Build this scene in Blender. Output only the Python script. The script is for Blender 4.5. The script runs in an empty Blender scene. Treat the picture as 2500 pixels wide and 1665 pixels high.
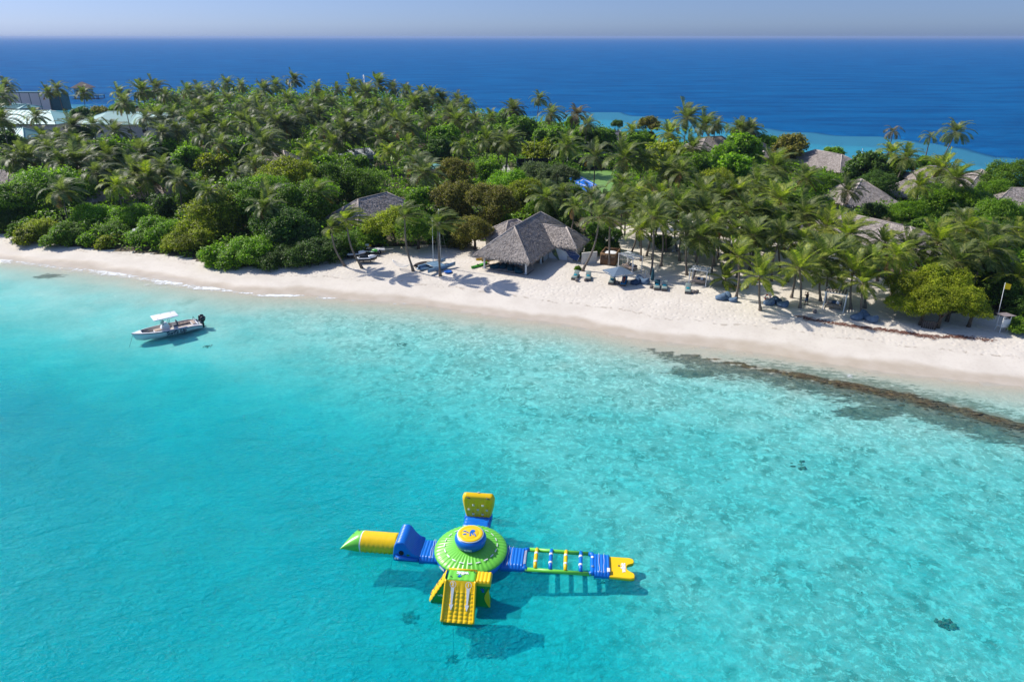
import bpy, math, random
import numpy as np
from mathutils import Vector, Matrix, noise
random.seed(7); rng = np.random.default_rng(7)
S = bpy.context.scene
COL = S.collection
R = math.radians

# ---------------------------------------------------------------- camera, sky, sun, exposure
CAM_H, PITCH = 32.0, R(24.0)
cd = bpy.data.cameras.new('camera'); cd.sensor_width = 36.0; cd.lens = 24.0
cd.clip_start = 0.5; cd.clip_end = 120000.0
cam = bpy.data.objects.new('camera', cd); COL.objects.link(cam)
cam.location = (0, 0, CAM_H); cam.rotation_euler = (R(90) - PITCH, 0, 0)
S.camera = cam

SUN_EL = R(44.0)
SHADOW_AZ = R(-27.0)                       # direction the shadows fall (towards +x, a little towards the camera)
sun_dir = Vector((-math.cos(SHADOW_AZ) * math.cos(SUN_EL), -math.sin(SHADOW_AZ) * math.cos(SUN_EL), math.sin(SUN_EL)))
w = bpy.data.worlds.new('World'); S.world = w; w.use_nodes = True
nt = w.node_tree; nt.nodes.clear()
sky = nt.nodes.new('ShaderNodeTexSky'); sky.sky_type = 'NISHITA'; sky.sun_disc = False
sky.sun_elevation = SUN_EL; sky.sun_rotation = math.atan2(sun_dir.x, sun_dir.y)
sky.air_density = 0.55; sky.dust_density = 0.5; sky.ozone_density = 6.0; sky.altitude = 0
tint = nt.nodes.new('ShaderNodeMix'); tint.data_type = 'RGBA'; tint.blend_type = 'MULTIPLY'
tint.inputs[0].default_value = 1.0; tint.inputs[7].default_value = (0.88, 0.86, 1.22, 1)
bg = nt.nodes.new('ShaderNodeBackground'); bg.inputs[1].default_value = 0.15
wo = nt.nodes.new('ShaderNodeOutputWorld')
# sky tint ramp: dimmed and blued low down, brighter and warmer overhead for added fill
tcw = nt.nodes.new('ShaderNodeTexCoord'); spw = nt.nodes.new('ShaderNodeSeparateXYZ'); mrw = nt.nodes.new('ShaderNodeMapRange'); mrw.interpolation_type = 'SMOOTHSTEP'
mrw.inputs[1].default_value = 0.0; mrw.inputs[2].default_value = 0.42
hz = nt.nodes.new('ShaderNodeValToRGB'); cr_ = hz.color_ramp; cr_.elements[0].color = (0.270, 0.305, 0.425, 1); cr_.elements[1].color = (1.06, 0.97, 0.95, 1)
e1 = cr_.elements.new(0.035); e1.color = (0.335, 0.345, 0.425, 1); e2 = cr_.elements.new(0.15); e2.color = (0.40, 0.38, 0.42, 1)
mrw.interpolation_type = 'LINEAR'
nt.links.new(tcw.outputs['Generated'], spw.inputs[0]); nt.links.new(spw.outputs[2], mrw.inputs[0]); nt.links.new(mrw.outputs[0], hz.inputs[0]); nt.links.new(hz.outputs[0], tint.inputs[7])
nt.links.new(sky.outputs[0], tint.inputs[6]); nt.links.new(tint.outputs[2], bg.inputs[0]); nt.links.new(bg.outputs[0], wo.inputs[0])
sl = bpy.data.lights.new('sun', 'SUN'); sl.energy = 3.1; sl.angle = R(0.53); sl.color = (1.0, 0.95, 0.87)
so = bpy.data.objects.new('sun', sl); COL.objects.link(so)
so.rotation_euler = sun_dir.to_track_quat('Z', 'Y').to_euler()
S.view_settings.view_transform = 'Standard'; S.view_settings.look = 'None'
S.view_settings.exposure = 0.78; S.view_settings.gamma = 1.0; S.view_settings.use_curve_mapping = False
S.render.engine = 'CYCLES'
cy = S.cycles
cy.max_bounces = 6; cy.diffuse_bounces = 2; cy.glossy_bounces = 2; cy.transmission_bounces = 3
cy.transparent_max_bounces = 10; cy.volume_bounces = 0; cy.use_denoising = True
cy.caustics_reflective = False; cy.caustics_refractive = False

# ---------------------------------------------------------------- picture -> place
FPX = 2500 * 24 / 36.0
SP, CP = math.sin(PITCH), math.cos(PITCH)
def ray(px, py):
    u = (px - 1250) / FPX; v = (832.5 - py) / FPX
    return Vector((u, CP + v * SP, -SP + v * CP))
def G(px, py, h=0.0):
    d = ray(px, py); t = (CAM_H - h) / -d.z
    return Vector((d.x * t, d.y * t, h))
def proj(p):
    x, y, z = p[0], p[1], p[2] - CAM_H
    dep = y * CP - z * SP; up = y * SP + z * CP
    return 1250 + FPX * x / dep, 832.5 - FPX * up / dep, dep

# ---------------------------------------------------------------- node helpers and materials
def new_mat(name):
    m = bpy.data.materials.new(name); m.use_nodes = True
    n = m.node_tree; n.nodes.clear()
    out = n.nodes.new('ShaderNodeOutputMaterial')
    return m, n, out
class N:
    """small wrapper to write node trees as expressions"""
    def __init__(s, nt): s.nt = nt
    def node(s, t, **k):
        n = s.nt.nodes.new(t)
        for a, b in k.items(): setattr(n, a, b)
        return n
    def put(s, sock, v):
        if isinstance(v, bpy.types.NodeSocket): s.nt.links.new(v, sock)
        elif v is not None:
            if sock.type == 'RGBA' and len(v) == 3: v = (*v, 1)
            sock.default_value = v
    def m(s, op, a, b=None, c=None, clamp=False):
        n = s.node('ShaderNodeMath', operation=op); n.use_clamp = clamp
        s.put(n.inputs[0], a)
        if b is not None: s.put(n.inputs[1], b)
        if c is not None: s.put(n.inputs[2], c)
        return n.outputs[0]
    def mix(s, f, a, b, mode='MIX'):
        n = s.node('ShaderNodeMix', data_type='RGBA', blend_type=mode)
        s.put(n.inputs[0], f); s.put(n.inputs[6], a); s.put(n.inputs[7], b)
        return n.outputs[2]
    def ss(s, v, lo, hi):
        n = s.node('ShaderNodeMapRange', interpolation_type='SMOOTHSTEP')
        s.put(n.inputs[0], v); s.put(n.inputs[1], lo); s.put(n.inputs[2], hi)
        return n.outputs[0]
    def pos(s): return s.node('ShaderNodeNewGeometry').outputs['Position']
    def map(s, vec, scale, rot=(0, 0, 0)):
        n = s.node('ShaderNodeMapping'); s.put(n.inputs[0], vec)
        n.inputs['Rotation'].default_value = rot; n.inputs['Scale'].default_value = scale
        return n.outputs[0]
    def noise(s, vec, scale, detail=3, rough=0.5, dist=0.0):
        n = s.node('ShaderNodeTexNoise'); s.put(n.inputs['Vector'], vec)
        n.inputs['Scale'].default_value = scale; n.inputs['Detail'].default_value = detail
        n.inputs['Roughness'].default_value = rough; n.inputs['Distortion'].default_value = dist
        return n.outputs['Fac']
    def attr(s, name): return s.node('ShaderNodeAttribute', attribute_name=name).outputs['Fac']
    def bump(s, h, strength, dist=1.0, normal=None):
        n = s.node('ShaderNodeBump'); n.inputs['Strength'].default_value = strength
        n.inputs['Distance'].default_value = dist; s.put(n.inputs['Height'], h)
        if normal is not None: s.put(n.inputs['Normal'], normal)
        return n.outputs[0]
    def bsdf(s, color, rough=0.6, normal=None, spec=0.5, metal=0.0):
        n = s.node('ShaderNodeBsdfPrincipled')
        s.put(n.inputs['Base Color'], color); s.put(n.inputs['Roughness'], rough)
        n.inputs['Specular IOR Level'].default_value = spec; n.inputs['Metallic'].default_value = metal
        if normal is not None: s.put(n.inputs['Normal'], normal)
        return n

def simple_mat(name, col, rough=0.6, spec=0.4, var=0.12, nscale=3.0, metal=0.0, bump=0.0, bscale=20.0, dirt=None):
    m, t, out = new_mat(name); n = N(t)
    tc = n.node('ShaderNodeTexCoord').outputs['Object']
    f = n.noise(tc, nscale, 4, 0.6)
    f = n.ss(f, 0.3, 0.7)
    dark = tuple(c * (1 - var) for c in col) if dirt is None else dirt
    c = n.mix(f, dark, tuple(min(1, c * (1 + var * 0.5)) for c in col))
    nor = None
    if bump: nor = n.bump(n.noise(tc, bscale, 3), bump, 0.02)
    b = n.bsdf(c, rough, nor, spec, metal)
    t.links.new(b.outputs[0], out.inputs[0])
    return m

def leaf_mat(name, col, var=0.35, trans=0.35, rough=0.5, spec=0.35, hue2=None, obj_var=0.2):
    m, t, out = new_mat(name); n = N(t)
    g = n.node('ShaderNodeNewGeometry')
    ri = g.outputs['Random Per Island']
    oi = n.node('ShaderNodeObjectInfo').outputs['Random']
    hue2 = hue2 and tuple(x * 1.12 for x in hue2); col = tuple(x * 1.15 for x in col)
    h2 = hue2 or (col[0] * 1.9, col[1] * 1.5, col[2] * 1.1)
    c = n.mix(n.m('POWER', ri, 2.0), tuple(x * (1 - var) for x in col), h2)
    sc = n.m('MULTIPLY_ADD', oi, obj_var * 2, 1 - obj_var)
    vm = n.node('ShaderNodeVectorMath', operation='SCALE'); t.links.new(c, vm.inputs[0]); n.put(vm.inputs['Scale'], sc)
    b = n.bsdf(vm.outputs[0], rough, None, spec)
    tr = n.node('ShaderNodeBsdfTranslucent')
    vt = n.node('ShaderNodeVectorMath', operation='MULTIPLY'); t.links.new(vm.outputs[0], vt.inputs[0]); vt.inputs[1].default_value = (1.6, 1.9, 0.7)
    t.links.new(vt.outputs[0], tr.inputs[0])
    mx = n.node('ShaderNodeMixShader'); mx.inputs[0].default_value = trans
    t.links.new(b.outputs[0], mx.inputs[1]); t.links.new(tr.outputs[0], mx.inputs[2])
    t.links.new(mx.outputs[0], out.inputs[0])
    return m

# ---------------------------------------------------------------- object helpers
def tag(o, label=None, cat=None, group=None, kind=None):
    if label: o['label'] = label
    if cat: o['category'] = cat
    if group: o['group'] = group
    if kind: o['kind'] = kind
    return o
def empty(name, loc, rz=0.0, label=None, cat=None, group=None):
    o = bpy.data.objects.new(name, None); COL.objects.link(o)
    o.empty_display_size = 0.2
    o.location = loc; o.rotation_euler = (0, 0, rz)
    return tag(o, label, cat, group)
def link_mesh(name, me, parent=None, loc=(0, 0, 0), rot=(0, 0, 0)):
    o = bpy.data.objects.new(name, me); COL.objects.link(o)
    o.location = loc; o.rotation_euler = rot
    if parent: o.parent = parent
    return o
def np_mesh(name, V, F, mats, smooth=False, midx=None):
    """V (n,3), F (m,k) arrays"""
    V = np.asarray(V, dtype=np.float32); F = np.asarray(F, dtype=np.int32)
    me = bpy.data.meshes.new(name)
    me.vertices.add(len(V)); me.vertices.foreach_set('co', V.ravel())
    k = F.shape[1]
    me.loops.add(F.size); me.loops.foreach_set('vertex_index', F.ravel())
    me.polygons.add(len(F)); me.polygons.foreach_set('loop_start', np.arange(0, F.size, k, dtype=np.int32))
    if midx is not None: me.polygons.foreach_set('material_index', np.asarray(midx, dtype=np.int32))
    if smooth: me.polygons.foreach_set('use_smooth', np.ones(len(F), dtype=bool))
    for m in (mats if isinstance(mats, (list, tuple)) else [mats]): me.materials.append(m)
    me.update(calc_edges=True); me.validate()
    return me

class MB:
    """collects shapes, builds them as ONE mesh object"""
    def __init__(s): s.v = []; s.f = []; s.sm = []
    def add(s, vs, fs, smooth=False, M=None):
        b = len(s.v)
        for p in vs:
            p = Vector(p)
            s.v.append(tuple(M @ p) if M is not None else tuple(p))
        for f in fs: s.f.append(tuple(i + b for i in f)); s.sm.append(smooth)
        return s
    def box(s, c, size, rz=0.0, M=None, bev=0.0):
        x, y, z = size[0] / 2, size[1] / 2, size[2] / 2
        T = Matrix.Translation(c) @ Matrix.Rotation(rz, 4, 'Z')
        if M is not None: T = M @ T
        if bev <= 0:
            vs = [(sx * x, sy * y, sz * z) for sz in (-1, 1) for sy in (-1, 1) for sx in (-1, 1)]
            return s.add(vs, [(0, 2, 3, 1), (4, 5, 7, 6), (0, 1, 5, 4), (2, 6, 7, 3), (0, 4, 6, 2), (1, 3, 7, 5)], False, T)
        # bevelled: stacked rounded rectangles
        b = min(bev, x * .95, y * .95, z * .95)
        rings = []
        for zz, ins in ((-z, b), (-z + b * .3, b * .3), (-z + b, 0), (z - b, 0), (z - b * .3, b * .3), (z, b)):
            r = []
            for cx, cyy, a0 in ((x, y, 0), (-x, y, 90), (-x, -y, 180), (x, -y, 270)):
                for a in (0, 45, 90):
                    an = R(a0 + a); rr = b
                    r.append((math.copysign(abs(cx) - b, cx) + (rr - ins) * math.cos(an), math.copysign(abs(cyy) - b, cyy) + (rr - ins) * math.sin(an), zz))
            rings.append(r)
        return s.rings(rings, True, True, True, T)
    def rings(s, rings, cap0=True, cap1=True, smooth=True, M=None, closed=True):
        n = len(rings[0]); vs = [p for r in rings for p in r]; fs = []
        for i in range(len(rings) - 1):
            for j in range(n if closed else n - 1):
                k = (j + 1) % n
                fs.append((i * n + j, i * n + k, (i + 1) * n + k, (i + 1) * n + j))
        if cap0: fs.append(tuple(reversed(range(n))))
        if cap1: fs.append(tuple(range((len(rings) - 1) * n, len(rings) * n)))
        return s.add(vs, fs, smooth, M)
    def tube(s, pts, rad, seg=8, cap=True, M=None, smooth=True):
        pts = [Vector(p) for p in pts]
        if not isinstance(rad, (list, tuple)): rad = [rad] * len(pts)
        rings = []; ref = None
        for i, p in enumerate(pts):
            t = (pts[min(i + 1, len(pts) - 1)] - pts[max(i - 1, 0)]).normalized()
            if ref is None:
                ref = Vector((0, 0, 1)) if abs(t.z) < 0.9 else Vector((1, 0, 0))
            a = (ref - t * ref.dot(t)).normalized(); b = t.cross(a); ref = a
            rings.append([p + (a * math.cos(2 * math.pi * k / seg) + b * math.sin(2 * math.pi * k / seg)) * rad[i] for k in range(seg)])
        return s.rings(rings, cap, cap, smooth, M)
    def lathe(s, prof, seg=24, c=(0, 0, 0), M=None, cap0=True, cap1=True, smooth=True):
        rings = [[(c[0] + r * math.cos(2 * math.pi * k / seg), c[1] + r * math.sin(2 * math.pi * k / seg), c[2] + z) for k in range(seg)] for r, z in prof]
        return s.rings(rings, cap0, cap1, smooth, M)
    def prism(s, poly, z0, z1, M=None, smooth=False):
        """poly = list of xy, extruded z0..z1"""
        return s.rings([[(x, y, z0) for x, y in poly], [(x, y, z1) for x, y in poly]], True, True, smooth, M)
    def prismy(s, poly, y0, y1, M=None):
        """poly = list of xz, extruded along y"""
        return s.rings([[(x, y1, z) for x, z in poly], [(x, y0, z) for x, z in poly]], True, True, False, M)
    def grid(s, fn, nu, nv, smooth=True, M=None):
        vs = [fn(i / nu, j / nv) for j in range(nv + 1) for i in range(nu + 1)]
        fs = [(j * (nu + 1) + i, j * (nu + 1) + i + 1, (j + 1) * (nu + 1) + i + 1, (j + 1) * (nu + 1) + i) for j in range(nv) for i in range(nu)]
        return s.add(vs, fs, smooth, M)
    def blob(s, c, r, seg=10, rings=7, amp=0.15, seed=0, M=None, flat=1.0):
        rr = []
        for i in range(rings + 1):
            th = math.pi * i / rings; row = []
            for k in range(seg):
                ph = 2 * math.pi * k / seg
                d = Vector((math.sin(th) * math.cos(ph), math.sin(th) * math.sin(ph), -math.cos(th)))
                q = 1 + amp * noise.noise(d * 1.7 + Vector((seed * 3.1, seed, 0)))
                row.append((c[0] + d.x * r[0] * q, c[1] + d.y * r[1] * q, c[2] + d.z * r[2] * q * (flat if d.z < 0 else 1)))
            rr.append(row)
        return s.rings(rr, False, False, True, M)
    def mesh(s, name, mat):
        me = bpy.data.meshes.new(name); me.from_pydata(s.v, [], s.f)
        me.polygons.foreach_set('use_smooth', s.sm)
        for m in (mat if isinstance(mat, (list, tuple)) else [mat]): me.materials.append(m)
        me.update(); return me
    def build(s, name, mat, parent=None, loc=(0, 0, 0), rz=0.0):
        return link_mesh(name, s.mesh(name, mat), parent, loc, (0, 0, rz))

def copy_tree(o, parent=None):
    c = o.copy(); COL.objects.link(c)
    if parent is not None: c.parent = parent
    for ch in list(o.children): copy_tree(ch, c)
    return c

def text_mesh(name, body, size, mat, parent, M, depth=0.004, shear=0.0, bold=0.0):
    cu = bpy.data.curves.new(name, 'FONT'); cu.body = body; cu.size = size; cu.extrude = depth
    cu.align_x = 'CENTER'; cu.align_y = 'CENTER'; cu.shear = shear; cu.offset = bold
    o = bpy.data.objects.new(name, cu); COL.objects.link(o)
    dg = bpy.context.evaluated_depsgraph_get()
    me = bpy.data.meshes.new_from_object(o.evaluated_get(dg))
    bpy.data.objects.remove(o); me.materials.clear(); me.materials.append(mat)
    me.transform(M)
    return link_mesh(name, me, parent)

ORD = ['leftmost', 'second', 'third', 'fourth', 'fifth', 'sixth', 'seventh', 'eighth', 'ninth', 'tenth', 'eleventh', 'twelfth',
       'thirteenth', 'fourteenth', 'fifteenth', 'sixteenth', 'seventeenth', 'eighteenth', 'nineteenth', 'twentieth', 'twenty-first',
       'twenty-second', 'twenty-third', 'twenty-fourth', 'twenty-fifth', 'twenty-sixth', 'twenty-seventh', 'twenty-eighth']
def nth(i): return ORD[i] if i == 0 else ORD[min(i, len(ORD) - 1)] + ' from left'

# ---------------------------------------------------------------- shape of the island
near_px = [(0, 632), (160, 648), (320, 671), (480, 696), (640, 714), (800, 724), (925, 733), (1060, 749), (1190, 767), (1380, 791),
           (1540, 823), (1700, 842), (1860, 862), (2017, 884), (2180, 905), (2340, 922), (2500, 938)]
near = [G(x, y).xy for x, y in near_px]
shore = [Vector((-900, 420)), Vector((-420, 225)), Vector((-260, 160)), Vector((-140, 122))] + near + [Vector((75, 52)), Vector((140, 25)), Vector((260, -30)), Vector((500, -60))]
far_shore = [Vector(p) for p in ((520, 40), (220, 106), (150, 132), (115, 150), (95, 170), (82, 195), (66, 214), (40, 240), (25, 268), (2, 286),
                                 (-15, 296), (-30, 310), (-55, 348), (-66, 362), (-110, 366), (-150, 366), (-184, 352), (-199, 322), (-225, 338), (-260, 362), (-420, 430), (-900, 560))]
ISL = np.array([tuple(p) for p in shore + far_shore])
NSH = len(shore)
def seg_dist(P, A, B):
    AB = B - A; t = np.clip(((P - A) @ AB) / (AB @ AB), 0, 1)
    return np.hypot(*(P - (A + t[:, None] * AB)).T)
def poly_dist(P, pts):
    d = np.full(len(P), 1e9)
    for i in range(len(pts) - 1): d = np.minimum(d, seg_dist(P, pts[i], pts[i + 1]))
    return d
def inside(P, poly):
    x, y = P[:, 0], P[:, 1]; c = np.zeros(len(P), bool); n = len(poly)
    for i in range(n):
        x1, y1 = poly[i]; x2, y2 = poly[(i + 1) % n]
        cond = ((y1 > y) != (y2 > y))
        with np.errstate(divide='ignore', invalid='ignore'):
            xi = (x2 - x1) * (y - y1) / (y2 - y1 + 1e-12) + x1
        c ^= cond & (x < xi)
    return c
def sstep(v, a, b):
    t = np.clip((v - a) / (b - a), 0, 1); return t * t * (3 - 2 * t)
def vnoise(P, sc, seed=0):
    """cheap smooth value noise on a lattice"""
    Q = P * sc + seed * 17.3; I = np.floor(Q).astype(np.int64); f = Q - I; f = f * f * (3 - 2 * f)
    def h(ix, iy):
        a = (ix * 374761393 + iy * 668265263 + seed * 974711) & 0xffffffff
        a = ((a ^ (a >> 13)) * 1274126177) & 0xffffffff
        return ((a ^ (a >> 16)) & 0xffff) / 65535.0
    x0, y0 = I[:, 0], I[:, 1]
    a = h(x0, y0); b = h(x0 + 1, y0); c = h(x0, y0 + 1); d = h(x0 + 1, y0 + 1)
    return (a * (1 - f[:, 0]) + b * f[:, 0]) * (1 - f[:, 1]) + (c * (1 - f[:, 0]) + d * f[:, 0]) * f[:, 1]
reef_px = [(1440, 825), (1520, 838), (1640, 858), (1750, 880), (1965, 918), (2100, 944), (2250, 978), (2390, 1012), (2500, 1040)]
REEF = np.array([tuple(G(x, y).xy) for x, y in reef_px] + [(75, 30), (110, 12)])
veg_px = [(-60, 560), (0, 568), (106, 586), (200, 600), (350, 612), (467, 626), (500, 638), (600, 645), (740, 648), (800, 636), (860, 608),
          (960, 606), (1100, 598), (1160, 590), (1200, 598), (1420, 598), (1500, 560), (1600, 540), (1780, 540), (1920, 560), (2060, 640),
          (2160, 690), (2250, 760), (2440, 772), (2520, 798)]
VEG = np.array([(-900, 700), (-900, 440), (-420, 235), (-260, 178), (-140, 140)] + [tuple(G(x, y, 1.1).xy) for x, y in veg_px] + [(150, 45), (500, -40), (500, 700)])

def terrain(P):
    """height and masks for points P (n,2)"""
    P = np.asarray(P, float)
    ins = inside(P, ISL)
    dn = poly_dist(P, ISL[:NSH]); df = poly_dist(P, ISL[NSH:])
    wob = (vnoise(P, 0.12, 1) - .5) * 1.6 + (vnoise(P, 0.4, 2) - .5) * 0.5
    s = np.where(ins, np.minimum(dn, df), -np.minimum(dn, df)) + wob * 0.6
    land = np.minimum(0.105 * s, 1.15 + 0.012 * np.maximum(s - 11, 0)); land = np.minimum(land, 1.5)
    land = land + (vnoise(P, 0.5, 3) - .5) * 0.10 * sstep(s, 3, 8)
    q = -s
    lat = sstep((8 - 0.62 * (P[:, 1] - 28)) - P[:, 0] + (vnoise(P, 0.07, 4) - .5) * 9, -7, 10)
    base = 0.075 * np.clip(q, 0, 9) + 0.045 * np.clip(q - 9, 0, 12)
    # sea floor on the lagoon side: shallow rubble flat to the right, a deeper sand bowl to the left
    dp = base + lat * 2.6 * sstep(q, 17, 36) + (1 - lat) * 0.25 * sstep(q, 12, 30)
    left = sstep(P[:, 0], -20, -60)
    dp = dp + 0.9 * left * sstep(q, 22, 34)
    dp = dp + (vnoise(P, 0.3, 5) - .5) * 0.25 * sstep(q, 4, 12)
    # ocean side: shallow shelf and then the drop-off
    f = q + (vnoise(P, 0.05, 6) - .5) * 26
    wid = 30 + 34 * sstep(P[:, 0], -30, 60)
    ocean = 0.10 * np.clip(q, 0, 14) + 0.3 + sstep(f, 4, wid) * 1.6 + sstep(f, wid * 0.95, wid * 1.35) * 34
    depth = np.where(dn < df, dp, ocean)
    app = np.where(dn < df, 0.5, 1.0)          # refraction: the floor appears (and catches shadows) at about half its depth
    z = np.where(s > 0, land, -depth * app)
    # beach rock ledge
    rd = poly_dist(P, REEF); 
    side = np.zeros(len(P))
    best = np.full(len(P), 1e9)
    for i in range(len(REEF) - 1):
        A, B = REEF[i], REEF[i + 1]; d = seg_dist(P, A, B); c = (B[0] - A[0]) * (P[:, 1] - A[1]) - (B[1] - A[1]) * (P[:, 0] - A[0])
        k = d < best; best[k] = d[k]; side[k] = np.sign(c)[k]
    sd = rd * side                                    # + towards the beach
    t = sstep(P[:, 0], 8, 46)
    wr = 0.35 + 0.75 * t
    wig = (vnoise(P, 0.35, 8) - .5) * 1.4 + (vnoise(P, 0.9, 9) - .5) * 0.7
    a = sd + wig * 0.6
    ridge = np.exp(-(a / wr) ** 2) * sstep(P[:, 0], 8, 30) * (0.75 + .4 * vnoise(P, .5, 33))
    toe = sstep(a, -5.5 - 3.5 * t, 0.6) * (a < 0) * sstep(P[:, 0], 9, 20)
    back = sstep(a, 4 + 4 * t, 0.2) * (a >= 0) * sstep(P[:, 0], 14, 30)
    z = np.where((z < 0.0) & (ridge > 0.02), np.maximum(z, z * (1 - ridge) + ridge * (-0.05 + 0.09 * vnoise(P, 1.3, 10))), z)
    ex = 0.0
    for (cx, cyy, rr) in ALGAE:
        ex = np.maximum(ex, np.exp(-(((P[:, 0] - cx) / (rr * 2.4)) ** 2 + ((P[:, 1] - cyy) / rr) ** 2)))
    z = np.where(z < 0, z * (1 - 0.35 * toe) , z)
    toe = np.maximum(toe, ex)
    forest = inside(P, VEG).astype(float)
    return z, s, ridge, toe, back, forest, app
ALGAE = [(*G(560, 703).xy, 1.0), (*G(120, 672).xy, 1.2), (*G(300, 655).xy, 0.9), (*G(1700, 905).xy, 1.5), (*G(2120, 1000).xy, 1.6)]
def ground(x, y):
    return float(terrain(np.array([[x, y]]))[0][0])
def P3(px, py, dz=0.0):
    h = 1.0
    for _ in range(3):
        g = G(px, py, h); h = max(ground(g.x, g.y), 0)
    g = G(px, py, h); g.z = h + dz
    return g

def spread(a, b, step, far, ratio=1.12):
    c = list(np.arange(a, b + 1e-6, step)); s = step; x = c[-1]
    up = []
    while x < far: s *= ratio; x += s; up.append(x)
    s = step; x = c[0]; dn = []
    while x > -far: s *= ratio; x -= s; dn.append(x)
    return np.array(dn[::-1] + c + up)
def sheet(xs, ys):
    X, Y = np.meshgrid(xs, ys); P = np.column_stack([X.ravel(), Y.ravel()])
    nx, ny = len(xs), len(ys)
    i = np.arange(nx - 1); j = np.arange(ny - 1); I, J = np.meshgrid(i, j)
    a = (J * nx + I).ravel(); F = np.column_stack([a, a + 1, a + nx + 1, a + nx])
    return P, F
def add_attr(me, name, arr):
    at = me.attributes.new(name, 'FLOAT', 'POINT'); at.data.foreach_set('value', np.asarray(arr, np.float32))

# --- materials of the ground
def sand_material(name):
    m, t, out = new_mat(name); n = N(t)
    p = n.pos(); sep = n.node('ShaderNodeSeparateXYZ'); t.links.new(p, sep.inputs[0]); z = sep.outputs[2]
    big = n.noise(p, 0.25, 4, 0.6); fine = n.noise(p, 3.0, 4, 0.7)
    dry = n.mix(n.ss(big, .35, .65), (0.615, 0.555, 0.47), (0.675, 0.615, 0.525))
    dry = n.mix(n.m('MULTIPLY', n.ss(fine, .52, .72), 0.30), dry, (0.42, 0.34, 0.27))
    wet = n.mix(n.ss(n.noise(p, 0.5, 3), .3, .7), (0.48, 0.405, 0.31), (0.54, 0.465, 0.37))
    zz = n.m('ADD', z, n.m('MULTIPLY', n.m('SUBTRACT', n.noise(p, 0.16, 3), .5), 0.35))
    c = n.mix(n.ss(zz, 0.12, 0.27), wet, dry)
    tl = n.m('ABSOLUTE', n.m('SUBTRACT', zz, 0.60)); c_t = n.m('MULTIPLY', n.ss(tl, .05, .0), n.ss(n.noise(p, 1.4, 4, .7), .5, .62))
    c = n.mix(n.m('MULTIPLY', c_t, .55), c, (0.24, 0.18, 0.12))
    soil = n.mix(n.ss(n.noise(p, 0.8, 5, .7), .35, .65), (0.045, 0.035, 0.02), (0.17, 0.135, 0.085))
    f = n.attr('forest'); fm = n.ss(n.m('ADD', f, n.m('MULTIPLY', n.m('SUBTRACT', n.noise(p, 0.5, 4), .5), .7)), .4, .62)
    c = n.mix(fm, c, soil)
    foot = n.node('ShaderNodeTexVoronoi'); foot.feature = 'SMOOTH_F1'; t.links.new(p, foot.inputs['Vector']); foot.inputs['Scale'].default_value = 1.7
    hsum = n.m('ADD', n.m('MULTIPLY', n.ss(foot.outputs['Distance'], .15, .42), 1.0), n.m('MULTIPLY', fine, .8))
    amt = n.ss(zz, 0.45, 0.75)
    nor = n.bump(n.m('MULTIPLY', hsum, amt), 1.0, 0.035)
    b = n.bsdf(c, n.mix(n.ss(zz, .05, .3), (.35,) * 3, (.85,) * 3), nor, 0.3)
    t.links.new(b.outputs[0], out.inputs[0]); return m
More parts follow.
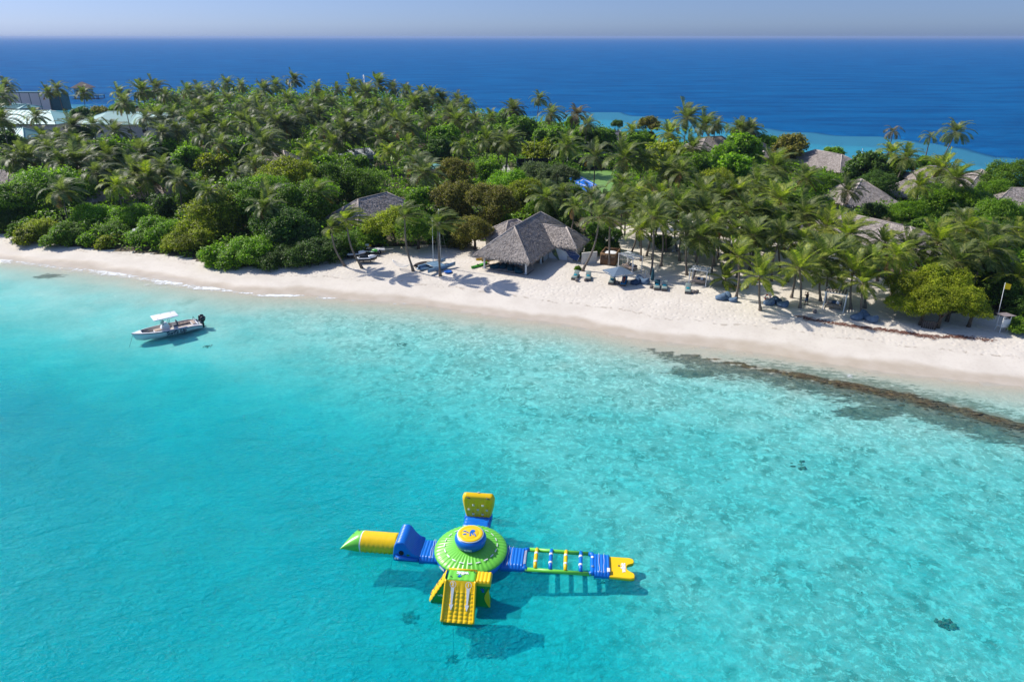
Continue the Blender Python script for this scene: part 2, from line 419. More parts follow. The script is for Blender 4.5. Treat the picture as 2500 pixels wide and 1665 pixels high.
def seabed_material():
    m, t, out = new_mat('seabed_sand'); n = N(t)
    p = n.pos(); sep = n.node('ShaderNodeSeparateXYZ'); t.links.new(p, sep.inputs[0]); X, Y, z = sep.outputs
    sand = n.mix(n.ss(n.noise(p, 0.12, 4, .6), .35, .65), (0.58, 0.55, 0.47), (0.68, 0.65, 0.56))
    # rubble and algae mottling with painted caustics, strongest over the flat on the right
    lat = n.ss(n.m('ADD', X, n.m('MULTIPLY', Y, 0.62)), 6.0, 38.0)
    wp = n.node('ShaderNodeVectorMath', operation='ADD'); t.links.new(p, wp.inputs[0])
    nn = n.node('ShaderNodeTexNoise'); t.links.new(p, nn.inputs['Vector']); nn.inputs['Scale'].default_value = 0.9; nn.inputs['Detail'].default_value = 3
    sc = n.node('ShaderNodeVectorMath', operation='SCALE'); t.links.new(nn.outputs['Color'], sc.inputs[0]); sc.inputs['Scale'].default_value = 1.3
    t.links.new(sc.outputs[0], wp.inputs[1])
    v = n.node('ShaderNodeTexVoronoi'); v.feature = 'SMOOTH_F1'; t.links.new(n.map(wp.outputs[0], (1.0, 0.8, 1), (0, 0, .5)), v.inputs['Vector']); v.inputs['Scale'].default_value = 1.15
    v.inputs['Randomness'].default_value = 1.0
    blot = n.ss(v.outputs['Distance'], .52, .20)
    blot = n.m('MULTIPLY', blot, n.ss(n.noise(p, 0.35, 3), .38, .6))
    cloud = n.ss(n.noise(n.map(p, (1, 1.2, 1)), 0.6, 6, .68, .8), .40, .60)
    light = n.ss(n.noise(wp.outputs[0], 1.9, 5, .75), .50, .60)  # pale net of caustic light, painted into the floor colour
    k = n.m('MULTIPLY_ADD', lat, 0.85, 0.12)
    c = n.mix(n.m('MULTIPLY', k, n.m('MULTIPLY', cloud, .5)), sand, (0.26, 0.33, 0.25))
    c = n.mix(n.m('MULTIPLY', k, n.m('MULTIPLY', blot, .60)), c, (0.12, 0.20, 0.15))
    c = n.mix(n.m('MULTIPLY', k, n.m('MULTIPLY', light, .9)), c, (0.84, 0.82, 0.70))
    # darker grass and rubble patches scattered everywhere
    pat = n.ss(n.noise(p, 0.10, 6, .65), .60, .72)
    c = n.mix(n.m('MULTIPLY', pat, .45), c, (0.12, 0.20, 0.15))
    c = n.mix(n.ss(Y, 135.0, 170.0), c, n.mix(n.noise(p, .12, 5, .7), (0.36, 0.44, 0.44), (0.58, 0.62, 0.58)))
    # ledge
    rn = n.noise(p, 0.9, 6, .75); 
    toe = n.ss(n.m('ADD', n.m('MULTIPLY', n.attr('toe'), .66), n.m('MULTIPLY', n.noise(n.map(p, (.55, 1.5, 1), (0, 0, R(17))), 1.5, 7, .80), 1.35)), .94, 1.10)
    dk = n.mix(n.ss(n.noise(p, 1.8, 5, .7), .4, .62), (0.030, 0.028, 0.016), (0.15, 0.12, 0.07))
    c = n.mix(n.m('MULTIPLY', toe, .85), c, dk)
    bk = n.ss(n.m('ADD', n.m('MULTIPLY', n.attr('back'), .40), n.noise(n.map(p, (.5, 1.6, 1), (0, 0, R(18))), 1.6, 7, .80)), .74, .84)
    c = n.mix(n.m('MULTIPLY', bk, .75), c, (0.13, 0.125, 0.075))
    rg = n.ss(n.m('ADD', n.attr('ridge'), n.m('MULTIPLY', rn, .5)), .60, .85)
    br = n.mix(n.ss(n.noise(p, 2.0, 5, .7), .4, .62), (0.040, 0.028, 0.014), (0.15, 0.105, 0.045))
    c = n.mix(rg, c, br)
    wetb = n.ss(z, -0.35, 0.0)
    c = n.mix(n.m('MULTIPLY', wetb, n.m('SUBTRACT', 1.0, n.m('MAXIMUM', toe, n.m('MAXIMUM', rg, bk)))), c, (0.52, 0.43, 0.33))
    nor = n.bump(n.noise(p, 2.2, 5, .7), 0.5, 0.12)
    b = n.bsdf(c, .8, nor, .2); t.links.new(b.outputs[0], out.inputs[0]); return m
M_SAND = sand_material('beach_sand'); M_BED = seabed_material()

xs = spread(-120, 95, 0.9, 2500, 1.10); ys = spread(14, 128, 0.9, 2500, 1.035)
P, F = sheet(xs, ys)
z, s, ridge, toe, back, forest, app = terrain(P)
V = np.column_stack([P, z])
fz = s[F].max(axis=1)
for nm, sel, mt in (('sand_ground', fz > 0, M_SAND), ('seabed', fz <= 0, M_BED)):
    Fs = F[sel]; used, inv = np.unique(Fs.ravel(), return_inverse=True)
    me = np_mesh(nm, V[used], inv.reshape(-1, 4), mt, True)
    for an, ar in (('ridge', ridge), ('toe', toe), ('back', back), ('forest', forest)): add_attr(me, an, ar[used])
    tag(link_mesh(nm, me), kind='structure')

# ---------------------------------------------------------------- water
def water_material():
    m, t, out = new_mat('sea_water'); n = N(t)
    p = n.pos(); d = n.attr('depth'); foam_a = n.attr('foam')
    dist = n.node('ShaderNodeCameraData').outputs['View Distance'] if False else None
    w1 = n.noise(n.map(p, (0.55, 1.15, 1), (0, 0, R(-28))), 0.45, 5, .62, .6)
    w2 = n.noise(n.map(p, (1, 1.6, 1), (0, 0, R(-40))), 2.1, 4, .6, .5)
    w3 = n.noise(n.map(p, (1, 1.5, 1), (0, 0, R(20))), 6.0, 3, .55)
    swell = n.noise(n.map(p, (0.30, 1.0, 1), (0, 0, R(-8))), 0.06, 9, .68)
    h = n.m('ADD', n.m('MULTIPLY', w1, 1.0), n.m('ADD', n.m('MULTIPLY', w2, .42), n.m('MULTIPLY', w3, .14)))
    open_sea = n.ss(d, 6.0, 20.0)
    h = n.m('ADD', h, n.m('MULTIPLY', n.m('MULTIPLY', swell, open_sea), 4.5))
    nor = n.bump(h, 1.0, 0.55)
    # light lost along the way down and back, per metre
    de = n.m('ADD', d, n.m('MULTIPLY', n.m('ADD', n.m('SUBTRACT', w1, .5), n.m('MULTIPLY', n.m('SUBTRACT', w2, .5), .9)), n.m('MINIMUM', n.m('MULTIPLY', d, .9), 2.4)))
    de = n.m('MAXIMUM', de, 0.0)
    def ex(k): return n.m('EXPONENT', n.m('MULTIPLY', de, -k))
    cmb = n.node('ShaderNodeCombineColor')
    n.put(cmb.inputs[0], ex(0.66)); n.put(cmb.inputs[1], ex(0.060)); n.put(cmb.inputs[2], ex(0.040))
    tr = n.node('ShaderNodeBsdfTransparent'); t.links.new(cmb.outputs[0], tr.inputs[0])
    df = n.node('ShaderNodeBsdfDiffuse')
    far_c = n.mix(n.ss(swell, .34, .66), (0.000, 0.085, 0.255), (0.001, 0.135, 0.355))
    spx = n.node('ShaderNodeSeparateXYZ'); t.links.new(p, spx.inputs[0]); osd = n.ss(spx.outputs[1], 128.0, 165.0)
    n.put(df.inputs[0], n.mix(n.ss(d, 3.0, 6.5), n.mix(osd, (0.0, 0.60, 0.70), (0.07, 0.38, 0.58)), far_c)); t.links.new(n.bump(h, 1.0, 1.0), df.inputs['Normal'])
    op = n.m('SUBTRACT', 1.0, ex(0.11))
    op = n.m('MAXIMUM', op, n.ss(d, 3.6, 7.0)); op = n.m('MAXIMUM', op, n.m('MULTIPLY', osd, n.m('MULTIPLY', n.ss(d, .3, 2.2), .6)))
    body = n.node('ShaderNodeMixShader'); n.put(body.inputs[0], op)
    t.links.new(tr.outputs[0], body.inputs[1]); t.links.new(df.outputs[0], body.inputs[2])
    fr = n.node('ShaderNodeFresnel'); fr.inputs['IOR'].default_value = 1.33; t.links.new(nor, fr.inputs['Normal'])
    gl = n.node('ShaderNodeBsdfGlossy'); gl.inputs['Roughness'].default_value = 0.07; t.links.new(nor, gl.inputs['Normal'])
    refl = n.m('MINIMUM', n.m('MULTIPLY', fr.outputs[0], .27), 0.14)
    mx = n.node('ShaderNodeMixShader'); n.put(mx.inputs[0], refl)
    t.links.new(body.outputs[0], mx.inputs[1]); t.links.new(gl.outputs[0], mx.inputs[2])
    # foam: swash along the sand and where the swell breaks on the ledge
    fn = n.noise(p, 1.6, 6, .72, .5)
    fm = n.ss(n.m('ADD', n.m('MULTIPLY', foam_a, .50), n.m('MULTIPLY', fn, 1.0)), .74, .98)
    fd = n.node('ShaderNodeBsdfDiffuse'); fd.inputs[0].default_value = (0.82, 0.84, 0.83, 1)
    m2 = n.node('ShaderNodeMixShader'); n.put(m2.inputs[0], n.m('MULTIPLY', fm, .9))
    t.links.new(mx.outputs[0], m2.inputs[1]); t.links.new(fd.outputs[0], m2.inputs[2])
    t.links.new(m2.outputs[0], out.inputs[0]); return m
M_WATER = water_material()
xs = spread(-130, 110, 1.0, 70000, 1.18); ys = spread(12, 150, 1.0, 70000, 1.10)
ys = ys[ys > -400]
P, F = sheet(xs, ys)
z, s, ridge, toe, back, forest, app = terrain(P)
near_f = s[F].max(axis=1) < 3.0
s_ = -s
fo = np.exp(-((s_ - 0.2 - .8 * vnoise(P, .3, 50)) / (0.4 + 1.3 * sstep(P[:, 0], -20, -70))) ** 2) * (0.42 + 0.50 * sstep(P[:, 0], 10, -40))
fo = np.maximum(fo, .62 * np.exp(-((s_ - 2.6 - 1.6 * vnoise(P, .15, 51)) / .35) ** 2) * sstep(P[:, 0], -15, -55))
fo = fo * (0.55 + 0.9 * vnoise(P, 0.22, 20))
fx = G(2065, 917); e = np.exp(-(((P[:, 0] - fx.x) / 3.4) ** 2 + ((P[:, 1] - fx.y + 0.32 * (P[:, 0] - fx.x)) / .30) ** 2))
far_d = poly_dist(P, ISL[NSH:])
fo = np.maximum(fo, e * .75)
dep = np.maximum(-z / app, 0)
Fs = F[near_f]; used, inv = np.unique(Fs.ravel(), return_inverse=True)
V = np.column_stack([P, np.full(len(P), 0.0)])
me = np_mesh('sea_water', V[used], inv.reshape(-1, 4), M_WATER, True)
add_attr(me, 'depth', dep[used]); add_attr(me, 'foam', fo[used])
tag(link_mesh('sea_water', me), kind='structure')

# ---------------------------------------------------------------- the air: pale haze over the sea
def haze():
    m, t, out = new_mat('haze_air'); n = N(t)
    v = n.node('ShaderNodeVolumePrincipled'); v.inputs['Color'].default_value = (0.42, 0.56, 0.82, 1)
    v.inputs['Density'].default_value = 0.00008; v.inputs['Anisotropy'].default_value = 0.15
    t.links.new(v.outputs[0], out.inputs['Volume'])
    mb = MB(); mb.box((0, 0, -4.5), (190000, 190000, 89))
    tag(mb.build('haze', m), 'pale sea haze', 'haze', kind='stuff')
haze()
# ================================================================ vegetation
M_TRUNK = simple_mat('palm_trunk', (0.20, 0.165, 0.13), .9, .2, .35, 6.0, bump=.6, bscale=14)
M_BARK = simple_mat('tree_bark', (0.11, 0.085, 0.06), .9, .2, .4, 5.0, bump=.6)
PALM_G = [leaf_mat('palm_leaf_green', (0.098, 0.145, 0.026), .35, .40, .5, .3, (0.23, 0.26, 0.065)),
          leaf_mat('palm_leaf_grey_green', (0.105, 0.140, 0.044), .35, .38, .5, .35, (0.22, 0.24, 0.10)),
          leaf_mat('palm_leaf_bright', (0.135, 0.195, 0.022), .3, .45, .5, .3, (0.36, 0.37, 0.055)),
          leaf_mat('palm_leaf_brown', (0.14, 0.105, 0.045), .4, .22, .5, .3, (0.26, 0.20, 0.11))]
M_RACHIS = simple_mat('palm_leaf_stalk', (0.24, 0.22, 0.08), .5, .4, .2, 4)
M_DEAD = leaf_mat('palm_leaf_dry', (0.20, 0.13, 0.06), .4, .2, .7, .2)
M_NUT = simple_mat('coconut_husk', (0.20, 0.13, 0.03), .6, .3, .3, 4)
BROAD = dict(
    bright=leaf_mat('leaf_bright_green', (0.130, 0.260, 0.012), .4, .48, .5, .3, (0.30, 0.46, 0.025)),
    mid=leaf_mat('leaf_mid_green', (0.105, 0.205, 0.014), .4, .45, .5, .3, (0.24, 0.37, 0.028)),
    dark=leaf_mat('leaf_dark_green', (0.062, 0.130, 0.018), .4, .40, .5, .3, (0.14, 0.23, 0.035)),
    yellow=leaf_mat('leaf_yellow_green', (0.185, 0.235, 0.012), .4, .48, .5, .3, (0.46, 0.47, 0.035)),
    olive=leaf_mat('leaf_olive_brown', (0.150, 0.160, 0.026), .45, .40, .55, .25, (0.34, 0.28, 0.05)),
    grey=leaf_mat('leaf_grey_green', (0.105, 0.145, 0.050), .4, .36, .55, .3, (0.18, 0.23, 0.085)))

def frond_geo(az, elev, L, wind, rnd, droop=1.0, nleaf=20, wide=1.0, spent=False):
    """one coconut leaf: stalk as a thin tube, leaflets as folded strips. returns (V,F_stalk,F_leaf) quads"""
    d = Vector((math.cos(az) * math.cos(elev), math.sin(az) * math.cos(elev), math.sin(elev)))
    p = Vector((0, 0, 0)) + Vector((d.x, d.y, 0)) * .12
    n = 12; st = L / n; pts = [p.copy()]; dirs = [d.copy()]
    for i in range(n):
        k = (i + 1) / n
        d = d + Vector((0, 0, -1)) * (0.045 + 0.17 * k) * droop + wind * (0.03 + 0.11 * k)
        d.normalize(); p = p + d * st; pts.append(p.copy()); dirs.append(d.copy())
    V = []; Fs = []; Fl = []
    up = Vector((0, 0, 1))
    for i, (q, t) in enumerate(zip(pts, dirs)):
        sd = t.cross(up)
        if sd.length < .05: sd = Vector((-math.sin(az), math.cos(az), 0))
        sd.normalize(); nn = sd.cross(t).normalized(); r = 0.045 * (1 - .85 * i / n)
        V += [q + sd * r, q + nn * r * .8, q - sd * r, q - nn * r * .8]
    for i in range(n):
        for k in range(4):
            a = i * 4 + k; b = i * 4 + (k + 1) % 4
            Fs.append((a, b, b + 4, a + 4))
    for i in range(nleaf):
        t = 0.13 + 0.86 * (i + rnd.uniform(-.2, .2)) / nleaf
        t = max(.1, min(.995, t)); f = t * n; j = int(min(f, n - 1)); fr = f - j
        q = pts[j].lerp(pts[j + 1], fr); tg = dirs[j].lerp(dirs[j + 1], fr).normalized()
        sd = tg.cross(up)
        if sd.length < .05: sd = Vector((-math.sin(az), math.cos(az), 0))
        sd.normalize(); nn = sd.cross(tg).normalized()
        ll = (1.05 * math.sin(math.pi * (0.12 + 0.80 * t)) ** .7 + .10) * (L / 4.2) * rnd.uniform(.85, 1.1)
        if spent: ll *= .8
        for sg in (-1, 1):
            hang = rnd.uniform(.15, .55) + (.5 if spent else 0)
            dr = (sd * sg * (1.0) + tg * (.55 + .5 * t) + nn * .22 + wind * .35).normalized()
            m1 = q + dr * ll * .5 - up * ll * .05 * hang
            m2 = q + dr * ll * .92 - up * ll * (.42 * hang) + wind * ll * .2
            wv = tg.cross(dr).cross(dr).normalized() if False else (tg - dr * tg.dot(dr)).normalized()
            w0 = 0.052 * wide * (L / 4.2)
            b = len(V)
            V += [q - wv * w0 * .7, q + wv * w0 * .7, m1 + wv * w0, m1 - wv * w0, m2 + wv * w0 * .25, m2 - wv * w0 * .25]
            Fl += [(b, b + 1, b + 2, b + 3), (b + 3, b + 2, b + 4, b + 5)]
    return V, Fs, Fl

def crown_spec(seed, n=24, L=4.1, wind=(0.0, 0.0, 0.0), droop=1.0, up_bias=0.0):
    rnd = random.Random(seed); out = []
    w = Vector(wind)
    for i in range(n):
        k = i / (n - 1)
        az = i * 2.39996 + rnd.uniform(-.25, .25)
        el = R(78) * (1 - k) ** 1.0 + R(-30) * k + rnd.uniform(-.14, .14) + up_bias * (1 - k)
        le = L * (0.72 + 0.28 * math.sin(math.pi * min(1, k * 1.1 + .15))) * rnd.uniform(.9, 1.08)
        out.append((az, el, le, w * rnd.uniform(.7, 1.2), droop * rnd.uniform(.8, 1.25), k))
    return out, rnd
def nuts_mesh(rnd, n=7):
    mb = MB()
    for i in range(n):
        a = rnd.uniform(0, 6.28); r = rnd.uniform(.12, .28)
        mb.blob((math.cos(a) * r, math.sin(a) * r, -.15 - rnd.uniform(0, .25)), (.12, .12, .15), 6, 4, 0)
    return mb.mesh('coconuts', M_NUT)
def far_crown(seed, **k):
    spec, rnd = crown_spec(seed, **k)
    V = []; F = []; mi = []
    for (az, el, le, w, dr, kk) in spec:
        v, fs, fl = frond_geo(az, el, le, w, rnd, dr, 22, 1.25)
        b = len(V); V += [tuple(x) for x in v]
        F += [tuple(i + b for i in f) for f in fs + fl]; mi += [1] * len(fs) + ([0] * len(fl) if kk < .93 or rnd.random() < .4 else [2] * len(fl))
    me = np_mesh('palm_crown', V, F, [PALM_G[0], M_RACHIS, M_DEAD], False, mi)
    return me
W0 = (0.35, 0.10, 0.0); W1 = (0.75, 0.22, 0.05); W2 = (1.5, 0.4, 0.10)
FAR = [far_crown(100 + i, n=[26, 30, 28, 32][i % 4], L=[4.2, 4.6, 4.4, 4.8][i % 4], wind=[W0, W1, W0, W1][i % 4], droop=[1.2, .95, 1.1, .8][i % 4]) for i in range(8)]
SPARSE = [far_crown(200 + i, n=15, L=3.4, wind=W0, droop=1.5) for i in range(2)]
def near_crown(seed, **k):
    spec, rnd = crown_spec(seed, **k); ms = []
    for (az, el, le, w, dr, kk) in spec:
        v, fs, fl = frond_geo(az, el, le, w, rnd, dr, 34, .85)
        me = np_mesh('frond', [tuple(x) for x in v], fs + fl, [PALM_G[2], M_RACHIS], False, [1] * len(fs) + [0] * len(fl))
        ms.append((me, kk))
    return ms, nuts_mesh(rnd)
NEAR = {'calm': [near_crown(300 + i, n=20, L=3.9, wind=W0, droop=.6, up_bias=.15) for i in range(3)],
        'breeze': [near_crown(310 + i, n=20, L=3.9, wind=W1, droop=.5, up_bias=.1) for i in range(3)],
        'windy': [near_crown(320 + i, n=19, L=3.7, wind=(2.1, .5, .25), droop=.55) for i in range(2)]}

def trunk_mesh(base, top, bend, r=0.15, flare=1.9, seg=7):
    """base at origin, crown at `top` (relative); bend = sideways bow of the stem"""
    T = Vector(top); mb = MB(); pts = []; rad = []
    n = 12
    for i in range(n + 1):
        t = i / n
        p = T * t + Vector(bend) * math.sin(math.pi * t) * (1 - .3 * t)
        pts.append(p); rad.append(r * (flare - (flare - 1) * min(1, t / .12)) * (1 - .38 * t) * (1 + .05 * (i % 2)))
    pts[0] = pts[0] - Vector((0, 0, .35))
    mb.tube(pts, rad, seg)
    return mb
palms = []
def add_palm(base, top, bend, label, group, kind='far', leaf=0, scale=1.0, variant=0, rot=0.0, whitewash=False):
    rel = Vector(top) - Vector(base)
    o = empty('coconut_palm', base, 0, label, 'palm tree', group)
    trunk_mesh(None, rel, bend, .15 if kind == 'far' else .16).build('trunk', M_TRUNK, o)
    if kind in ('far', 'sparse'):
        me = (FAR if kind == 'far' else SPARSE)[variant % (8 if kind == 'far' else 2)]
        c = link_mesh('crown', me, o, rel, (0, 0, rot)); c.scale = (scale,) * 3
        c.material_slots[0].link = 'OBJECT'; c.material_slots[0].material = PALM_G[leaf]
    else:
        ms, nm = NEAR[kind][variant % len(NEAR[kind])]
        for me, kk in ms:
            f = link_mesh('frond', me, o, rel, (0, 0, rot)); f.scale = (scale,) * 3
            mt = PALM_G[leaf] if kk < .9 else PALM_G[2]
            f.material_slots[0].link = 'OBJECT'; f.material_slots[0].material = mt
        if variant % 2 == 0:
            c = link_mesh('coconut_bunch', nm, o, rel); c.scale = (scale,) * 3
    palms.append((Vector(base), Vector(top)))
    return o

# ---- palms on the sand: (base px, crown px, bow in px, kind, leaf, scale, label)
BEACH = [
 ((844, 650), (809, 557), (-9, 0), 'windy', 0, .82, 'wind-blown palm with a thin bowed trunk, left of the jet skis'),
 ((886, 655), (846, 538), (-10, 0), 'windy', 2, .92, 'taller wind-blown palm leaning left, standing in front of the jet skis'),
 ((1010, 662), (988, 529), (-7, 0), 'windy', 0, .88, 'bowed palm holding one end of the hammock, in front of the dark green tree'),
 ((1075, 674), (1069, 548), (-1, 0), 'windy', 0, 1.0, 'straight palm standing in front of the beached catamaran masts'),
 ((1420, 662), (1463, 531), (10, 0), 'breeze', 1, 1.0, 'palm with a pale curved trunk beside the two loungers nearest the thatched hut'),
 ((1487, 648), (1489, 536), (0, 0), 'breeze', 1, .95, 'straight palm in front of the woven bamboo enclosure'),
 ((1590, 671), (1596, 532), (2, 0), 'breeze', 0, 1.0, 'tall straight palm behind the folded parasol, its crown high above the sand'),
 ((1613, 650), (1618, 551), (3, 0), 'breeze', 0, .85, 'slim palm just right of the tall straight palm behind the folded parasol'),
 ((1565, 637), (1565, 560), (0, 0), 'calm', 2, .85, 'palm behind the first white pergola swing with upright young fronds'),
 ((1677, 672), (1677, 576), (-2, 0), 'breeze', 1, .9, 'palm with a dark foot immediately left of the middle pergola swing'),
 ((1659, 637), (1664, 567), (-2, 0), 'breeze', 0, .8, 'shaded palm standing beside the row of small white sun chairs'),
 ((1627, 615), (1625, 540), (0, 0), 'breeze', 0, .85, 'palm with a dark leaning foot, shaded behind the tall straight palm'),
 ((1539, 622), (1557, 566), (2, 0), 'breeze', 0, .85, 'short leaning palm behind the bamboo enclosure and first pergola swing'),
 ((1525, 583), (1527, 520), (0, 0), 'breeze', 0, .85, 'palm at the back of the shaded clearing behind the bamboo enclosure'),
 ((1797, 727), (1803, 627), (4, 0), 'breeze', 2, .85, 'palm with a thick flared foot beside the second heap of beanbags'),
 ((1771, 703), (1771, 683), (0, 0), 'calm', 2, .75, 'stemless young palm between the middle pergola swing and the yellow kayak'),
 ((1857, 758), (1855, 677), (-2, 0), 'calm', 2, .95, 'low spreading palm nearest the water, beside the orange lifebuoy'),
 ((1953, 752), (1952, 658), (3, 0), 'calm', 2, 1.0, 'palm with a bowed stem standing left of the photographing person'),
 ((1932, 727), (1943, 655), (2, 0), 'calm', 0, .85, 'leaning palm just behind the lifebuoy and the bowed palm'),
 ((2016, 738), (2020, 680), (0, 0), 'calm', 0, .75, 'small palm growing behind the rightmost pergola swing'),
 ((2078, 754), (2083, 665), (-3, 0), 'calm', 2, .95, 'leaning palm immediately right of the rightmost pergola swing'),
 ((2102, 768), (2106, 692), (0, 0), 'calm', 2, .9, 'palm with bright yellow-green leaf bases above the right heap of beanbags'),
 ((2058, 708), (2060, 634), (0, 0), 'calm', 0, 1.0, 'thick-footed dark palm standing behind the rightmost pergola swing'),
 ((1700, 640), (1703, 560), (0, 0), 'breeze', 0, .9, 'shaded palm at the right end of the small white sun chairs'),
 ((1745, 650), (1742, 585), (0, 0), 'calm', 0, .9, 'shaded palm behind the stemless young palm'),
 ((1830, 660), (1833, 590), (0, 0), 'calm', 0, .9, 'palm in the shade behind the low spreading palm of the lifebuoy'),
 ((1905, 665), (1900, 600), (0, 0), 'calm', 0, .95, 'palm in the shade behind the person and the bowed palm'),
 ((1975, 660), (1978, 612), (0, 0), 'calm', 2, .85, 'palm in the shade in front of the long thatched roof, left part'),
]
vi = 0
for (b, t, bow, kind, leaf, sc, lab) in BEACH:
    base = P3(*b); base.z -= 0.05
    dd = ray(*t); k = (base.y - 0.0) / dd.y            # crown in the vertical plane through the foot
    top = Vector((dd.x * k, dd.y * k, CAM_H + dd.z * k))
    m_px = (base - Vector((0, 0, CAM_H))).length / FPX
    add_palm(base, top, (bow[0] * m_px * 1.2, 0, 0), lab, 'palms on the open sand', kind, leaf, sc * .97, vi, random.uniform(-.25, .25)); vi += 1

# ---- palms of the forest, by what they stand in; crown centre in picture pixels and crown height
def rg(k):
    return {1: (0, 150, .3189), 2: (600, 150, .3189), 3: (1200, 200, .3189), 4: (1800, 250, .3827)}[k]
FOREST = [
 # (region, height, list, leafs, description)
 (1, 12.5, [(45,190),(20,275),(440,215),(370,240),(640,250),(20,450)], (1,0), 'palm among the service buildings by the jetty, {}'),
 (1, 12.5, [(915,245),(955,330),(1090,235),(1195,215),(1270,270),(1440,235),(1525,235),(1635,200),(1740,175),(1850,195)], (1,1,0), 'palm on the seaward skyline right of the jetty, {}'),
 (2, 12.5, [(140,220),(230,190),(370,150),(550,210),(700,220),(820,200),(920,250),(1020,180),(1130,210)], (1,0), 'palm on the middle skyline of the dense grove, {}'),
 (2, 11.5, [(1230,240),(1340,240),(1430,270),(1500,290),(1620,300),(1690,340)], (1,0), 'palm at the right end of the grove skyline, {}'),
 (1, 9.5, [(275,430),(560,500),(715,490),(885,540),(1120,440),(1210,430),(1330,420),(1350,540)], (1,1,0), 'palm in front of the pale teal metal roofs, {}'),
 (1, 11, [(1360,320),(1500,350),(1600,320),(1750,300),(1900,350),(1980,300),(1690,370)], (1,), 'palm just above the last small teal roof, {}'),
 (1, 10, [(1470,470),(1590,450),(1870,470),(2000,400),(2110,430),(1560,580),(1720,520),(1700,640),(2020,650),(1250,560)], (1,0), 'palm right of the teal roofs in the shaded heart of the grove, {}'),
 (1, 8.5, [(215,760),(370,690),(590,650),(680,740),(830,740),(480,790),(330,600),(450,600),(100,760)], (0,1), 'palm between the teal roofs and the grey thatch at far left, {}'),
 (1, 8, [(600,790),(740,860),(900,960),(1040,870),(1130,900),(1250,830),(1375,920),(1100,720)], (1,1,2), 'grey-green palm among the half-hidden thatch at left, {}'),
 (1, 8.5, [(1600,1010),(1820,880),(1950,800)], (0,1), 'palm between the bright trees left of the grey shed, {}'),
 (2, 11, [(200,350),(320,300),(480,330),(590,330),(660,320),(130,400),(240,470)], (1,0), 'palm in the second row left of the radio mast, {}'),
 (2, 11, [(850,360),(1000,360),(1100,400),(1290,330),(1380,350),(760,430),(920,470)], (1,0), 'palm in the second row around the radio mast, {}'),
 (2, 10, [(430,420),(560,420),(320,500),(600,540),(760,560),(890,560),(40,500)], (1,), 'palm in the middle of the grove above the grey shed, {}'),
 (2, 9.5, [(1040,590),(1150,460),(1220,500),(1400,470),(1250,650)], (1,0), 'palm in the grove right of the grey shed, {}'),
 (2, 10, [(1560,400),(1620,460),(1760,460),(1880,440),(2050,380)], (1,0), 'palm by the turquoise shelf at the end of the grove, {}'),
 (2, 9, [(1660,660),(1840,610),(2010,630)], (0,0,1), 'palm around the pale teal pool terrace, {}'),
 (2, 8.5, [(140,620),(470,700),(680,640)], (0,2), 'well-lit palm left of the grey shed, {}'),
 (2, 8.5, [(1090,700),(1300,780),(1370,860)], (2,1,1), 'large palm with full drooping crown right of the grey shed, {}'),
 (2, 7.5, [(100,800),(540,1020),(150,1120)], (0,), 'shaded palm inside the tall front trees, {}'),
 (1, 8, [(2070,1060),(480,1000)], (1,), 'dull palm poking out of the front bushes of the left beach, {}'),
 (3, 10, [(165,220),(655,258),(740,330)], (1,3), 'palm by the ocean edge near the tall thin palm, {}'),
 (3, 9, [(1075,380),(1360,400),(1535,510),(1170,600),(1020,590)], (0,2), 'palm between the blue court and the ocean-side thatch, {}'),
 (3, 9.5, [(1500,280),(1640,330),(1720,340),(1895,360),(1980,370)], (1,0), 'palm of the clump on the ocean skyline right of the court, {}'),
 (3, 8.5, [(580,500),(790,580)], (0,1), 'palm with drooping fronds next to the blue and green court, {}'),
 (3, 9, [(130,470),(40,450),(460,250)], (1,0), 'palm left of the court near the flood lights, {}'),
 (3, 8, [(420,900),(540,860),(760,880),(880,930),(640,960)], (0,1), 'palm behind the thatched beach hut and below the court, {}'),
 (3, 7.5, [(1000,900),(1100,870),(1240,1000),(1300,900),(1150,1000),(1000,780)], (0,0,2), 'palm at the back of the open sand, {} below the court'),
 (3, 8, [(1200,780),(1350,680),(1450,700),(1480,900),(1430,960)], (0,), 'palm of the middle thicket right of the court, {}'),
 (3, 7.5, [(1640,1000),(1620,860),(1760,900),(1870,860),(1700,1120),(1780,1060)], (0,0,2), 'palm in the band above the middle pergola swing, {}'),
 (3, 7.5, [(1600,1200),(1960,1000),(2100,1050),(2000,1180),(1880,1130)], (0,), 'palm in the shade behind the second heap of beanbags, {}'),
 (3, 8, [(2040,760),(2130,850),(2170,660)], (0,), 'palm next to the bright tree left of the pointed thatch, {}'),
 (4, 8, [(130,540),(270,620),(440,490),(20,180),(80,195)], (0,2), 'palm left of the pointed thatched roof, {}'),
 (4, 8, [(700,570),(1160,540)], (1,2), 'palm leaning in front of the pointed thatched roof, {}'),
 (4, 8.5, [(980,330),(1080,360),(1300,430),(1390,490)], (2,0), 'palm by the small ocean-side thatched roofs, {}'),
 (4, 7, [(120,720),(440,720),(570,800),(280,850),(100,800),(400,900)], (0,2), 'palm at the left end of the long thatched roof, {}'),
 (4, 7, [(700,850),(940,900),(850,1010),(550,1000)], (0,2), 'palm partly hiding the long thatched roof, {}'),
 (4, 7, [(1100,940),(1280,900),(1400,1020),(1010,990)], (2,0), 'palm behind the big round-headed beach tree, {}'),
 (4, 7.5, [(1470,820),(1420,740),(1640,860),(1780,830),(1600,950)], (1,2,0), 'palm among the bright shrubs at the right edge, {}'),
 (4, 5, [(1790,1130)], (2,), 'palm reaching in from the right edge above the white lifeguard stand'),
]
rnd = random.Random(5)
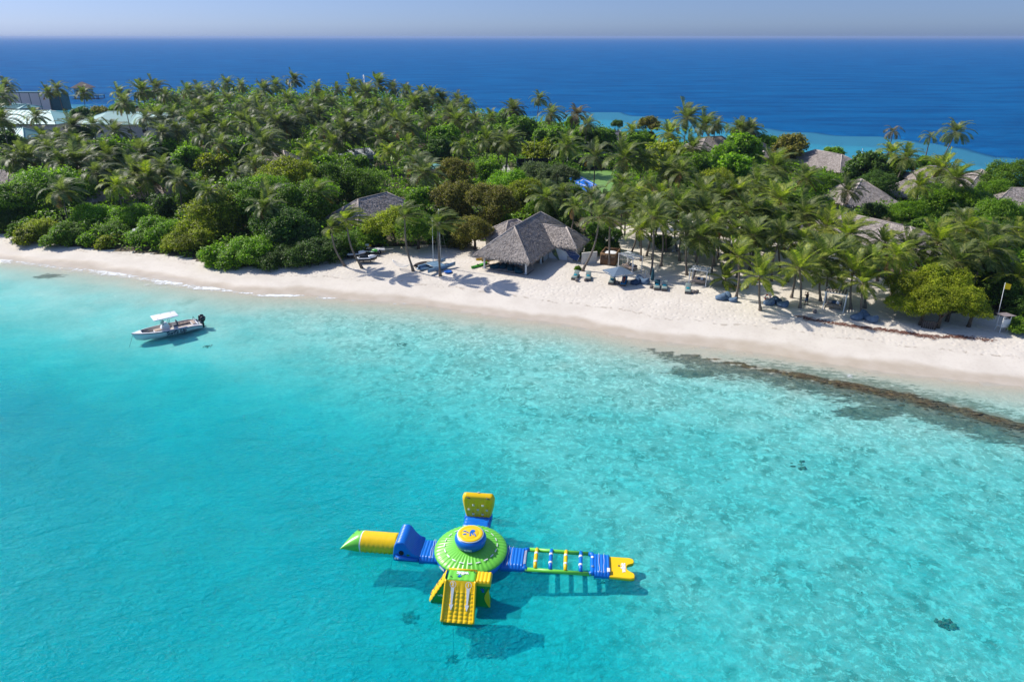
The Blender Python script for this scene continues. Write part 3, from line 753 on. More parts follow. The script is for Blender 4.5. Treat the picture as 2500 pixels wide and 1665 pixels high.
for gi, (rk, hh, lst, leafs, desc) in enumerate(FOREST):
    ox, oy, sc = rg(rk)
    lst = sorted(lst)
    for i, (x, y) in enumerate(lst):
        px, py = ox + x * sc, oy + y * sc
        h = hh + rnd.uniform(-.7, .7)
        while h < 18:
            g = G(px, py, h)
            if terrain(np.array([[g.x, g.y]]))[1][0] > 5: break
            h += .7
        top = G(px, py, h)
        base = Vector((top.x - rnd.uniform(-.9, 1.3), top.y + rnd.uniform(-.8, .8), 0)); base.z = max(.3, ground(base.x, base.y)) - .05
        far = top.y > 150
        size = 'tall' if h > hh else 'shorter'
        lab = desc.format((nth(i)) if len(lst) > 1 else 'alone') if '{}' in desc else desc
        add_palm(base, top, (rnd.uniform(-.5, .3), rnd.uniform(-.3, .3), 0), lab, 'coconut palms of the island forest', 'far',
                 leafs[i % len(leafs)], (1.22 if top.y > 200 else 1.1 if top.y > 130 else .84) * rnd.uniform(.78, 1.18), rnd.randrange(8), rnd.uniform(-1.1, 1.1))
# single tall palms against the sea
for (px, py, bx, by, h, leaf, sc, kind, lab) in [
    (1317, 243, 1311, 292, 12.5, 1, 1.0, 'far', 'tall thin lone palm standing clear against the sea above the court'),
    (2180, 322, 2179, 372, 9.0, 3, 1.0, 'sparse', 'thin ragged palm with pale dead fronds against the turquoise shallows'),
    (2271, 335, 2270, 385, 10.0, 1, .9, 'sparse', 'slim palm against the turquoise shallows, middle one of three'),
    (2332, 325, 2315, 408, 12.0, 1, 1.05, 'far', 'tallest palm against the turquoise shallows at right, with a leaning bare trunk')]:
    top = G(px, py, h); u = ray(bx, by); base = Vector((top.x + (bx - px) * (top.y / CP) / FPX * 1.6, top.y, .6)); base.z = max(.4, ground(base.x, base.y)) - .05
    add_palm(base, top, (.15, 0, 0), lab, 'tall palms against the sea', kind, leaf, sc, 2 if kind == 'far' else int(px) % 2, .3)

# ---- broadleaf crowns
def broad_mesh(seed, nclump, leaf=.17, lobes=9, per=7, spread_=.34, low=-.35):
    r = np.random.default_rng(seed)
    # unit crown (radius 1, height 1): lumpy union of lobes
    C = []; RR = []
    for i in range(lobes):
        a = r.uniform(0, 6.283); el = r.uniform(-.2, 1.25); q = r.uniform(.45, .80)
        C.append((math.cos(a) * math.cos(el) * q, math.sin(a) * math.cos(el) * q, math.sin(el) * q * .75)); RR.append(r.uniform(.20, .38))
    C = np.array(C); RR = np.array(RR)
    li = r.choice(lobes, nclump * 2, p=RR ** 2 / (RR ** 2).sum())
    d = r.normal(size=(nclump * 2, 3)); d /= np.linalg.norm(d, axis=1)[:, None]; d[:, 2] = np.where(d[:, 2] < low, -d[:, 2], d[:, 2])
    # finer lumps on every lobe
    lump = 1 + .16 * np.sin(d[:, 0] * 7 + li) * np.cos(d[:, 1] * 6 + li * 2) + .08 * np.sin(d[:, 2] * 13 + li)
    P_ = C[li] + d * (RR[li] * lump * np.where(r.random(nclump * 2) < .16, r.uniform(1.0, 1.32, nclump * 2), r.uniform(.84, 1.04, nclump * 2)))[:, None]
    # drop clumps that end up deep inside other lobes
    dist = np.min((np.linalg.norm(P_[:, None, :] - C[None], axis=2) / RR[None]), axis=1)
    keep = np.where(dist > .74)[0][:nclump]
    P_ = P_[keep]; d = d[keep]; nclump = len(keep)
    P2 = np.repeat(P_, per, axis=0); d2 = np.repeat(d, per, axis=0)
    off = r.normal(size=P2.shape) * spread_ * leaf * 1.3
    c = P2 + off
    nrm = d2 * .6 + r.normal(size=P2.shape) * .55 + np.array([0, 0, .65]); nrm /= np.linalg.norm(nrm, axis=1)[:, None]
    t = off + r.normal(size=P2.shape) * .03 + d2 * .03; t -= nrm * (t * nrm).sum(1)[:, None]; t /= np.linalg.norm(t, axis=1)[:, None] + 1e-9
    b = np.cross(nrm, t)
    L = leaf * r.uniform(.7, 1.2, len(c))[:, None] * .5; W = L * .62
    V = np.stack([c - t * L, c + b * W, c + t * L, c - b * W], axis=1).reshape(-1, 3)
    F = np.arange(len(V)).reshape(-1, 4)
    return V, F
def broad(seed, nclump, leaf, **k):
    V, F = broad_mesh(seed, nclump, leaf, **k)
    return np_mesh('crown', V, F, BROAD['mid'])
SMALL = [broad(10 + i, 900, .135, lobes=16, per=6) for i in range(4)]          # bushes and far trees
BIG = [broad(20 + i, 2600, .062, lobes=30, per=7, spread_=.5) for i in range(5)]   # near trees of 4-6 m radius
def branch_mesh(h, r):
    mb = MB(); rn = random.Random(int(h * 100 + r * 10))
    mb.tube([(0, 0, -.3), (.05, 0, h * .25), (0, .05, h * .5)], [.30, .2, .17], 7)
    for i in range(6):
        a = i * 1.05 + rn.uniform(-.3, .3); q = r * rn.uniform(.45, .75)
        mb.tube([(0, .03, h * .38), (math.cos(a) * q * .45, math.sin(a) * q * .45, h * .62), (math.cos(a) * q, math.sin(a) * q, h * rn.uniform(.8, 1.1))], [.12, .08, .03], 5)
    return mb
trees = []
def add_tree(px, py, rpx, kind, h, label, cat='tree', hr=0.85, group=None, size=None):
    """crown centre px,py at height h above the ground, radius in px"""
    g = G(px, py, h + 1.0)
    dep = proj(g)[2]; r = rpx * dep / FPX * (1.15 if px < 800 and py > 400 else 1.0)
    gz = max(.2, ground(g.x, g.y))
    big = (r > 2.6 and g.y < 150)
    o = empty('broadleaf_tree' if cat == 'tree' else 'shrub', (g.x, g.y, gz), 0, label, cat, group)
    zr = r * hr
    me = rnd.choice(BIG if big else SMALL)
    cz = g.z - gz
    c = link_mesh('crown' if cat == 'tree' else 'foliage', me, o, (0, 0, cz - zr * .35), (0, 0, rnd.uniform(0, 6.28)))
    c.scale = (r * rnd.uniform(1.08, 1.28), r * rnd.uniform(1.08, 1.28), zr * 1.3)
    c.material_slots[0].link = 'OBJECT'; c.material_slots[0].material = BROAD[kind]
    # a skirt of lower foliage so that a bush reaches the ground
    if not (940 < px < 1170 and 530 < py < 570):
        c2 = link_mesh('lower_foliage', rnd.choice(BIG if big else SMALL), o, (0, 0, zr * .35), (0, 0, rnd.uniform(0, 6.28)))
        c2.scale = (r * 1.05, r * 1.05, max(cz * .6, zr * .8)); c2.material_slots[0].link = 'OBJECT'; c2.material_slots[0].material = BROAD[kind]
    if cat == 'tree': branch_mesh(max(1.2, cz), r).build('trunk', M_BARK, o)
    trees.append((g, r)); return o
TREES = [
 # px, py, r, kind, height, label
 (271,367,44,'bright',6,'bright green domed tree below the pale teal roofs, left one of two'),
 (383,357,40,'bright',6,'bright green tree below the pale teal roofs, right one of two'),
 (462,375,32,'bright',5.5,'bright tree right of the domed pair below the teal roofs'),
 (517,395,34,'yellow',5.5,'yellowish small tree left of the grey-green palms above the left thatch'),
 (593,367,42,'mid',6,'rounded green tree beside the small grey gable in the grove'),
 (19,345,34,'dark',6,'dark tree at the left picture edge under the lowest teal roof'),
 (29,492,58,'mid',4.2,'dark green tree at the left picture edge above the sand'),
 (128,462,76,'bright',4.6,'wide light green tree second from the left edge above the beach'),
 (395,500,30,'dark',3.5,'dark small tree beneath the thatch with the leaning palms'),
 (700,432,56,'yellow',6.5,'yellow-green topped tree behind the tallest tree of the front row'),
 (542,512,62,'yellow',4.6,'big yellow-green tree left of the tallest front tree'),
 (606,482,60,'mid',6.2,'tall dark-hearted tree of the front row above the low beach shrubs'),
 (665,468,58,'bright',6.5,'bright crowned tree in the middle of the tall front row'),
 (718,492,58,'mid',6,'rounded glossy tree at the right of the tall front row'),
 (690,555,66,'dark',3.8,'dark shaded tree low in the front row above the beach shrubs'),
 (823,431,52,'mid',6,'dark green tree behind the roof with the straw gable, left one'),
 (887,445,44,'mid',5,'light green tree directly behind the straw gable roof'),
 (775,470,38,'bright',5,'bright tree left of the straw gable roof'),
 (960,540,54,'yellow',4.2,'yellow flowering beach tree whose trunk holds the hammock'),
 (1018,548,50,'mid',4.2,'glossy dark green tree between the yellow tree and the catamaran'),
 (1030,483,36,'bright',6,'bright green top rising behind the glossy hammock tree'),
 (1117,417,46,'olive',6,'brownish tree below the pale teal pool terrace'),
 (1116,478,58,'olive',6.2,'wide olive-gold tree in the centre of the picture, left half'),
 (1195,490,58,'olive',6.0,'wide olive-gold tree in the centre of the picture, right half'),
 (1158,556,48,'olive',3.8,'thin olive tree with a bare dark trunk at the left of the thatched beach hut'),
 (1238,452,56,'bright',5.5,'bright green domed tree above the thatched beach hut, left one'),
 (1283,470,46,'yellow',5,'bright green tree above the thatched beach hut, right one'),
 (1088,328,32,'bright',6.5,'green round tree between the palms at the end of the grove'),
 (1075,355,30,'dark',5,'dark tree behind the pale pool terrace'),
 (1190,412,28,'bright',4.5,'small bright tree right of the brownish tree'),
 (1270,310,36,'mid',5.5,'dark round tree on the ocean side near the tall thin palm, first'),
 (1238,285,30,'bright',5.5,'bright tree on the ocean side near the tall thin palm'),
 (1210,330,36,'mid',5,'mid green tree on the ocean side left of the flood lights'),
 (1345,330,36,'mid',5,'mid green tree on the ocean side above the flood lights'),
 (1320,375,42,'yellow',4,'yellow-green mound between the flood lights and the court'),
 (1423,334,30,'bright',5,'bright tree on the ocean side above the blue court'),
 (1398,300,20,'bright',5.5,'small bright tree on the ocean edge above the court'),
 (1583,305,26,'olive',5.5,'dull round tree on the ocean skyline right of the court'),
 (1506,303,14,'dark',6,'small dark pointed tree on the ocean skyline'),
 (1470,335,32,'mid',5,'green tree beside the small grey thatch on the ocean side'),
 (1560,345,34,'mid',5,'green tree between the ocean thatch and the court palms'),
 (1627,379,46,'yellow',5.5,'yellow-green tree below the ocean skyline clump'),
 (1697,404,40,'mid',5.5,'green tree left of the big bright domed tree'),
 (1806,368,56,'bright',5.2,'big bright domed tree below the long ocean-side thatch, upper part'),
 (1790,405,52,'bright',5,'big bright domed tree below the long ocean-side thatch, middle part'),
 (1752,440,46,'yellow',5,'bright leafy tree, lowest of the domed group'),
 (1870,350,28,'bright',5,'green tree touching the ocean-side thatch'),
 (1312,425,42,'grey',5,'grey-green feathery tree left of the blue court, first'),
 (1365,428,38,'grey',5,'grey-green feathery tree touching the blue court, second'),
 (1330,465,36,'grey',4.5,'grey-green tree under the court above the hut'),
 (1324,512,38,'bright',4.5,'bright shrubby tree directly behind the hut ridge'),
 (1383,528,34,'dark',4,'dark tree right of the hut ridge'),
 (1455,560,28,'mid',3.5,'green tree behind the vine-covered wall'),
 (1497,572,22,'dark',3,'dark small tree behind the bamboo enclosure'),
 (1930,358,40,'olive',5.5,'olive-brown tree in front of the ocean-side thatch'),
 (2014,445,36,'mid',4.5,'green tree behind the pointed thatched roof'),
 (2035,375,28,'bright',4.5,'bright tree by the white flag mast on the ocean side'),
 (2125,400,50,'dark',5.2,'big dark tree right of the white mast'),
 (2140,450,44,'dark',4.5,'dark tree right of the pointed thatched roof'),
 (2200,405,34,'mid',4.5,'green tree between the three tall sea palms, left'),
 (2262,400,30,'bright',4.5,'bright tree at the foot of the middle sea palm'),
 (2462,425,52,'mid',5,'large dark green tree at the right edge above the round thatch'),
 (2425,460,34,'bright',4,'bright tree left of the round thatch at the right edge'),
 (2221,520,42,'bright',3.8,'bright tree below the small dark thatch dome'),
 (2290,490,56,'bright',4.2,'wide bright tree below the ocean-side pyramid roof, left'),
 (2366,495,56,'bright',4.2,'wide bright tree below the ocean-side pyramid roof, middle'),
 (2440,520,52,'mid',4.0,'wide green tree below the round thatch at the right edge'),
 (2259,556,38,'mid',3.6,'green tree right of the end of the long thatched roof'),
 (2330,560,44,'mid',3.6,'green tree behind the big round-headed tree'),
 (2395,560,44,'bright',3.4,'bright tree above the right-edge palms'),
 (2475,570,46,'dark',3.4,'dark tree on the right edge above the yellow flag'),
 (1884,520,28,'mid',4,'green tree left of the long thatched roof'),
 (1860,560,30,'dark',3.5,'dark tree left of the long roof above the shaded sand'),
 (1960,500,34,'mid',4,'green tree below the pointed thatched roof, left'),
 (2137,514,26,'dark',3.6,'dark tree between the pointed roof and the long roof'),
 (2408,660,44,'dark',3.2,'dark tree behind the yellow flag, left'),
 (2478,640,46,'bright',3.2,'bright tree behind the yellow flag, upper right'),
 (2452,705,44,'dark',2.6,'dark low tree behind the lifeguard stand'),
 (2340,640,40,'dark',3.4,'dark tree behind the crown of the big round-headed tree, right'),
 (640,330,34,'mid',7,'green tree within the middle of the palm grove'),
 (700,300,30,'mid',7.5,'round tree under the second palm row'),
 (900,270,34,'mid',8,'leafy tree inside the right part of the grove skyline'),
 (860,300,34,'mid',7.5,'green tree inside the grove right of the radio mast'),
 (240,420,34,'dark',5.5,'dark tree under the left group of palms'),
 (165,410,32,'bright',5,'bright tree behind the wide light green tree'),
 (420,430,34,'dark',5,'dark tree above the leaning palms'),
 (470,470,34,'mid',4.5,'green tree above the white parasol shrubs'),
 (790,400,36,'bright',5.5,'green tree in front of the grey shed'),
 (860,395,34,'mid',5.5,'green tree right of the grey shed front'),
 (1400,470,26,'mid',4.5,'green tree below the blue court'),
 (80,400,34,'mid',5,'green tree left of the palms between teal roofs and beach'),
 (200,330,26,'dark',7,'dark tree between the teal roofs'),
 (246,280,26,'olive',6.5,'olive tree beside the jetty'),
 (200,284,28,'dark',6.5,'dark tree in front of the jetty walkway'),
 (300,265,26,'bright',6.5,'small bright trees beyond the teal roofs'),
]
for (px, py, rp, kd, h, lab) in TREES: add_tree(px, py, rp, kd, h, lab, 'tree', .85, 'broadleaf trees of the island')
SHRUBS = [
 (178,566,36,'mid',1.4,'round shrub between the low yellow-green ones and the dome-shaped bright one'),
 (276,566,34,'mid',1.3,'low shrub between the first dome and the white parasol shrubs'),
 (268,590,22,'yellow',.6,'small yellow-green shrub on the sand right of the first dome'),
 (65,578,28,'yellow',.8,'small low shrub at the sand near the left edge'),
 (215,588,22,'bright',.6,'creeping shrub on the sand in front of the first dome'),
 (102,560,38,'yellow',1.3,'low yellow-green shrub in front of the wide light tree, on the left beach'),
 (150,580,32,'mid',.9,'low shrub at the sand edge beside the yellow-green one'),
 (236,535,50,'bright',1.8,'dome-shaped bright shrub on the left beach, left of the white parasol'),
 (319,538,48,'bright',1.8,'bright shrub just left of and behind the white parasol'),
 (328,583,20,'bright',.7,'small shrub in front of the white parasol'),
 (395,565,50,'bright',1.8,'dome-shaped bright shrub right of the white parasol'),
 (445,590,36,'yellow',1.2,'low shrub between the white parasol and the yellow-green tree'),
 (475,575,48,'yellow',2.2,'yellow-green shrub under the big yellow-green tree'),
 (526,626,34,'bright',.8,'flat light green shrub creeping onto the sand'),
 (575,630,36,'mid',.8,'low shrub in the middle of the creeping group'),
 (622,612,48,'bright',1.7,'lit shrub at the foot of the tall front trees'),
 (679,585,46,'bright',2.2,'bright shrub halfway up the tall front trees'),
 (672,628,40,'dark',1.0,'shaded shrub at the sand beneath the tall front trees'),
 (735,622,46,'dark',1.3,'dark shrub at the sand left of the bowed palm'),
 (790,612,44,'dark',1.4,'dark shrub behind the thin bowed palm'),
 (845,590,42,'mid',2.0,'shaded shrub behind the jet skis'),
 (903,572,38,'bright',2.0,'green shrub under the straw gable roof'),
 (1446,608,20,'bright',1.2,'vine-covered hedge end beside the thatched hut'),
 (1432,622,14,'bright',.8,'vine clump on the hedge nearest the hut corner'),
 (1462,600,18,'mid',1.3,'vine-covered hedge beside the bamboo enclosure'),
 (1410,655,9,'bright',.45,'small potted-looking plant at the foot of the curved palm by the hut'),
 (2492,795,30,'mid',1.0,'green shrub at the right edge beside the lifeguard stand'),
 (2492,745,34,'dark',1.5,'dark shrub at the right edge behind the lifeguard stand'),
 (1225,545,30,'bright',2.5,'bright shrub wrapped by the hut roof at its left back'),
 (1620,590,24,'dark',1.6,'dark shrub at the back of the shaded clearing, left'),
 (1790,610,26,'dark',1.6,'dark shrub at the back of the shaded clearing, middle'),
 (1700,590,26,'mid',1.6,'green shrub behind the small white sun chairs'),
 (60,560,30,'mid',1.2,'shrub at the sand under the dark green left edge tree'),
 (10,540,34,'dark',1.6,'shaded shrub at the far left above the sand'),
 (1120,590,30,'olive',1.2,'dull shrub behind the picnic table'),
 (1075,575,34,'dark',1.8,'dark shrub left of the picnic table'),
]
for (px, py, rp, kd, h, lab) in SHRUBS: add_tree(px, py, rp, kd, h, lab, 'shrub', .8, 'shrubs along the beach')
# the big round-headed tree on the right beach: three stems, one wide crown
def big_tree():
    base = P3(2290, 800); o = empty('broadleaf_tree', base, 0, 'big round-headed yellow-green tree standing alone on the right beach', 'tree')
    for i, (px, py, rp, h) in enumerate([(2235, 712, 62, 2.9), (2300, 690, 66, 3.8), (2345, 735, 56, 2.7), (2268, 755, 48, 1.9), (2210, 750, 44, 1.8), (2385, 765, 40, 1.9), (2290, 735, 60, 2.8)]):
        g = G(px, py, h + 1); r = rp * proj(g)[2] / FPX
        c = link_mesh('crown' if i == 0 else 'crown_lobe', BIG[i % 5], o, g - base, (0, 0, i * 1.3)); c.scale = (r * 1.05, r * 1.05, r * .8)
        c.material_slots[0].link = 'OBJECT'; c.material_slots[0].material = BROAD['yellow']
    for (px, py) in [(2289, 800), (2364, 798), (2311, 785), (2246, 793)]:
        g = P3(px, py) - base; mb = MB()
        mb.tube([g - Vector((0, 0, .3)), g + Vector((.05, 0, .9)), g + Vector((.2, .1, 1.9)), g + Vector((.1, .2, 3.0))], [.26, .18, .15, .08], 8)
        for a in range(5):
            mb.tube([g + Vector((.1, 0, 1.2)), g + Vector((math.cos(a * 1.25) * .9, math.sin(a * 1.25) * .9, 2.3))], [.09, .03], 5)
        mb.build('trunk', M_BARK, o)
big_tree()

# ---- undergrowth: one leafy mass that closes the gaps between the crowns
KEEP = [[(0,200),(335,200),(335,262),(460,266),(450,292),(385,335),(60,338),(0,335)], [(230,250),(340,250),(340,285),(230,280)], [(1370,410),(1500,405),(1500,470),(1440,480)], [(1040,385),(1100,385),(1100,412),(1040,412)], [(1215,400),(1260,400),(1260,425),(1215,425)]]
def undergrowth():
    r = np.random.default_rng(3); n = 120000
    pts = []
    P_ = np.column_stack([r.uniform(-215, 175, n * 3), r.uniform(62, 375, n * 3)])
    # only what the picture can see, thinner with distance
    dep = P_[:, 1] * CP + CAM_H * SP; px = 1250 + FPX * P_[:, 0] / dep
    ok = (px > -60) & (px < 2560) & inside(P_, VEG)
    prob = np.clip((140 / np.maximum(P_[:, 1], 60)) ** 1.1, .25, 1)
    ok &= r.random(len(P_)) < prob
    P_ = P_[ok]; z, s, *_ = terrain(P_); P_ = P_[s > 6]; z = z[s > 6]
    hmap = 0.5 + 2.9 * sstep(vnoise(P_, 0.16, 30), .30, .75) * (0.5 + .5 * vnoise(P_, .5, 31))
    edge = poly_dist(P_, VEG[3:5 + len(veg_px)]); hmap *= sstep(edge, 0, 3) * .7 + .3
    grove = sstep(P_[:, 1], 165, 235) * sstep(P_[:, 0], 5, -30)
    hmap = hmap * (1 + 1.5 * grove) + grove * 2.2
    pyc = 832.5 - FPX * ((P_[:, 1] * SP + (z + hmap - CAM_H) * CP) / (P_[:, 1] * CP - (z + hmap - CAM_H) * SP))
    pxc = 1250 + FPX * P_[:, 0] / (P_[:, 1] * CP - (z + hmap - CAM_H) * SP)
    Q = np.column_stack([pxc, pyc])
    for k in KEEP:
        bad = inside(Q, np.array(k, float)); P_ = P_[~bad]; z = z[~bad]; hmap = hmap[~bad]; Q = Q[~bad]
    per = 3
    c = np.repeat(np.column_stack([P_, z + hmap * r.uniform(.55, 1.0, len(P_))]), per, axis=0) + r.normal(size=(len(P_) * per, 3)) * .28
    nrm = r.normal(size=c.shape) * .6 + np.array([0, -.15, .9]); nrm /= np.linalg.norm(nrm, axis=1)[:, None]
    t = r.normal(size=c.shape); t -= nrm * (t * nrm).sum(1)[:, None]; t /= np.linalg.norm(t, axis=1)[:, None]; b = np.cross(nrm, t)
    L = (r.uniform(.22, .42, len(c)) * np.clip(c[:, 1] / 140, .8, 1.7))[:, None]; W = L * .5
    V = np.stack([c - t * L, c + b * W, c + t * L, c - b * W], axis=1).reshape(-1, 3)
    me = np_mesh('undergrowth', V, np.arange(len(V)).reshape(-1, 4), BROAD['mid'])
    tag(link_mesh('undergrowth', me), 'low green undergrowth filling the forest floor between the trees', 'undergrowth', kind='stuff')
undergrowth()
# ================================================================ buildings
def thatch_mat(name, a, b_):
    m, t, out = new_mat(name); n = N(t)
    tc = n.node('ShaderNodeTexCoord').outputs['Object']
    g = n.node('ShaderNodeNewGeometry')
    f1 = n.noise(tc, 1.2, 5, .7); f2 = n.noise(n.map(tc, (1, 1, 4)), 5.0, 4, .7)
    c = n.mix(n.ss(n.m('ADD', n.m('MULTIPLY', f1, .5), n.m('MULTIPLY', f2, .5)), .38, .62), a, b_)
    c = n.mix(n.m('MULTIPLY', n.m('POWER', g.outputs['Random Per Island'], 2.0), .55), c, tuple(min(1, x * 1.7) for x in b_))
    b = n.bsdf(c, .9, n.bump(f2, .8, .08), .15); t.links.new(b.outputs[0], out.inputs[0]); return m
M_THATCH = thatch_mat('palm_thatch', (0.145, 0.125, 0.112), (0.30, 0.265, 0.24))
M_STRAW = thatch_mat('thatch_straw', (0.20, 0.172, 0.15), (0.40, 0.35, 0.31))
M_WHITE = simple_mat('white_paint', (0.78, 0.78, 0.76), .5, .4, .06, 3)
M_WALL = simple_mat('pale_wall_render', (0.62, 0.60, 0.55), .8, .2, .1, 1.5)
M_WOOD = simple_mat('weathered_wood', (0.30, 0.25, 0.20), .8, .2, .3, 6)
M_DARK = simple_mat('dark_timber', (0.055, 0.045, 0.04), .7, .3, .3, 5)
M_TEAL = simple_mat('teal_metal_roof', (0.25, 0.48, 0.44), .45, .5, .10, .25)
M_TEALD = simple_mat('dark_teal_cladding', (0.02, 0.13, 0.15), .5, .4, .15, 1)
M_GREYM = simple_mat('grey_metal_roof', (0.36, 0.40, 0.42), .45, .5, .12, .6)
M_CONC = simple_mat('concrete', (0.42, 0.40, 0.37), .85, .2, .15, 2)

def straw(quads, dens, ln, wd, r, lift=.05):
    """bundles of straw lying down the slope of each face (a,b = top edge, c,d = bottom edge), in rows"""
    V = []; F = []
    for (a, b, c, d) in quads:        # a top-left, b top-right, c bottom-right, d bottom-left
        a, b, c, d = map(Vector, (a, b, c, d))
        nn = (c - a).cross(b - a) if (b - a).length > .1 else (c - a).cross(d - a) * -1
        nn = (b - d).cross(c - a) * -1 if nn.length < 1e-3 else nn
        nn.normalize()
        if nn.z < 0: nn = -nn
        area = ((c - d).length + (b - a).length) / 2 * ((d - a).length + (c - b).length) / 2
        H = ((d - a).length + (c - b).length) / 2; rows = max(3, int(H / .30))
        per = max(2, int(area * dens / rows))
        for i in range(rows):
            v0 = (i + .2) / rows
            wrow = ((a.lerp(d, v0)) - (b.lerp(c, v0))).length; k = max(1, int(per * wrow * 2 / ((c - d).length + (b - a).length + .01)))
            for _ in range(k):
                u = r.random(); v = v0 + r.uniform(-.25, .25) / rows
                p = (a.lerp(d, v)).lerp(b.lerp(c, v), u); q = (a.lerp(d, min(1.06, v + ln / H))).lerp(b.lerp(c, min(1.06, v + ln / H)), u)
                dr = (q - p).normalized(); sd = dr.cross(nn).normalized(); dr = (dr + sd * r.uniform(-.35, .35)).normalized()
                w_ = wd * r.uniform(.6, 1.3); l_ = ln * r.uniform(.6, 1.2)
                e = p + dr * l_ + nn * lift * r.uniform(.5, 2.2); p = p + nn * .01
                bb = len(V); V += [tuple(p - sd * w_), tuple(p + sd * w_), tuple(e + sd * w_ * .7), tuple(e - sd * w_ * .7)]
                F.append((bb, bb + 1, bb + 2, bb + 3))
    return V, F
def fringe(edges, r, ln=.55, step=.07):
    V = []; F = []
    for (a, b) in edges:
        a, b = Vector(a), Vector(b); n = int((b - a).length / step); t = (b - a).normalized(); o = t.cross(Vector((0, 0, 1)))
        for i in range(n):
            p = a.lerp(b, (i + r.random()) / n) + o * r.uniform(-.12, .18) + Vector((0, 0, r.uniform(0, .12)))
            w_ = r.uniform(.03, .07); e = p + Vector((r.uniform(-.1, .1), r.uniform(-.1, .1), -ln * r.uniform(.6, 1.25))) + o * r.uniform(-.12, .02)
            bb = len(V); V += [tuple(p - t * w_), tuple(p + t * w_), tuple(e + t * w_ * .5), tuple(e - t * w_ * .5)]; F.append((bb, bb + 1, bb + 2, bb + 3))
    return V, F
def hip_faces(x0, x1, y0, y1, ze, zr, hip, hip2=None):
    """hip roof in local frame, ridge along y"""
    hip2 = hip if hip2 is None else hip2
    xm = (x0 + x1) / 2; A = (x0, y0, ze); B = (x1, y0, ze); C = (x1, y1, ze); D = (x0, y1, ze); P_ = (xm, y0 + hip, zr); Q = (xm, y1 - hip2, zr)
    return [(P_, P_, B, A), (Q, P_, B, C), (Q, Q, D, C), (P_, Q, D, A)], (A, B, C, D, P_, Q)
def roof_obj(parent, faces, corners, th, r, dens=26, ln=.5, wd=.06):
    mb = MB()
    for q in faces:
        q2 = []
        for p in q:
            if not q2 or tuple(p) != tuple(q2[-1]): q2.append(tuple(p))
        low = [(x, y, z - th) for x, y, z in q2]; n = len(q2)
        mb.add(q2 + low, [tuple(range(n)), tuple(reversed(range(n, 2 * n)))] + [(i, (i + 1) % n, n + (i + 1) % n, n + i) for i in range(n)])
    mb.build('roof', M_THATCH, parent)
    V, F = straw(faces, dens, ln, wd, r)
    V2, F2 = fringe([(corners[i], corners[(i + 1) % 4]) for i in range(4)], r)
    F = F + [tuple(k + len(V) for k in f) for f in F2]; V = V + V2
    o = link_mesh('thatch_straw', np_mesh('thatch_straw', V, F, M_STRAW), parent); o['kind'] = 'stuff'
    # ridge cap of bundled straw
    mbr = MB(); P_, Q = corners[4], corners[5]
    if (Vector(P_) - Vector(Q)).length > .3: mbr.tube([P_, Q], .13, 7)
    for c, e in ((0, 4), (1, 4), (2, 5), (3, 5)):
        a = Vector(corners[e]); b = Vector(corners[c]); mbr.tube([a, a.lerp(b, .5) + Vector((0, 0, .03)), b], [.13, .11, .08], 6)
    mbr.build('ridge_cap', M_STRAW, parent)

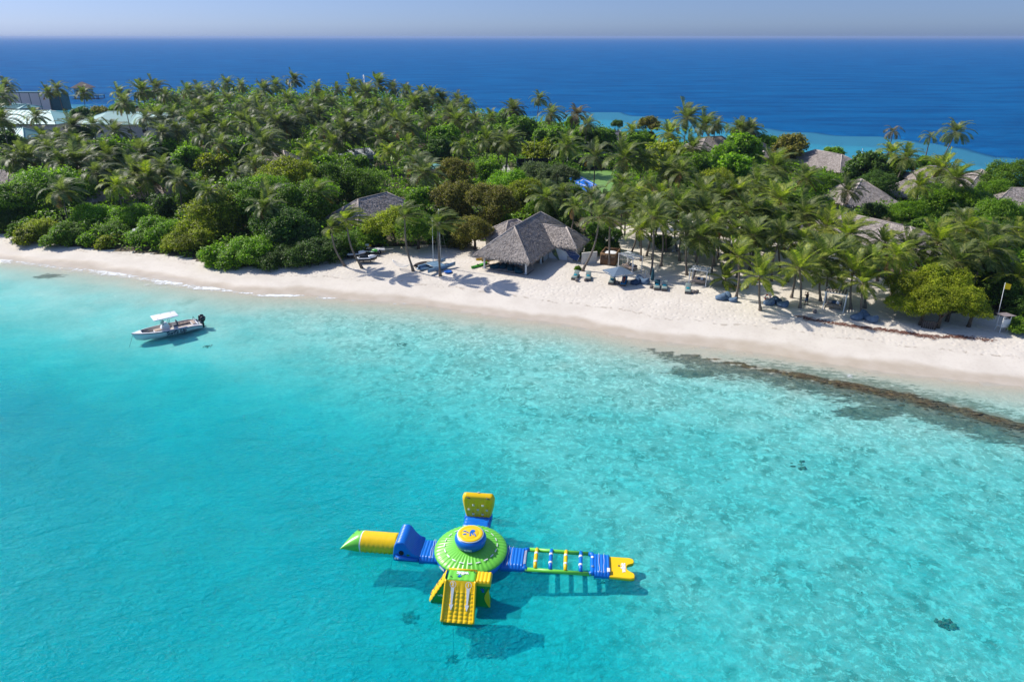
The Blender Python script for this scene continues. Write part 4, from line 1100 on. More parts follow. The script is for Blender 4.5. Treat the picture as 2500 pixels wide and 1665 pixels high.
# ---- the thatched beach hut
def beach_hut():
    r = random.Random(11)
    O = Vector((-1.5, 92.85, 0)); th = R(65 - 90)       # local y = long axis, local x = to the right
    gz = 1.05; O.z = gz
    o = empty('beach_hut', O, th, 'large open thatched beach hut with white posts and a side wing', 'hut')
    f, c = hip_faces(-4.45, 4.45, 0, 18.4, 2.35, 5.95, 4.3)
    roof_obj(o, f, c, .28, r, 60, .5, .05)
    # wing
    y0, y1, x0, x1 = 8.7, 14.3, 0.2, 8.15; ym = 11.5; zr, ze = 4.75, 2.5
    A = (x1, y0, ze); B = (x1, y1, ze); P_ = (5.3, ym, zr); Q = (x0, ym, zr); C0 = (x0 + 3.0, y0, ze); D0 = (x0 + 3.0, y1, ze)
    wf = [(Q, P_, A, C0), (P_, P_, B, A), (P_, Q, D0, B)]
    mb = MB()
    for q in wf:
        q2 = []
        for p in q:
            if not q2 or p != q2[-1]: q2.append(p)
        low = [(x, y, z - .28) for x, y, z in q2]; n = len(q2)
        mb.add(q2 + low, [tuple(range(n)), tuple(reversed(range(n, 2 * n)))] + [(i, (i + 1) % n, n + (i + 1) % n, n + i) for i in range(n)])
    mb.build('wing_roof', M_THATCH, o)
    V, F = straw(wf, 60, .5, .05, r); V2, F2 = fringe([(C0, A), (A, B)], r)
    F = F + [tuple(k + len(V) for k in ff) for ff in F2]; V = V + V2
    so_ = link_mesh('wing_straw', np_mesh('wing_straw', V, F, M_STRAW), o); so_['kind'] = 'stuff'
    mbr = MB(); mbr.tube([Q, P_], .13, 7)
    for e in (A, B): mbr.tube([P_, Vector(P_).lerp(Vector(e), .5), e], [.13, .11, .08], 6)
    mbr.build('wing_ridge_cap', M_STRAW, o)
    # floor slab with a dark kerb
    MB().box((0, 6.2, -.12), (6.9, 10.4, .36)).build('floor', simple_mat('sand_screed', (0.50, 0.44, 0.37), .9, .2, .1, 2), o)
    kb = MB(); kb.box((3.52, 5.6, -.02), (.12, 9.4, .36)); kb.box((0, .93, -.02), (7.16, .12, .34)); kb.box((-3.52, 4, -.02), (.12, 6.1, .34)); kb.build('kerb', M_DARK, o)
    for x, y in ((-3.3, 1.15), (3.3, 1.15), (3.3, 6.6), (-3.3, 6.6), (3.3, 10.8), (-3.3, 10.8)):
        mb = MB(); mb.box((x, y, 1.15), (.24, .24, 2.3), bev=.03); mb.box((x, y, .14), (.34, .34, .16), bev=.02); mb.build('post', M_WHITE, o)
    for x in (-3.3, 3.3): MB().box((x, 6, 2.22), (.16, 10.6, .2)).build('beam', M_WOOD, o)
    MB().box((0, 1.15, 2.2), (6.4, .16, .2)).build('beam', M_WOOD, o)
    # back room: slatted side, pale walls, wing front
    MB().box((0, 11.0, 1.1), (6.3, .15, 2.2)).build('wall', M_WALL, o)
    MB().box((3.25, 14.3, 1.1), (.15, 6.4, 2.2)).build('wall', M_WALL, o)
    for i in range(8): MB().box((3.3, 8.75, .30 + i * .24), (.06, 3.9, .17)).build('slat', M_WHITE, o)
    MB().box((5.4, 9.6, 1.1), (3.9, .15, 2.2)).build('wing_wall', M_WHITE, o)
    MB().box((7.4, 11.7, 1.1), (.15, 4.0, 2.2)).build('wing_wall', M_WHITE, o)
    MB().box((6.9, 9.45, .45), (1.0, .25, .9)).build('stone_plinth', M_CONC, o)
    MB().box((0, 14.6, 1.1), (6.2, .15, 2.2)).build('wall', M_WALL, o)
    dr = MB(); dr.box((3.36, 7.0, 1.0), (.05, .9, 1.9)); dr.build('door', M_DARK, o)
    return o, O, th
HUT, HO, HTH = beach_hut()
def hutp(x, y, z=0.0):
    v = Matrix.Rotation(HTH, 4, 'Z') @ Vector((x, y, z)); return HO + v

def thatch_house(pxa, pya, pxb, pyb, hr, W, label, rise=3.0, hip=None, dens=26, wall=True, name='thatched_villa'):
    """ridge ends given in the picture at height hr; W = width"""
    a = G(pxa, pya, hr); b = G(pxb, pyb, hr); d = (b - a); L = d.length; ang = math.atan2(d.y, d.x) - R(90)
    mid = (a + b) / 2; hip = W * .5 if hip is None else hip
    gz = max(.8, ground(mid.x, mid.y)); o = empty(name, (mid.x, mid.y, gz), ang, label, 'thatched house', 'thatched villas among the trees')
    r = random.Random(int(pxa)); zr = hr - gz; ze = max(1.9, zr - rise)
    f, c = hip_faces(-W / 2, W / 2, -L / 2 - hip, L / 2 + hip, ze, zr, hip)
    roof_obj(o, f, c, .25, r, dens, .7, .09)
    if wall:
        w2, l2 = W / 2 - 1.0, L / 2 + hip - 1.0
        for x, y, sx, sy in ((w2, 0, .2, l2 * 2), (-w2, 0, .2, l2 * 2), (0, l2 - .1, w2 * 2 - .2, .2), (0, -l2 + .1, w2 * 2 - .2, .2)):
            MB().box((x, y, (ze + .1) / 2), (sx, sy, ze + .1)).build('wall', M_WALL, o)
        for s_ in (-1, 1):
            MB().box((s_ * (w2 + .12), 0, 1.0), (.06, 1.0, 2.0)).build('door', M_DARK, o)
            for q in (-.5, .5): MB().box((s_ * (w2 + .12), q * l2, 1.3), (.06, 1.1, 1.0)).build('window', M_DARK, o)
    return o
thatch_house(874, 487, 944, 470, 6.4, 8.5, 'grey thatched house with a straw gable between the tall front trees and the hammock tree', 3.6)
thatch_house(357, 452, 408, 450, 5.0, 8, 'half-hidden grey thatch behind the leaning palms on the left shore', 2.8)
thatch_house(190, 464, 222, 466, 4.6, 7, 'half-hidden grey thatch behind the wide light green tree', 2.6)
thatch_house(98, 432, 132, 432, 5.4, 7, 'grey thatch peeping out between palms at far left, upper one', 2.6)
thatch_house(-10, 415, 22, 418, 5.4, 8, 'grey thatch cut by the left picture edge', 2.8)
thatch_house(664, 366, 692, 368, 6.0, 7, 'small grey-brown thatch left of the grey metal shed in the grove', 3)
thatch_house(1240, 540, 1262, 536, 5.6, 7, 'dark shaded thatch directly behind the left side of the beach hut', 3)
thatch_house(1724, 335, 1762, 333, 6.5, 9.2, 'brown thatch on the ocean side, left of the long one', 2.8)
thatch_house(1812, 343, 1862, 350, 6.3, 9.2, 'long brown thatch on the ocean side right of the skyline palms', 2.8)
thatch_house(1487, 323, 1512, 320, 6.1, 6.9, 'small grey thatch on the ocean side above the blue court', 2.6)
thatch_house(1990, 366, 2055, 378, 6.1, 10.3, 'broad brown thatch behind the olive-brown tree near the white mast', 3.0)
thatch_house(2101, 437, 2104, 438, 7.1, 10.9, 'steep pointed thatch with a pale ridge in the right half', 3.8)
thatch_house(2216, 438, 2234, 440, 5.9, 8.0, 'dark rounded thatch right of the big dark tree', 2.8)
thatch_house(2268, 406, 2310, 407, 6.3, 7.5, 'low thatch hidden by palms below the middle sea palm', 2.6)
thatch_house(2396, 414, 2399, 415, 6.3, 8.0, 'little pyramid thatch near the turquoise shallows at right', 3.0)
thatch_house(2470, 459, 2540, 461, 5.7, 9.2, 'rounded thatch cut by the right picture edge', 2.6)
thatch_house(2068, 521, 2222, 554, 6.0, 10.5, 'very long curved thatched roof rising over the palms of the right beach', 3.2, dens=34)

# ---- teal roofed service buildings and others
def metal_house(pa, pb, hr, W, label, rise=2.2, hip=3.0, roofm=None, wallm=None, ribs=8, name='metal_roofed_building', cat='building'):
    a = G(*pa, hr); b = G(*pb, hr); d = b - a; L = d.length; ang = math.atan2(d.y, d.x) - R(90); mid = (a + b) / 2
    gz = 1.2; zr = hr - gz; ze = zr - rise
    o = empty(name, (mid.x, mid.y, gz), ang, label, cat)
    f, c = hip_faces(-W / 2, W / 2, -L / 2 - hip, L / 2 + hip, ze, zr, hip)
    mb = MB()
    for q in f:
        q2 = []
        for p in q:
            if not q2 or p != q2[-1]: q2.append(p)
        low = [(x, y, z - .15) for x, y, z in q2]; n = len(q2)
        mb.add(q2 + low, [tuple(range(n)), tuple(reversed(range(n, 2 * n)))] + [(i, (i + 1) % n, n + (i + 1) % n, n + i) for i in range(n)])
    mb.build('roof', roofm or M_TEAL, o)
    rb = MB()
    for i in range(-ribs, ribs + 1):
        y = i / ribs * L / 2 * .98
        for s_ in (-1, 1): rb.tube([(0, y, zr + .03), (s_ * W / 2, y, ze + .03)], .06, 4, smooth=False)
    rb.tube([c[4], c[5]], .14, 6)
    for k, e in ((0, 4), (1, 4), (2, 5), (3, 5)): rb.tube([c[e], c[k]], .12, 5)
    rb.build('roof_seam', roofm or M_TEAL, o)
    w2, l2 = W / 2 - .8, L / 2 + hip - .8
    for x, y, sx, sy in ((w2, 0, .2, l2 * 2), (-w2, 0, .2, l2 * 2), (0, l2 - .1, w2 * 2 - .2, .2), (0, -l2 + .1, w2 * 2 - .2, .2)):
        MB().box((x, y, ze / 2 + .1), (sx, sy, ze)).build('wall', wallm or M_WALL, o)
    for k in range(5):
        for s_ in (-1, 1): MB().box((s_ * (w2 + .12), (k - 2) * l2 * .36, ze * .55), (.06, 1.4, 1.1)).build('window', M_DARK, o)
    return o
metal_house((-60, 268), (122, 270), 9.5, 18, 'large pale teal metal roof at the left edge, widest one', 3.4, 8)
metal_house((262, 273), (338, 273), 9.3, 16, 'pale teal metal roof with sloping hip ends right of the widest one', 3.2, 9)
metal_house((388, 276), (425, 280), 9.0, 9, 'last pale teal roof on the right, nearly hidden by the grove', 2.4, 6)
metal_house((-40, 313), (55, 312), 8.0, 12, 'lower pale teal roof at the left edge under the palms', 2.6, 3)
metal_house((30, 253), (66, 255), 8.5, 9, 'small light teal roof below the panelled wall', 1.2, 2)
metal_house((845, 368), (900, 362), 6.2, 6, 'grey metal-roofed shed standing in the palm grove', 1.2, .6, M_GREYM, M_CONC)
def panel_wall():
    a = G(0, 228, 8.5); b = G(118, 228, 8.5); L = (b - a).length; mid = (a + b) / 2
    o = empty('panelled_hall', (mid.x, mid.y, 1.0), math.atan2((b - a).y, (b - a).x), 'high hall with pale grey wall panels and a dark teal end by the jetty', 'building')
    n = 5
    for i in range(n):
        MB().box((-L / 2 + (i + .5) * L / n, 0, 3.9), (L / n - .35, .6, 7.2)).build('wall_panel', M_WHITE, o)
    fr = MB()
    for i in range(n + 1): fr.box((-L / 2 + i * L / n, 0, 3.8), (.3, .5, 7.6))
    fr.box((0, 0, 7.75), (L + .3, .6, .35)); fr.build('frame', M_TEALD, o)
    MB().box((L / 2 + 2.8, 3, 3.7), (5.0, 6.0, 7.6)).build('end_bay', M_TEALD, o)
    MB().box((0, 5, 7.4), (L, 9.0, .3)).build('roof', M_TEALD, o)
panel_wall()
def jetty():
    c = G(208, 242, 0); o = empty('jetty', (c.x, c.y, 0), R(8), 'wooden jetty on stilts running out to a small pavilion in the sea', 'jetty')
    MB().box((0, 2, 1.7), (17, 9, .3)).build('deck', M_TEALD, o)
    for x in (-8, -4, 0, 4, 8):
        for y in (-2, 6): MB().tube([(x, y, -6), (x, y, 1.6)], .22, 6).build('stilt', M_DARK, o)
    MB().box((-19, -3, 1.9), (22, 2.6, .25), R(4)).build('walkway', M_WALL, o)
    for x in (-27, -22, -17, -12): MB().tube([(x, -3, -5), (x, -3, 1.8)], .2, 6).build('stilt', M_DARK, o)
    rl = MB(); rl.box((4.5, -2.4, 2.6), (8, .1, .1)); rl.box((8.4, 2, 2.6), (.1, 8, .1))
    for x in (1, 3, 5, 7, 8.4): rl.box((x, -2.4, 2.2), (.12, .12, .9))
    rl.build('railing', M_DARK, o)
    p = empty('jetty_pavilion', (c.x - 1, c.y + 2, 1.85), R(8), 'small pavilion with a brown tiled hip roof standing on the jetty', 'pavilion')
    f, cc = hip_faces(-5.2, 5.2, -4.2, 4.2, 4.0, 7.0, 3.2)
    mb = MB()
    for q in f:
        q2 = []
        for pp in q:
            if not q2 or pp != q2[-1]: q2.append(pp)
        low = [(x, y, z - .15) for x, y, z in q2]; n = len(q2)
        mb.add(q2 + low, [tuple(range(n)), tuple(reversed(range(n, 2 * n)))] + [(i, (i + 1) % n, n + (i + 1) % n, n + i) for i in range(n)])
    mb.build('roof', simple_mat('brown_roof_tiles', (0.17, 0.12, 0.10), .7, .3, .2, 2), p)
    MB().box((0, 0, 2.0), (7.5, 6, 4.1)).build('wall', simple_mat('pale_blue_boards', (0.20, 0.36, 0.42), .7, .3, .1, 1), p)
    MB().box((1.2, -3.05, 1.2), (1.2, .08, 2.2)).build('door', M_DARK, p)
    for x in (-2, 3): MB().box((x, -3.05, 2.2), (1.0, .08, 1.0)).build('window', M_DARK, p)
jetty()

# ---- sport court, pool terrace, lamps and masts
def sheet_px(name, pts, h, mat, **k):
    mb = MB(); vs = [G(x, y, h) for x, y in pts]; mb.add([tuple(v) for v in vs], [tuple(reversed(range(len(vs)))) if False else tuple(range(len(vs)))])
    o = mb.build(name, mat); return tag(o, **k) if k else o
M_BLUE = simple_mat('blue_court_paint', (0.005, 0.15, 0.60), .6, .3, .08, .5)
M_CGRN = simple_mat('green_court_paint', (0.16, 0.30, 0.07), .7, .3, .12, .5)
ct = empty('sports_court', G(1430, 450, 1.5), 0, 'bright blue sports court with white lines and a green surround among the trees', 'court')
def court():
    base = Vector(ct.location)
    def q(pts, h): return [tuple(G(x, y, h) - base) for x, y in pts]
    mb = MB(); mb.add(q([(1375, 418), (1500, 414), (1560, 448), (1470, 500), (1350, 480)], 1.55), [(0, 1, 2, 3, 4)]); mb.build('green_surround', M_CGRN, ct)
    A, B, C, D = [G(x, y, 1.57) for x, y in [(1391, 431), (1418, 430), (1456, 452), (1418, 474)]]
    D = A + (C - B) * 1.0
    C2 = [(1391, 430), (1417, 430), (1458, 452), (1425, 476)]
    mb = MB(); mb.add(q([(1385, 430), (1418, 430), (1460, 453), (1418, 478)], 1.57), [(0, 1, 2, 3)]); mb.build('blue_surface', M_BLUE, ct)
    ln = MB()
    def line(p, r_, wd=.10):
        a = G(*p, 1.59) - base; b = G(*r_, 1.59) - base; s_ = (b - a).normalized().cross(Vector((0, 0, 1))) * wd
        ln.add([a - s_, b - s_, b + s_, a + s_], [(0, 1, 2, 3)])
    line((1392, 433), (1416, 432)); line((1416, 432), (1453, 453)); line((1398, 440), (1436, 458)); line((1405, 450), (1453, 453)); line((1412, 445), (1426, 437)); line((1420, 470), (1453, 453))
    ln.build('court_line', M_WHITE, ct)
court()
M_STEEL = simple_mat('galvanised_steel', (0.40, 0.42, 0.42), .4, .5, .1, 3, metal=.6)
def fence_run(pts, h, label):
    P_ = [P3(x, y) for x, y in pts]; o = empty('court_fence', P_[0], 0, label, 'fence')
    mt, t, out = new_mat('dark_windbreak_net'); n = N(t)
    b = n.bsdf((0.008, 0.014, 0.022), .8); tp = n.node('ShaderNodeBsdfTransparent'); mx = n.node('ShaderNodeMixShader'); mx.inputs[0].default_value = .88
    t.links.new(tp.outputs[0], mx.inputs[1]); t.links.new(b.outputs[0], mx.inputs[2]); t.links.new(mx.outputs[0], out.inputs[0])
    for i in range(len(P_) - 1):
        a, b_ = P_[i] - P_[0], P_[i + 1] - P_[0]; L = (b_ - a).length; rz = math.atan2((b_ - a).y, (b_ - a).x); c = (a + b_) / 2
        MB().box((c.x, c.y, h / 2), (L, .04, h), rz).build('net_panel', mt, o)
        k = max(2, int(L / 4))
        for j in range(k): p = a.lerp(b_, j / k); MB().tube([(p.x, p.y, -.2), (p.x, p.y, h + .1)], .05, 6).build('post', M_STEEL, o)
fence_run([(1262, 420), (1300, 420), (1385, 417), (1500, 414)], 3.2, 'dark netted fence around the back of the blue sports court')
fence_run([(985, 398), (1075, 398)], 3.0, 'dark netted fence behind the pale teal pool terrace')
def flood(px, py, h, label):
    b = P3(px, py); o = empty('floodlight_mast', b, 0, label, 'floodlight')
    MB().tube([(0, 0, -.2), (0, 0, h)], [.09, .06], 8).build('mast', simple_mat('green_mast_paint', (0.16, 0.22, 0.08), .5), o)
    MB().box((.5, 0, h), (1.1, .35, .14), 0, bev=.04).build('lamp_head', M_DARK, o)
flood(1266, 420, 8.0, 'floodlight mast with a dark lamp head left of the blue court, nearer the sandy path')
flood(1304, 417, 8.0, 'floodlight mast standing at the yellow-green mound by the blue court')
flood(1345, 422, 5.0, 'shorter floodlight mast at the blue court corner')
flood(1440, 425, 8.0, 'floodlight mast behind the blue court')
sheet_px('pool_terrace', [(1046, 396), (1092, 394), (1112, 410), (1046, 412)], 1.6, simple_mat('pale_teal_tiles', (0.20, 0.45, 0.45), .3, .5, .15, .6), label='pale teal pool terrace glimpsed between palms in mid island', cat='pool')
sheet_px('sandy_path', [(1222, 402), (1240, 402), (1250, 424), (1228, 424)], 1.62, M_CONC, kind='structure')
def mast(px, py, tx, ty, label):
    b = P3(px, py); d = ray(tx, ty); k = b.y / d.y; top = Vector((d.x * k, b.y, CAM_H + d.z * k))
    o = empty('flag_mast', b, 0, label, 'mast'); MB().tube([(0, 0, -.3), top - b], [.09, .04], 8).build('pole', M_WHITE, o)
    MB().blob(top - b, (.1, .1, .1), 8, 5, 0).build('finial', M_WHITE, o)
mast(2096, 428, 2106, 364, 'thin white mast rising behind the pointed thatched roof')
def lattice():
    b = G(897, 300, 0); b.z = 1.2; o = empty('radio_mast', b, 0, 'slender grey lattice radio mast standing in the palm grove', 'mast'); mb = MB()
    for s_ in ((-.35, -.2), (.35, -.2), (0, .4)): mb.tube([(s_[0], s_[1], 0), (s_[0] * .5, s_[1] * .5, 17)], .05, 4)
    for i in range(28):
        z = i * .6; k = 1 - .5 * z / 17; mb.tube([(-.35 * k, -.2 * k, z), (.35 * k, -.2 * k, z + .6)], .03, 3); mb.tube([(.35 * k, -.2 * k, z), (0, .4 * k, z + .6)], .03, 3)
    mb.build('lattice', M_STEEL, o)
lattice()

# ================================================================ things on the beach
M_FAB = simple_mat('slate_blue_fabric', (0.11, 0.17, 0.25), .85, .2, .25, 3, bump=.5, bscale=4)
M_FAB2 = simple_mat('navy_fabric', (0.045, 0.08, 0.14), .85, .2, .25, 3, bump=.5, bscale=4)
M_TFAB = simple_mat('dark_teal_fabric', (0.018, 0.07, 0.095), .85, .2, .25, 3, bump=.5, bscale=4)
M_CUSH = simple_mat('sage_cushion', (0.26, 0.31, 0.28), .85, .2, .12, 3)
M_WICK = simple_mat('grey_wicker', (0.15, 0.13, 0.11), .8, .2, .3, 25, bump=.6, bscale=40)
M_TURQ = simple_mat('turquoise_towel', (0.01, 0.33, 0.42), .9, .1, .15, 6)
M_BTOW = simple_mat('blue_towel', (0.005, 0.17, 0.36), .9, .1, .15, 6)
M_BEIGE = simple_mat('beige_cushion', (0.46, 0.36, 0.29), .85, .2, .12, 3)
M_SKIN = simple_mat('skin', (0.42, 0.25, 0.17), .55, .4, .08, 5)
M_SKIND = simple_mat('tanned_skin', (0.20, 0.11, 0.07), .55, .4, .08, 5)
M_BLACK = simple_mat('black_cloth', (0.02, 0.02, 0.024), .8, .2, .2, 5)
M_RED = simple_mat('red_swimwear', (0.50, 0.03, 0.04), .7, .3, .1, 5)
M_ORANGE = simple_mat('orange_plastic', (0.65, 0.10, 0.03), .4, .5, .1, 3)
M_YEL = simple_mat('yellow_plastic', (0.72, 0.40, 0.02), .35, .5, .08, 2)
M_CLAY = simple_mat('grey_clay', (0.20, 0.175, 0.16), .85, .2, .25, 6)
def beanbag_mesh(seed, mat):
    mb = MB(); r = random.Random(seed)
    def fn(u, v):
        th = math.pi * v; ph = 2 * math.pi * u
        x, y, z = math.sin(th) * math.cos(ph), math.sin(th) * math.sin(ph), -math.cos(th)
        q = 1 + .10 * noise.noise(Vector((x * 2 + seed, y * 2, z * 2))) + .04 * math.sin(ph * 6) * math.sin(th)
        back = max(0, x) ** 1.5 * .42 * max(0, z + .4)
        return (x * .62 * q, y * .52 * q, max(z, -.55) * .36 * q + .18 + back)
    mb.grid(fn, 18, 12); return mb.mesh('beanbag', mat)
BB = [beanbag_mesh(i, M_FAB) for i in range(4)]
def beanbag(px, py, rz, label, group, mat=None, s_=1.0, at=None, var=0):
    p = P3(px, py) if at is None else at
    o = link_mesh('beanbag', BB[var % 4], None, p, (0, 0, rz)); o.scale = (s_,) * 3
    if mat: o.material_slots[0].link = 'OBJECT'; o.material_slots[0].material = mat
    return tag(o, label, 'beanbag', group)
gA = 'beanbags grouped on the sand'
for i, a in enumerate([
    (1551, 693, .4, 'round navy beanbag right of the lounger with the reclining person', M_FAB2), (1562, 686, 1.9, 'slate beanbag at the back of the heap behind the folded parasol', None),
    (1573, 692, -.6, 'grey-blue beanbag leaning up at the right of the first heap, left of the folded parasol', None),
    (1759, 731, .2, 'rounded blue beanbag, left one of the heap left of the lifebuoy palm', None), (1774, 729, 1.2, 'flattened blue beanbag, middle one of the heap left of the lifebuoy palm', None),
    (1789, 736, -.5, 'small blue beanbag, right one of the heap left of the lifebuoy palm', None),
    (1877, 743, .3, 'blue beanbag directly under the orange lifebuoy', None), (1897, 740, 2.0, 'dark blue beanbag at the back beside the lifebuoy', M_FAB2),
    (1910, 748, -.4, 'light blue beanbag at the front right of the lifebuoy heap', None),
    (2090, 779, .2, 'blue beanbag, left one in front of the yellow-green based palm', None), (2110, 775, 1.6, 'pale blue beanbag, middle one in front of the yellow-green based palm', None),
    (2127, 784, -.6, 'blue beanbag, right one in front of the yellow-green based palm', None)]):
    beanbag(a[0], a[1], a[2], a[3], gA, a[4], 1.18 if i not in (5,) else .95, var=i)
for i, (x, y) in enumerate([(-2.0, 1.9), (-.9, 2.5), (.5, 2.2), (2.0, 1.6)]):
    beanbag(0, 0, i * .8, ['dark teal beanbag in the hut nearest its left front post', 'dark teal beanbag in the hut, second from the left', 'dark teal beanbag in the hut, third from the left', 'dark teal beanbag in the hut nearest its right front post'][i],
            'dark teal beanbags inside the hut', M_TFAB, 1.2, hutp(x, y, .09), i)

def lounger_proto():
    o = empty('sun_lounger', (0, 0, 0))
    MB().box((0, 0, .15), (.78, 2.0, .30), bev=.04).build('base', M_WICK, o)
    MB().box((0, -.35, .36), (.74, 1.28, .12), bev=.05).build('mattress', M_CUSH, o)
    M_ = Matrix.Translation((0, .28, .34)) @ Matrix.Rotation(R(38), 4, 'X')
    MB().box((0, .40, .05), (.74, .82, .12), M=M_, bev=.05).build('backrest', M_CUSH, o)
    tw = MB(); tw.box((0, -.02, .46), (.44, .3, .09), bev=.04); tw.tube([(-.2, .1, .50), (.2, .1, .50)], .07, 8); tw.build('folded_towel', M_TURQ, o)
    return o
LP = lounger_proto(); gL = 'sun loungers on the sand'
LOUNG = [(1405, 679, -.35, 'sun lounger left of the whitewashed palm foot near the hut'), (1436, 681, -.15, 'sun lounger right of the whitewashed palm foot near the hut'),
         (1494, 690, -.30, 'sun lounger left of the open parasol pole'), (1523, 694, -.30, 'sun lounger covered in a bright blue towel under the open parasol'),
         (1604, 703, -.22, 'sun lounger with dark cover, left one of the touching pair right of the folded parasol'), (1622, 705, -.22, 'sun lounger, right one of the touching pair right of the folded parasol'),
         (1679, 712, -.25, 'sun lounger alone in front of the middle pergola swing')]
for i, (px, py, rz, lab) in enumerate(LOUNG):
    o = LP if i == 0 else copy_tree(LP)
    o.location = P3(px, py); o.rotation_euler.z = rz; tag(o, lab, 'sun lounger', gL)
    if i == 3:
        for ch in o.children:
            if ch.name.startswith('backrest'): ch.material_slots[0].link = 'OBJECT'; ch.material_slots[0].material = M_BTOW
            if ch.name.startswith('mattress'): ch.material_slots[0].link = 'OBJECT'; ch.material_slots[0].material = M_BTOW
    if i == 4:
        for ch in o.children:
            if ch.name.startswith('backrest'): ch.material_slots[0].link = 'OBJECT'; ch.material_slots[0].material = M_TFAB

def person(loc, rz, joints, edges, radii, skin, label, scale=1.0, parts=()):
    """one continuous body grown on a skeleton"""
    root = empty('person', loc, rz, label, 'person')
    me = bpy.data.meshes.new('body'); me.from_pydata(joints, edges, []); me.materials.append(skin)
    ob = bpy.data.objects.new('body', me); COL.objects.link(ob)
    sk = ob.modifiers.new('s', 'SKIN'); sk.use_smooth_shade = True
    lay = me.skin_vertices[0] if me.skin_vertices else None
    if lay is None:
        bpy.context.view_layer.update(); lay = me.skin_vertices[0]
    for i, r_ in enumerate(radii): lay.data[i].radius = (r_, r_)
    lay.data[0].use_root = True
    ss_ = ob.modifiers.new('u', 'SUBSURF'); ss_.levels = 1; ss_.render_levels = 1
    dg = bpy.context.evaluated_depsgraph_get(); m2 = bpy.data.meshes.new_from_object(ob.evaluated_get(dg)); bpy.data.objects.remove(ob)
    b = link_mesh('body', m2, root); b.scale = (scale,) * 3
    for nm, mb, mt in parts:
        c = mb.build(nm, mt, root); c.scale = (scale,) * 3
    return root
# standing person photographing, arms raised to the face, weight on one leg
J = [(0, 0, .95), (0, 0, 1.15), (0, 0, 1.38), (0, -.01, 1.50), (0, -.02, 1.62), (0, -.02, 1.72),
     (.10, 0, .90), (.13, -.03, .50), (.15, .02, .08), (.16, -.13, .04), (-.10, 0, .90), (-.17, .03, .50), (-.24, .08, .08), (-.25, -.07, .04),
     (.18, 0, 1.41), (.25, -.18, 1.24), (.10, -.33, 1.55), (.06, -.36, 1.60), (-.18, 0, 1.41), (-.25, -.18, 1.24), (-.10, -.33, 1.55), (-.05, -.36, 1.60)]
E = [(0, 1), (1, 2), (2, 3), (3, 4), (4, 5), (0, 6), (6, 7), (7, 8), (8, 9), (0, 10), (10, 11), (11, 12), (12, 13), (2, 14), (14, 15), (15, 16), (16, 17), (2, 18), (18, 19), (19, 20), (20, 21)]
RD = [.13, .13, .14, .055, .085, .07, .09, .06, .04, .035, .09, .06, .04, .035, .055, .042, .034, .036, .055, .042, .034, .036]
sh = MB(); sh.lathe([(.155, 1.02), (.165, 1.15), (.175, 1.35), (.14, 1.46), (.07, 1.49)], 12, cap0=False); 
for s_ in (-1, 1): sh.tube([(s_ * .14, 0, 1.42), (s_ * .215, -.08, 1.33)], [.075, .065], 8)
sho = MB(); sho.lathe([(.15, 1.04), (.165, .95), (.16, .88)], 12)
for s_ in (-1, 1): sho.tube([(s_ * .09, 0, .92), (s_ * .135, 0, .55)], [.11, .095], 8)
hr_ = MB(); hr_.blob((0, .01, 1.685), (.10, .115, .10), 10, 7, .05)
shoes = MB()
for s_, yy in ((1, -.05), (-1, .01)): shoes.box((s_ * (.155 if s_ > 0 else .245), yy, .035), (.10, .27, .08), bev=.03)
cm = MB(); cm.box((0, -.40, 1.62), (.14, .05, .09), bev=.01)
person(P3(1967, 745), R(195), J, E, RD, M_SKIND, 'standing person in dark clothes raising a camera, right of the bowed palm', 1.0,
       (('shirt', sh, M_BLACK), ('shorts', sho, M_FAB2), ('hair', hr_, M_BLACK), ('shoes', shoes, M_BLACK), ('camera', cm, M_BLACK)))
# reclining person on the blue towel
J2 = [(0, -.05, .50), (0, .18, .58), (0, .42, .78), (0, .50, .86), (0, .56, .92), (0, .62, .98), (.09, -.10, .50), (.11, -.48, .55), (.12, -.90, .46), (.12, -.96, .52),
      (-.09, -.10, .50), (-.10, -.42, .72), (-.10, -.74, .48), (-.10, -.84, .47), (.18, .40, .76), (.26, .20, .62), (.20, .02, .56), (.19, -.05, .55), (-.18, .40, .76), (-.26, .20, .62), (-.20, .02, .56), (-.19, -.05, .55)]
tr_ = MB(); tr_.tube([(0, .0, .51), (0, -.16, .50)], [.155, .15], 10); tp_ = MB(); tp_.tube([(0, .30, .68), (0, .42, .78)], [.155, .15], 10)
h2 = MB(); h2.blob((0, .61, .96), (.10, .10, .11), 8, 6, .05)
person(P3(1523, 694), -.30, J2, E, RD, M_SKIN, 'person in red swimwear reclining on the blue towel lounger', 1.0, (('swim_shorts', tr_, M_RED), ('swim_top', tp_, M_RED), ('hair', h2, M_DARK)))

def side_pot(px, py, label, r=.26, h=.42):
    o = MB().lathe([(r * .7, 0), (r, h * .35), (r * .95, h * .75), (r * .6, h), (0, h * .98)], 14, cap1=False).build('side_table', M_CLAY, None, P3(px, py))
    tag(o, label, 'side table', 'round clay side tables')
side_pot(1408, 687, 'round clay side table in front of the two loungers nearest the hut')
side_pot(1507, 694, 'round clay side table at the foot of the open parasol', .3)
side_pot(1590, 704, 'round clay side table at the foot of the folded parasol', .24)
side_pot(1693, 716, 'round clay side table right of the lone lounger, left one', .28)
side_pot(1702, 715, 'round clay side table right of the lone lounger, right one', .22)
side_pot(1988, 764, 'clay pot alone on the sand in front of the rightmost pergola swing', .26, .45)
side_pot(1429, 687, 'small clay side table between the two loungers nearest the hut', .2)

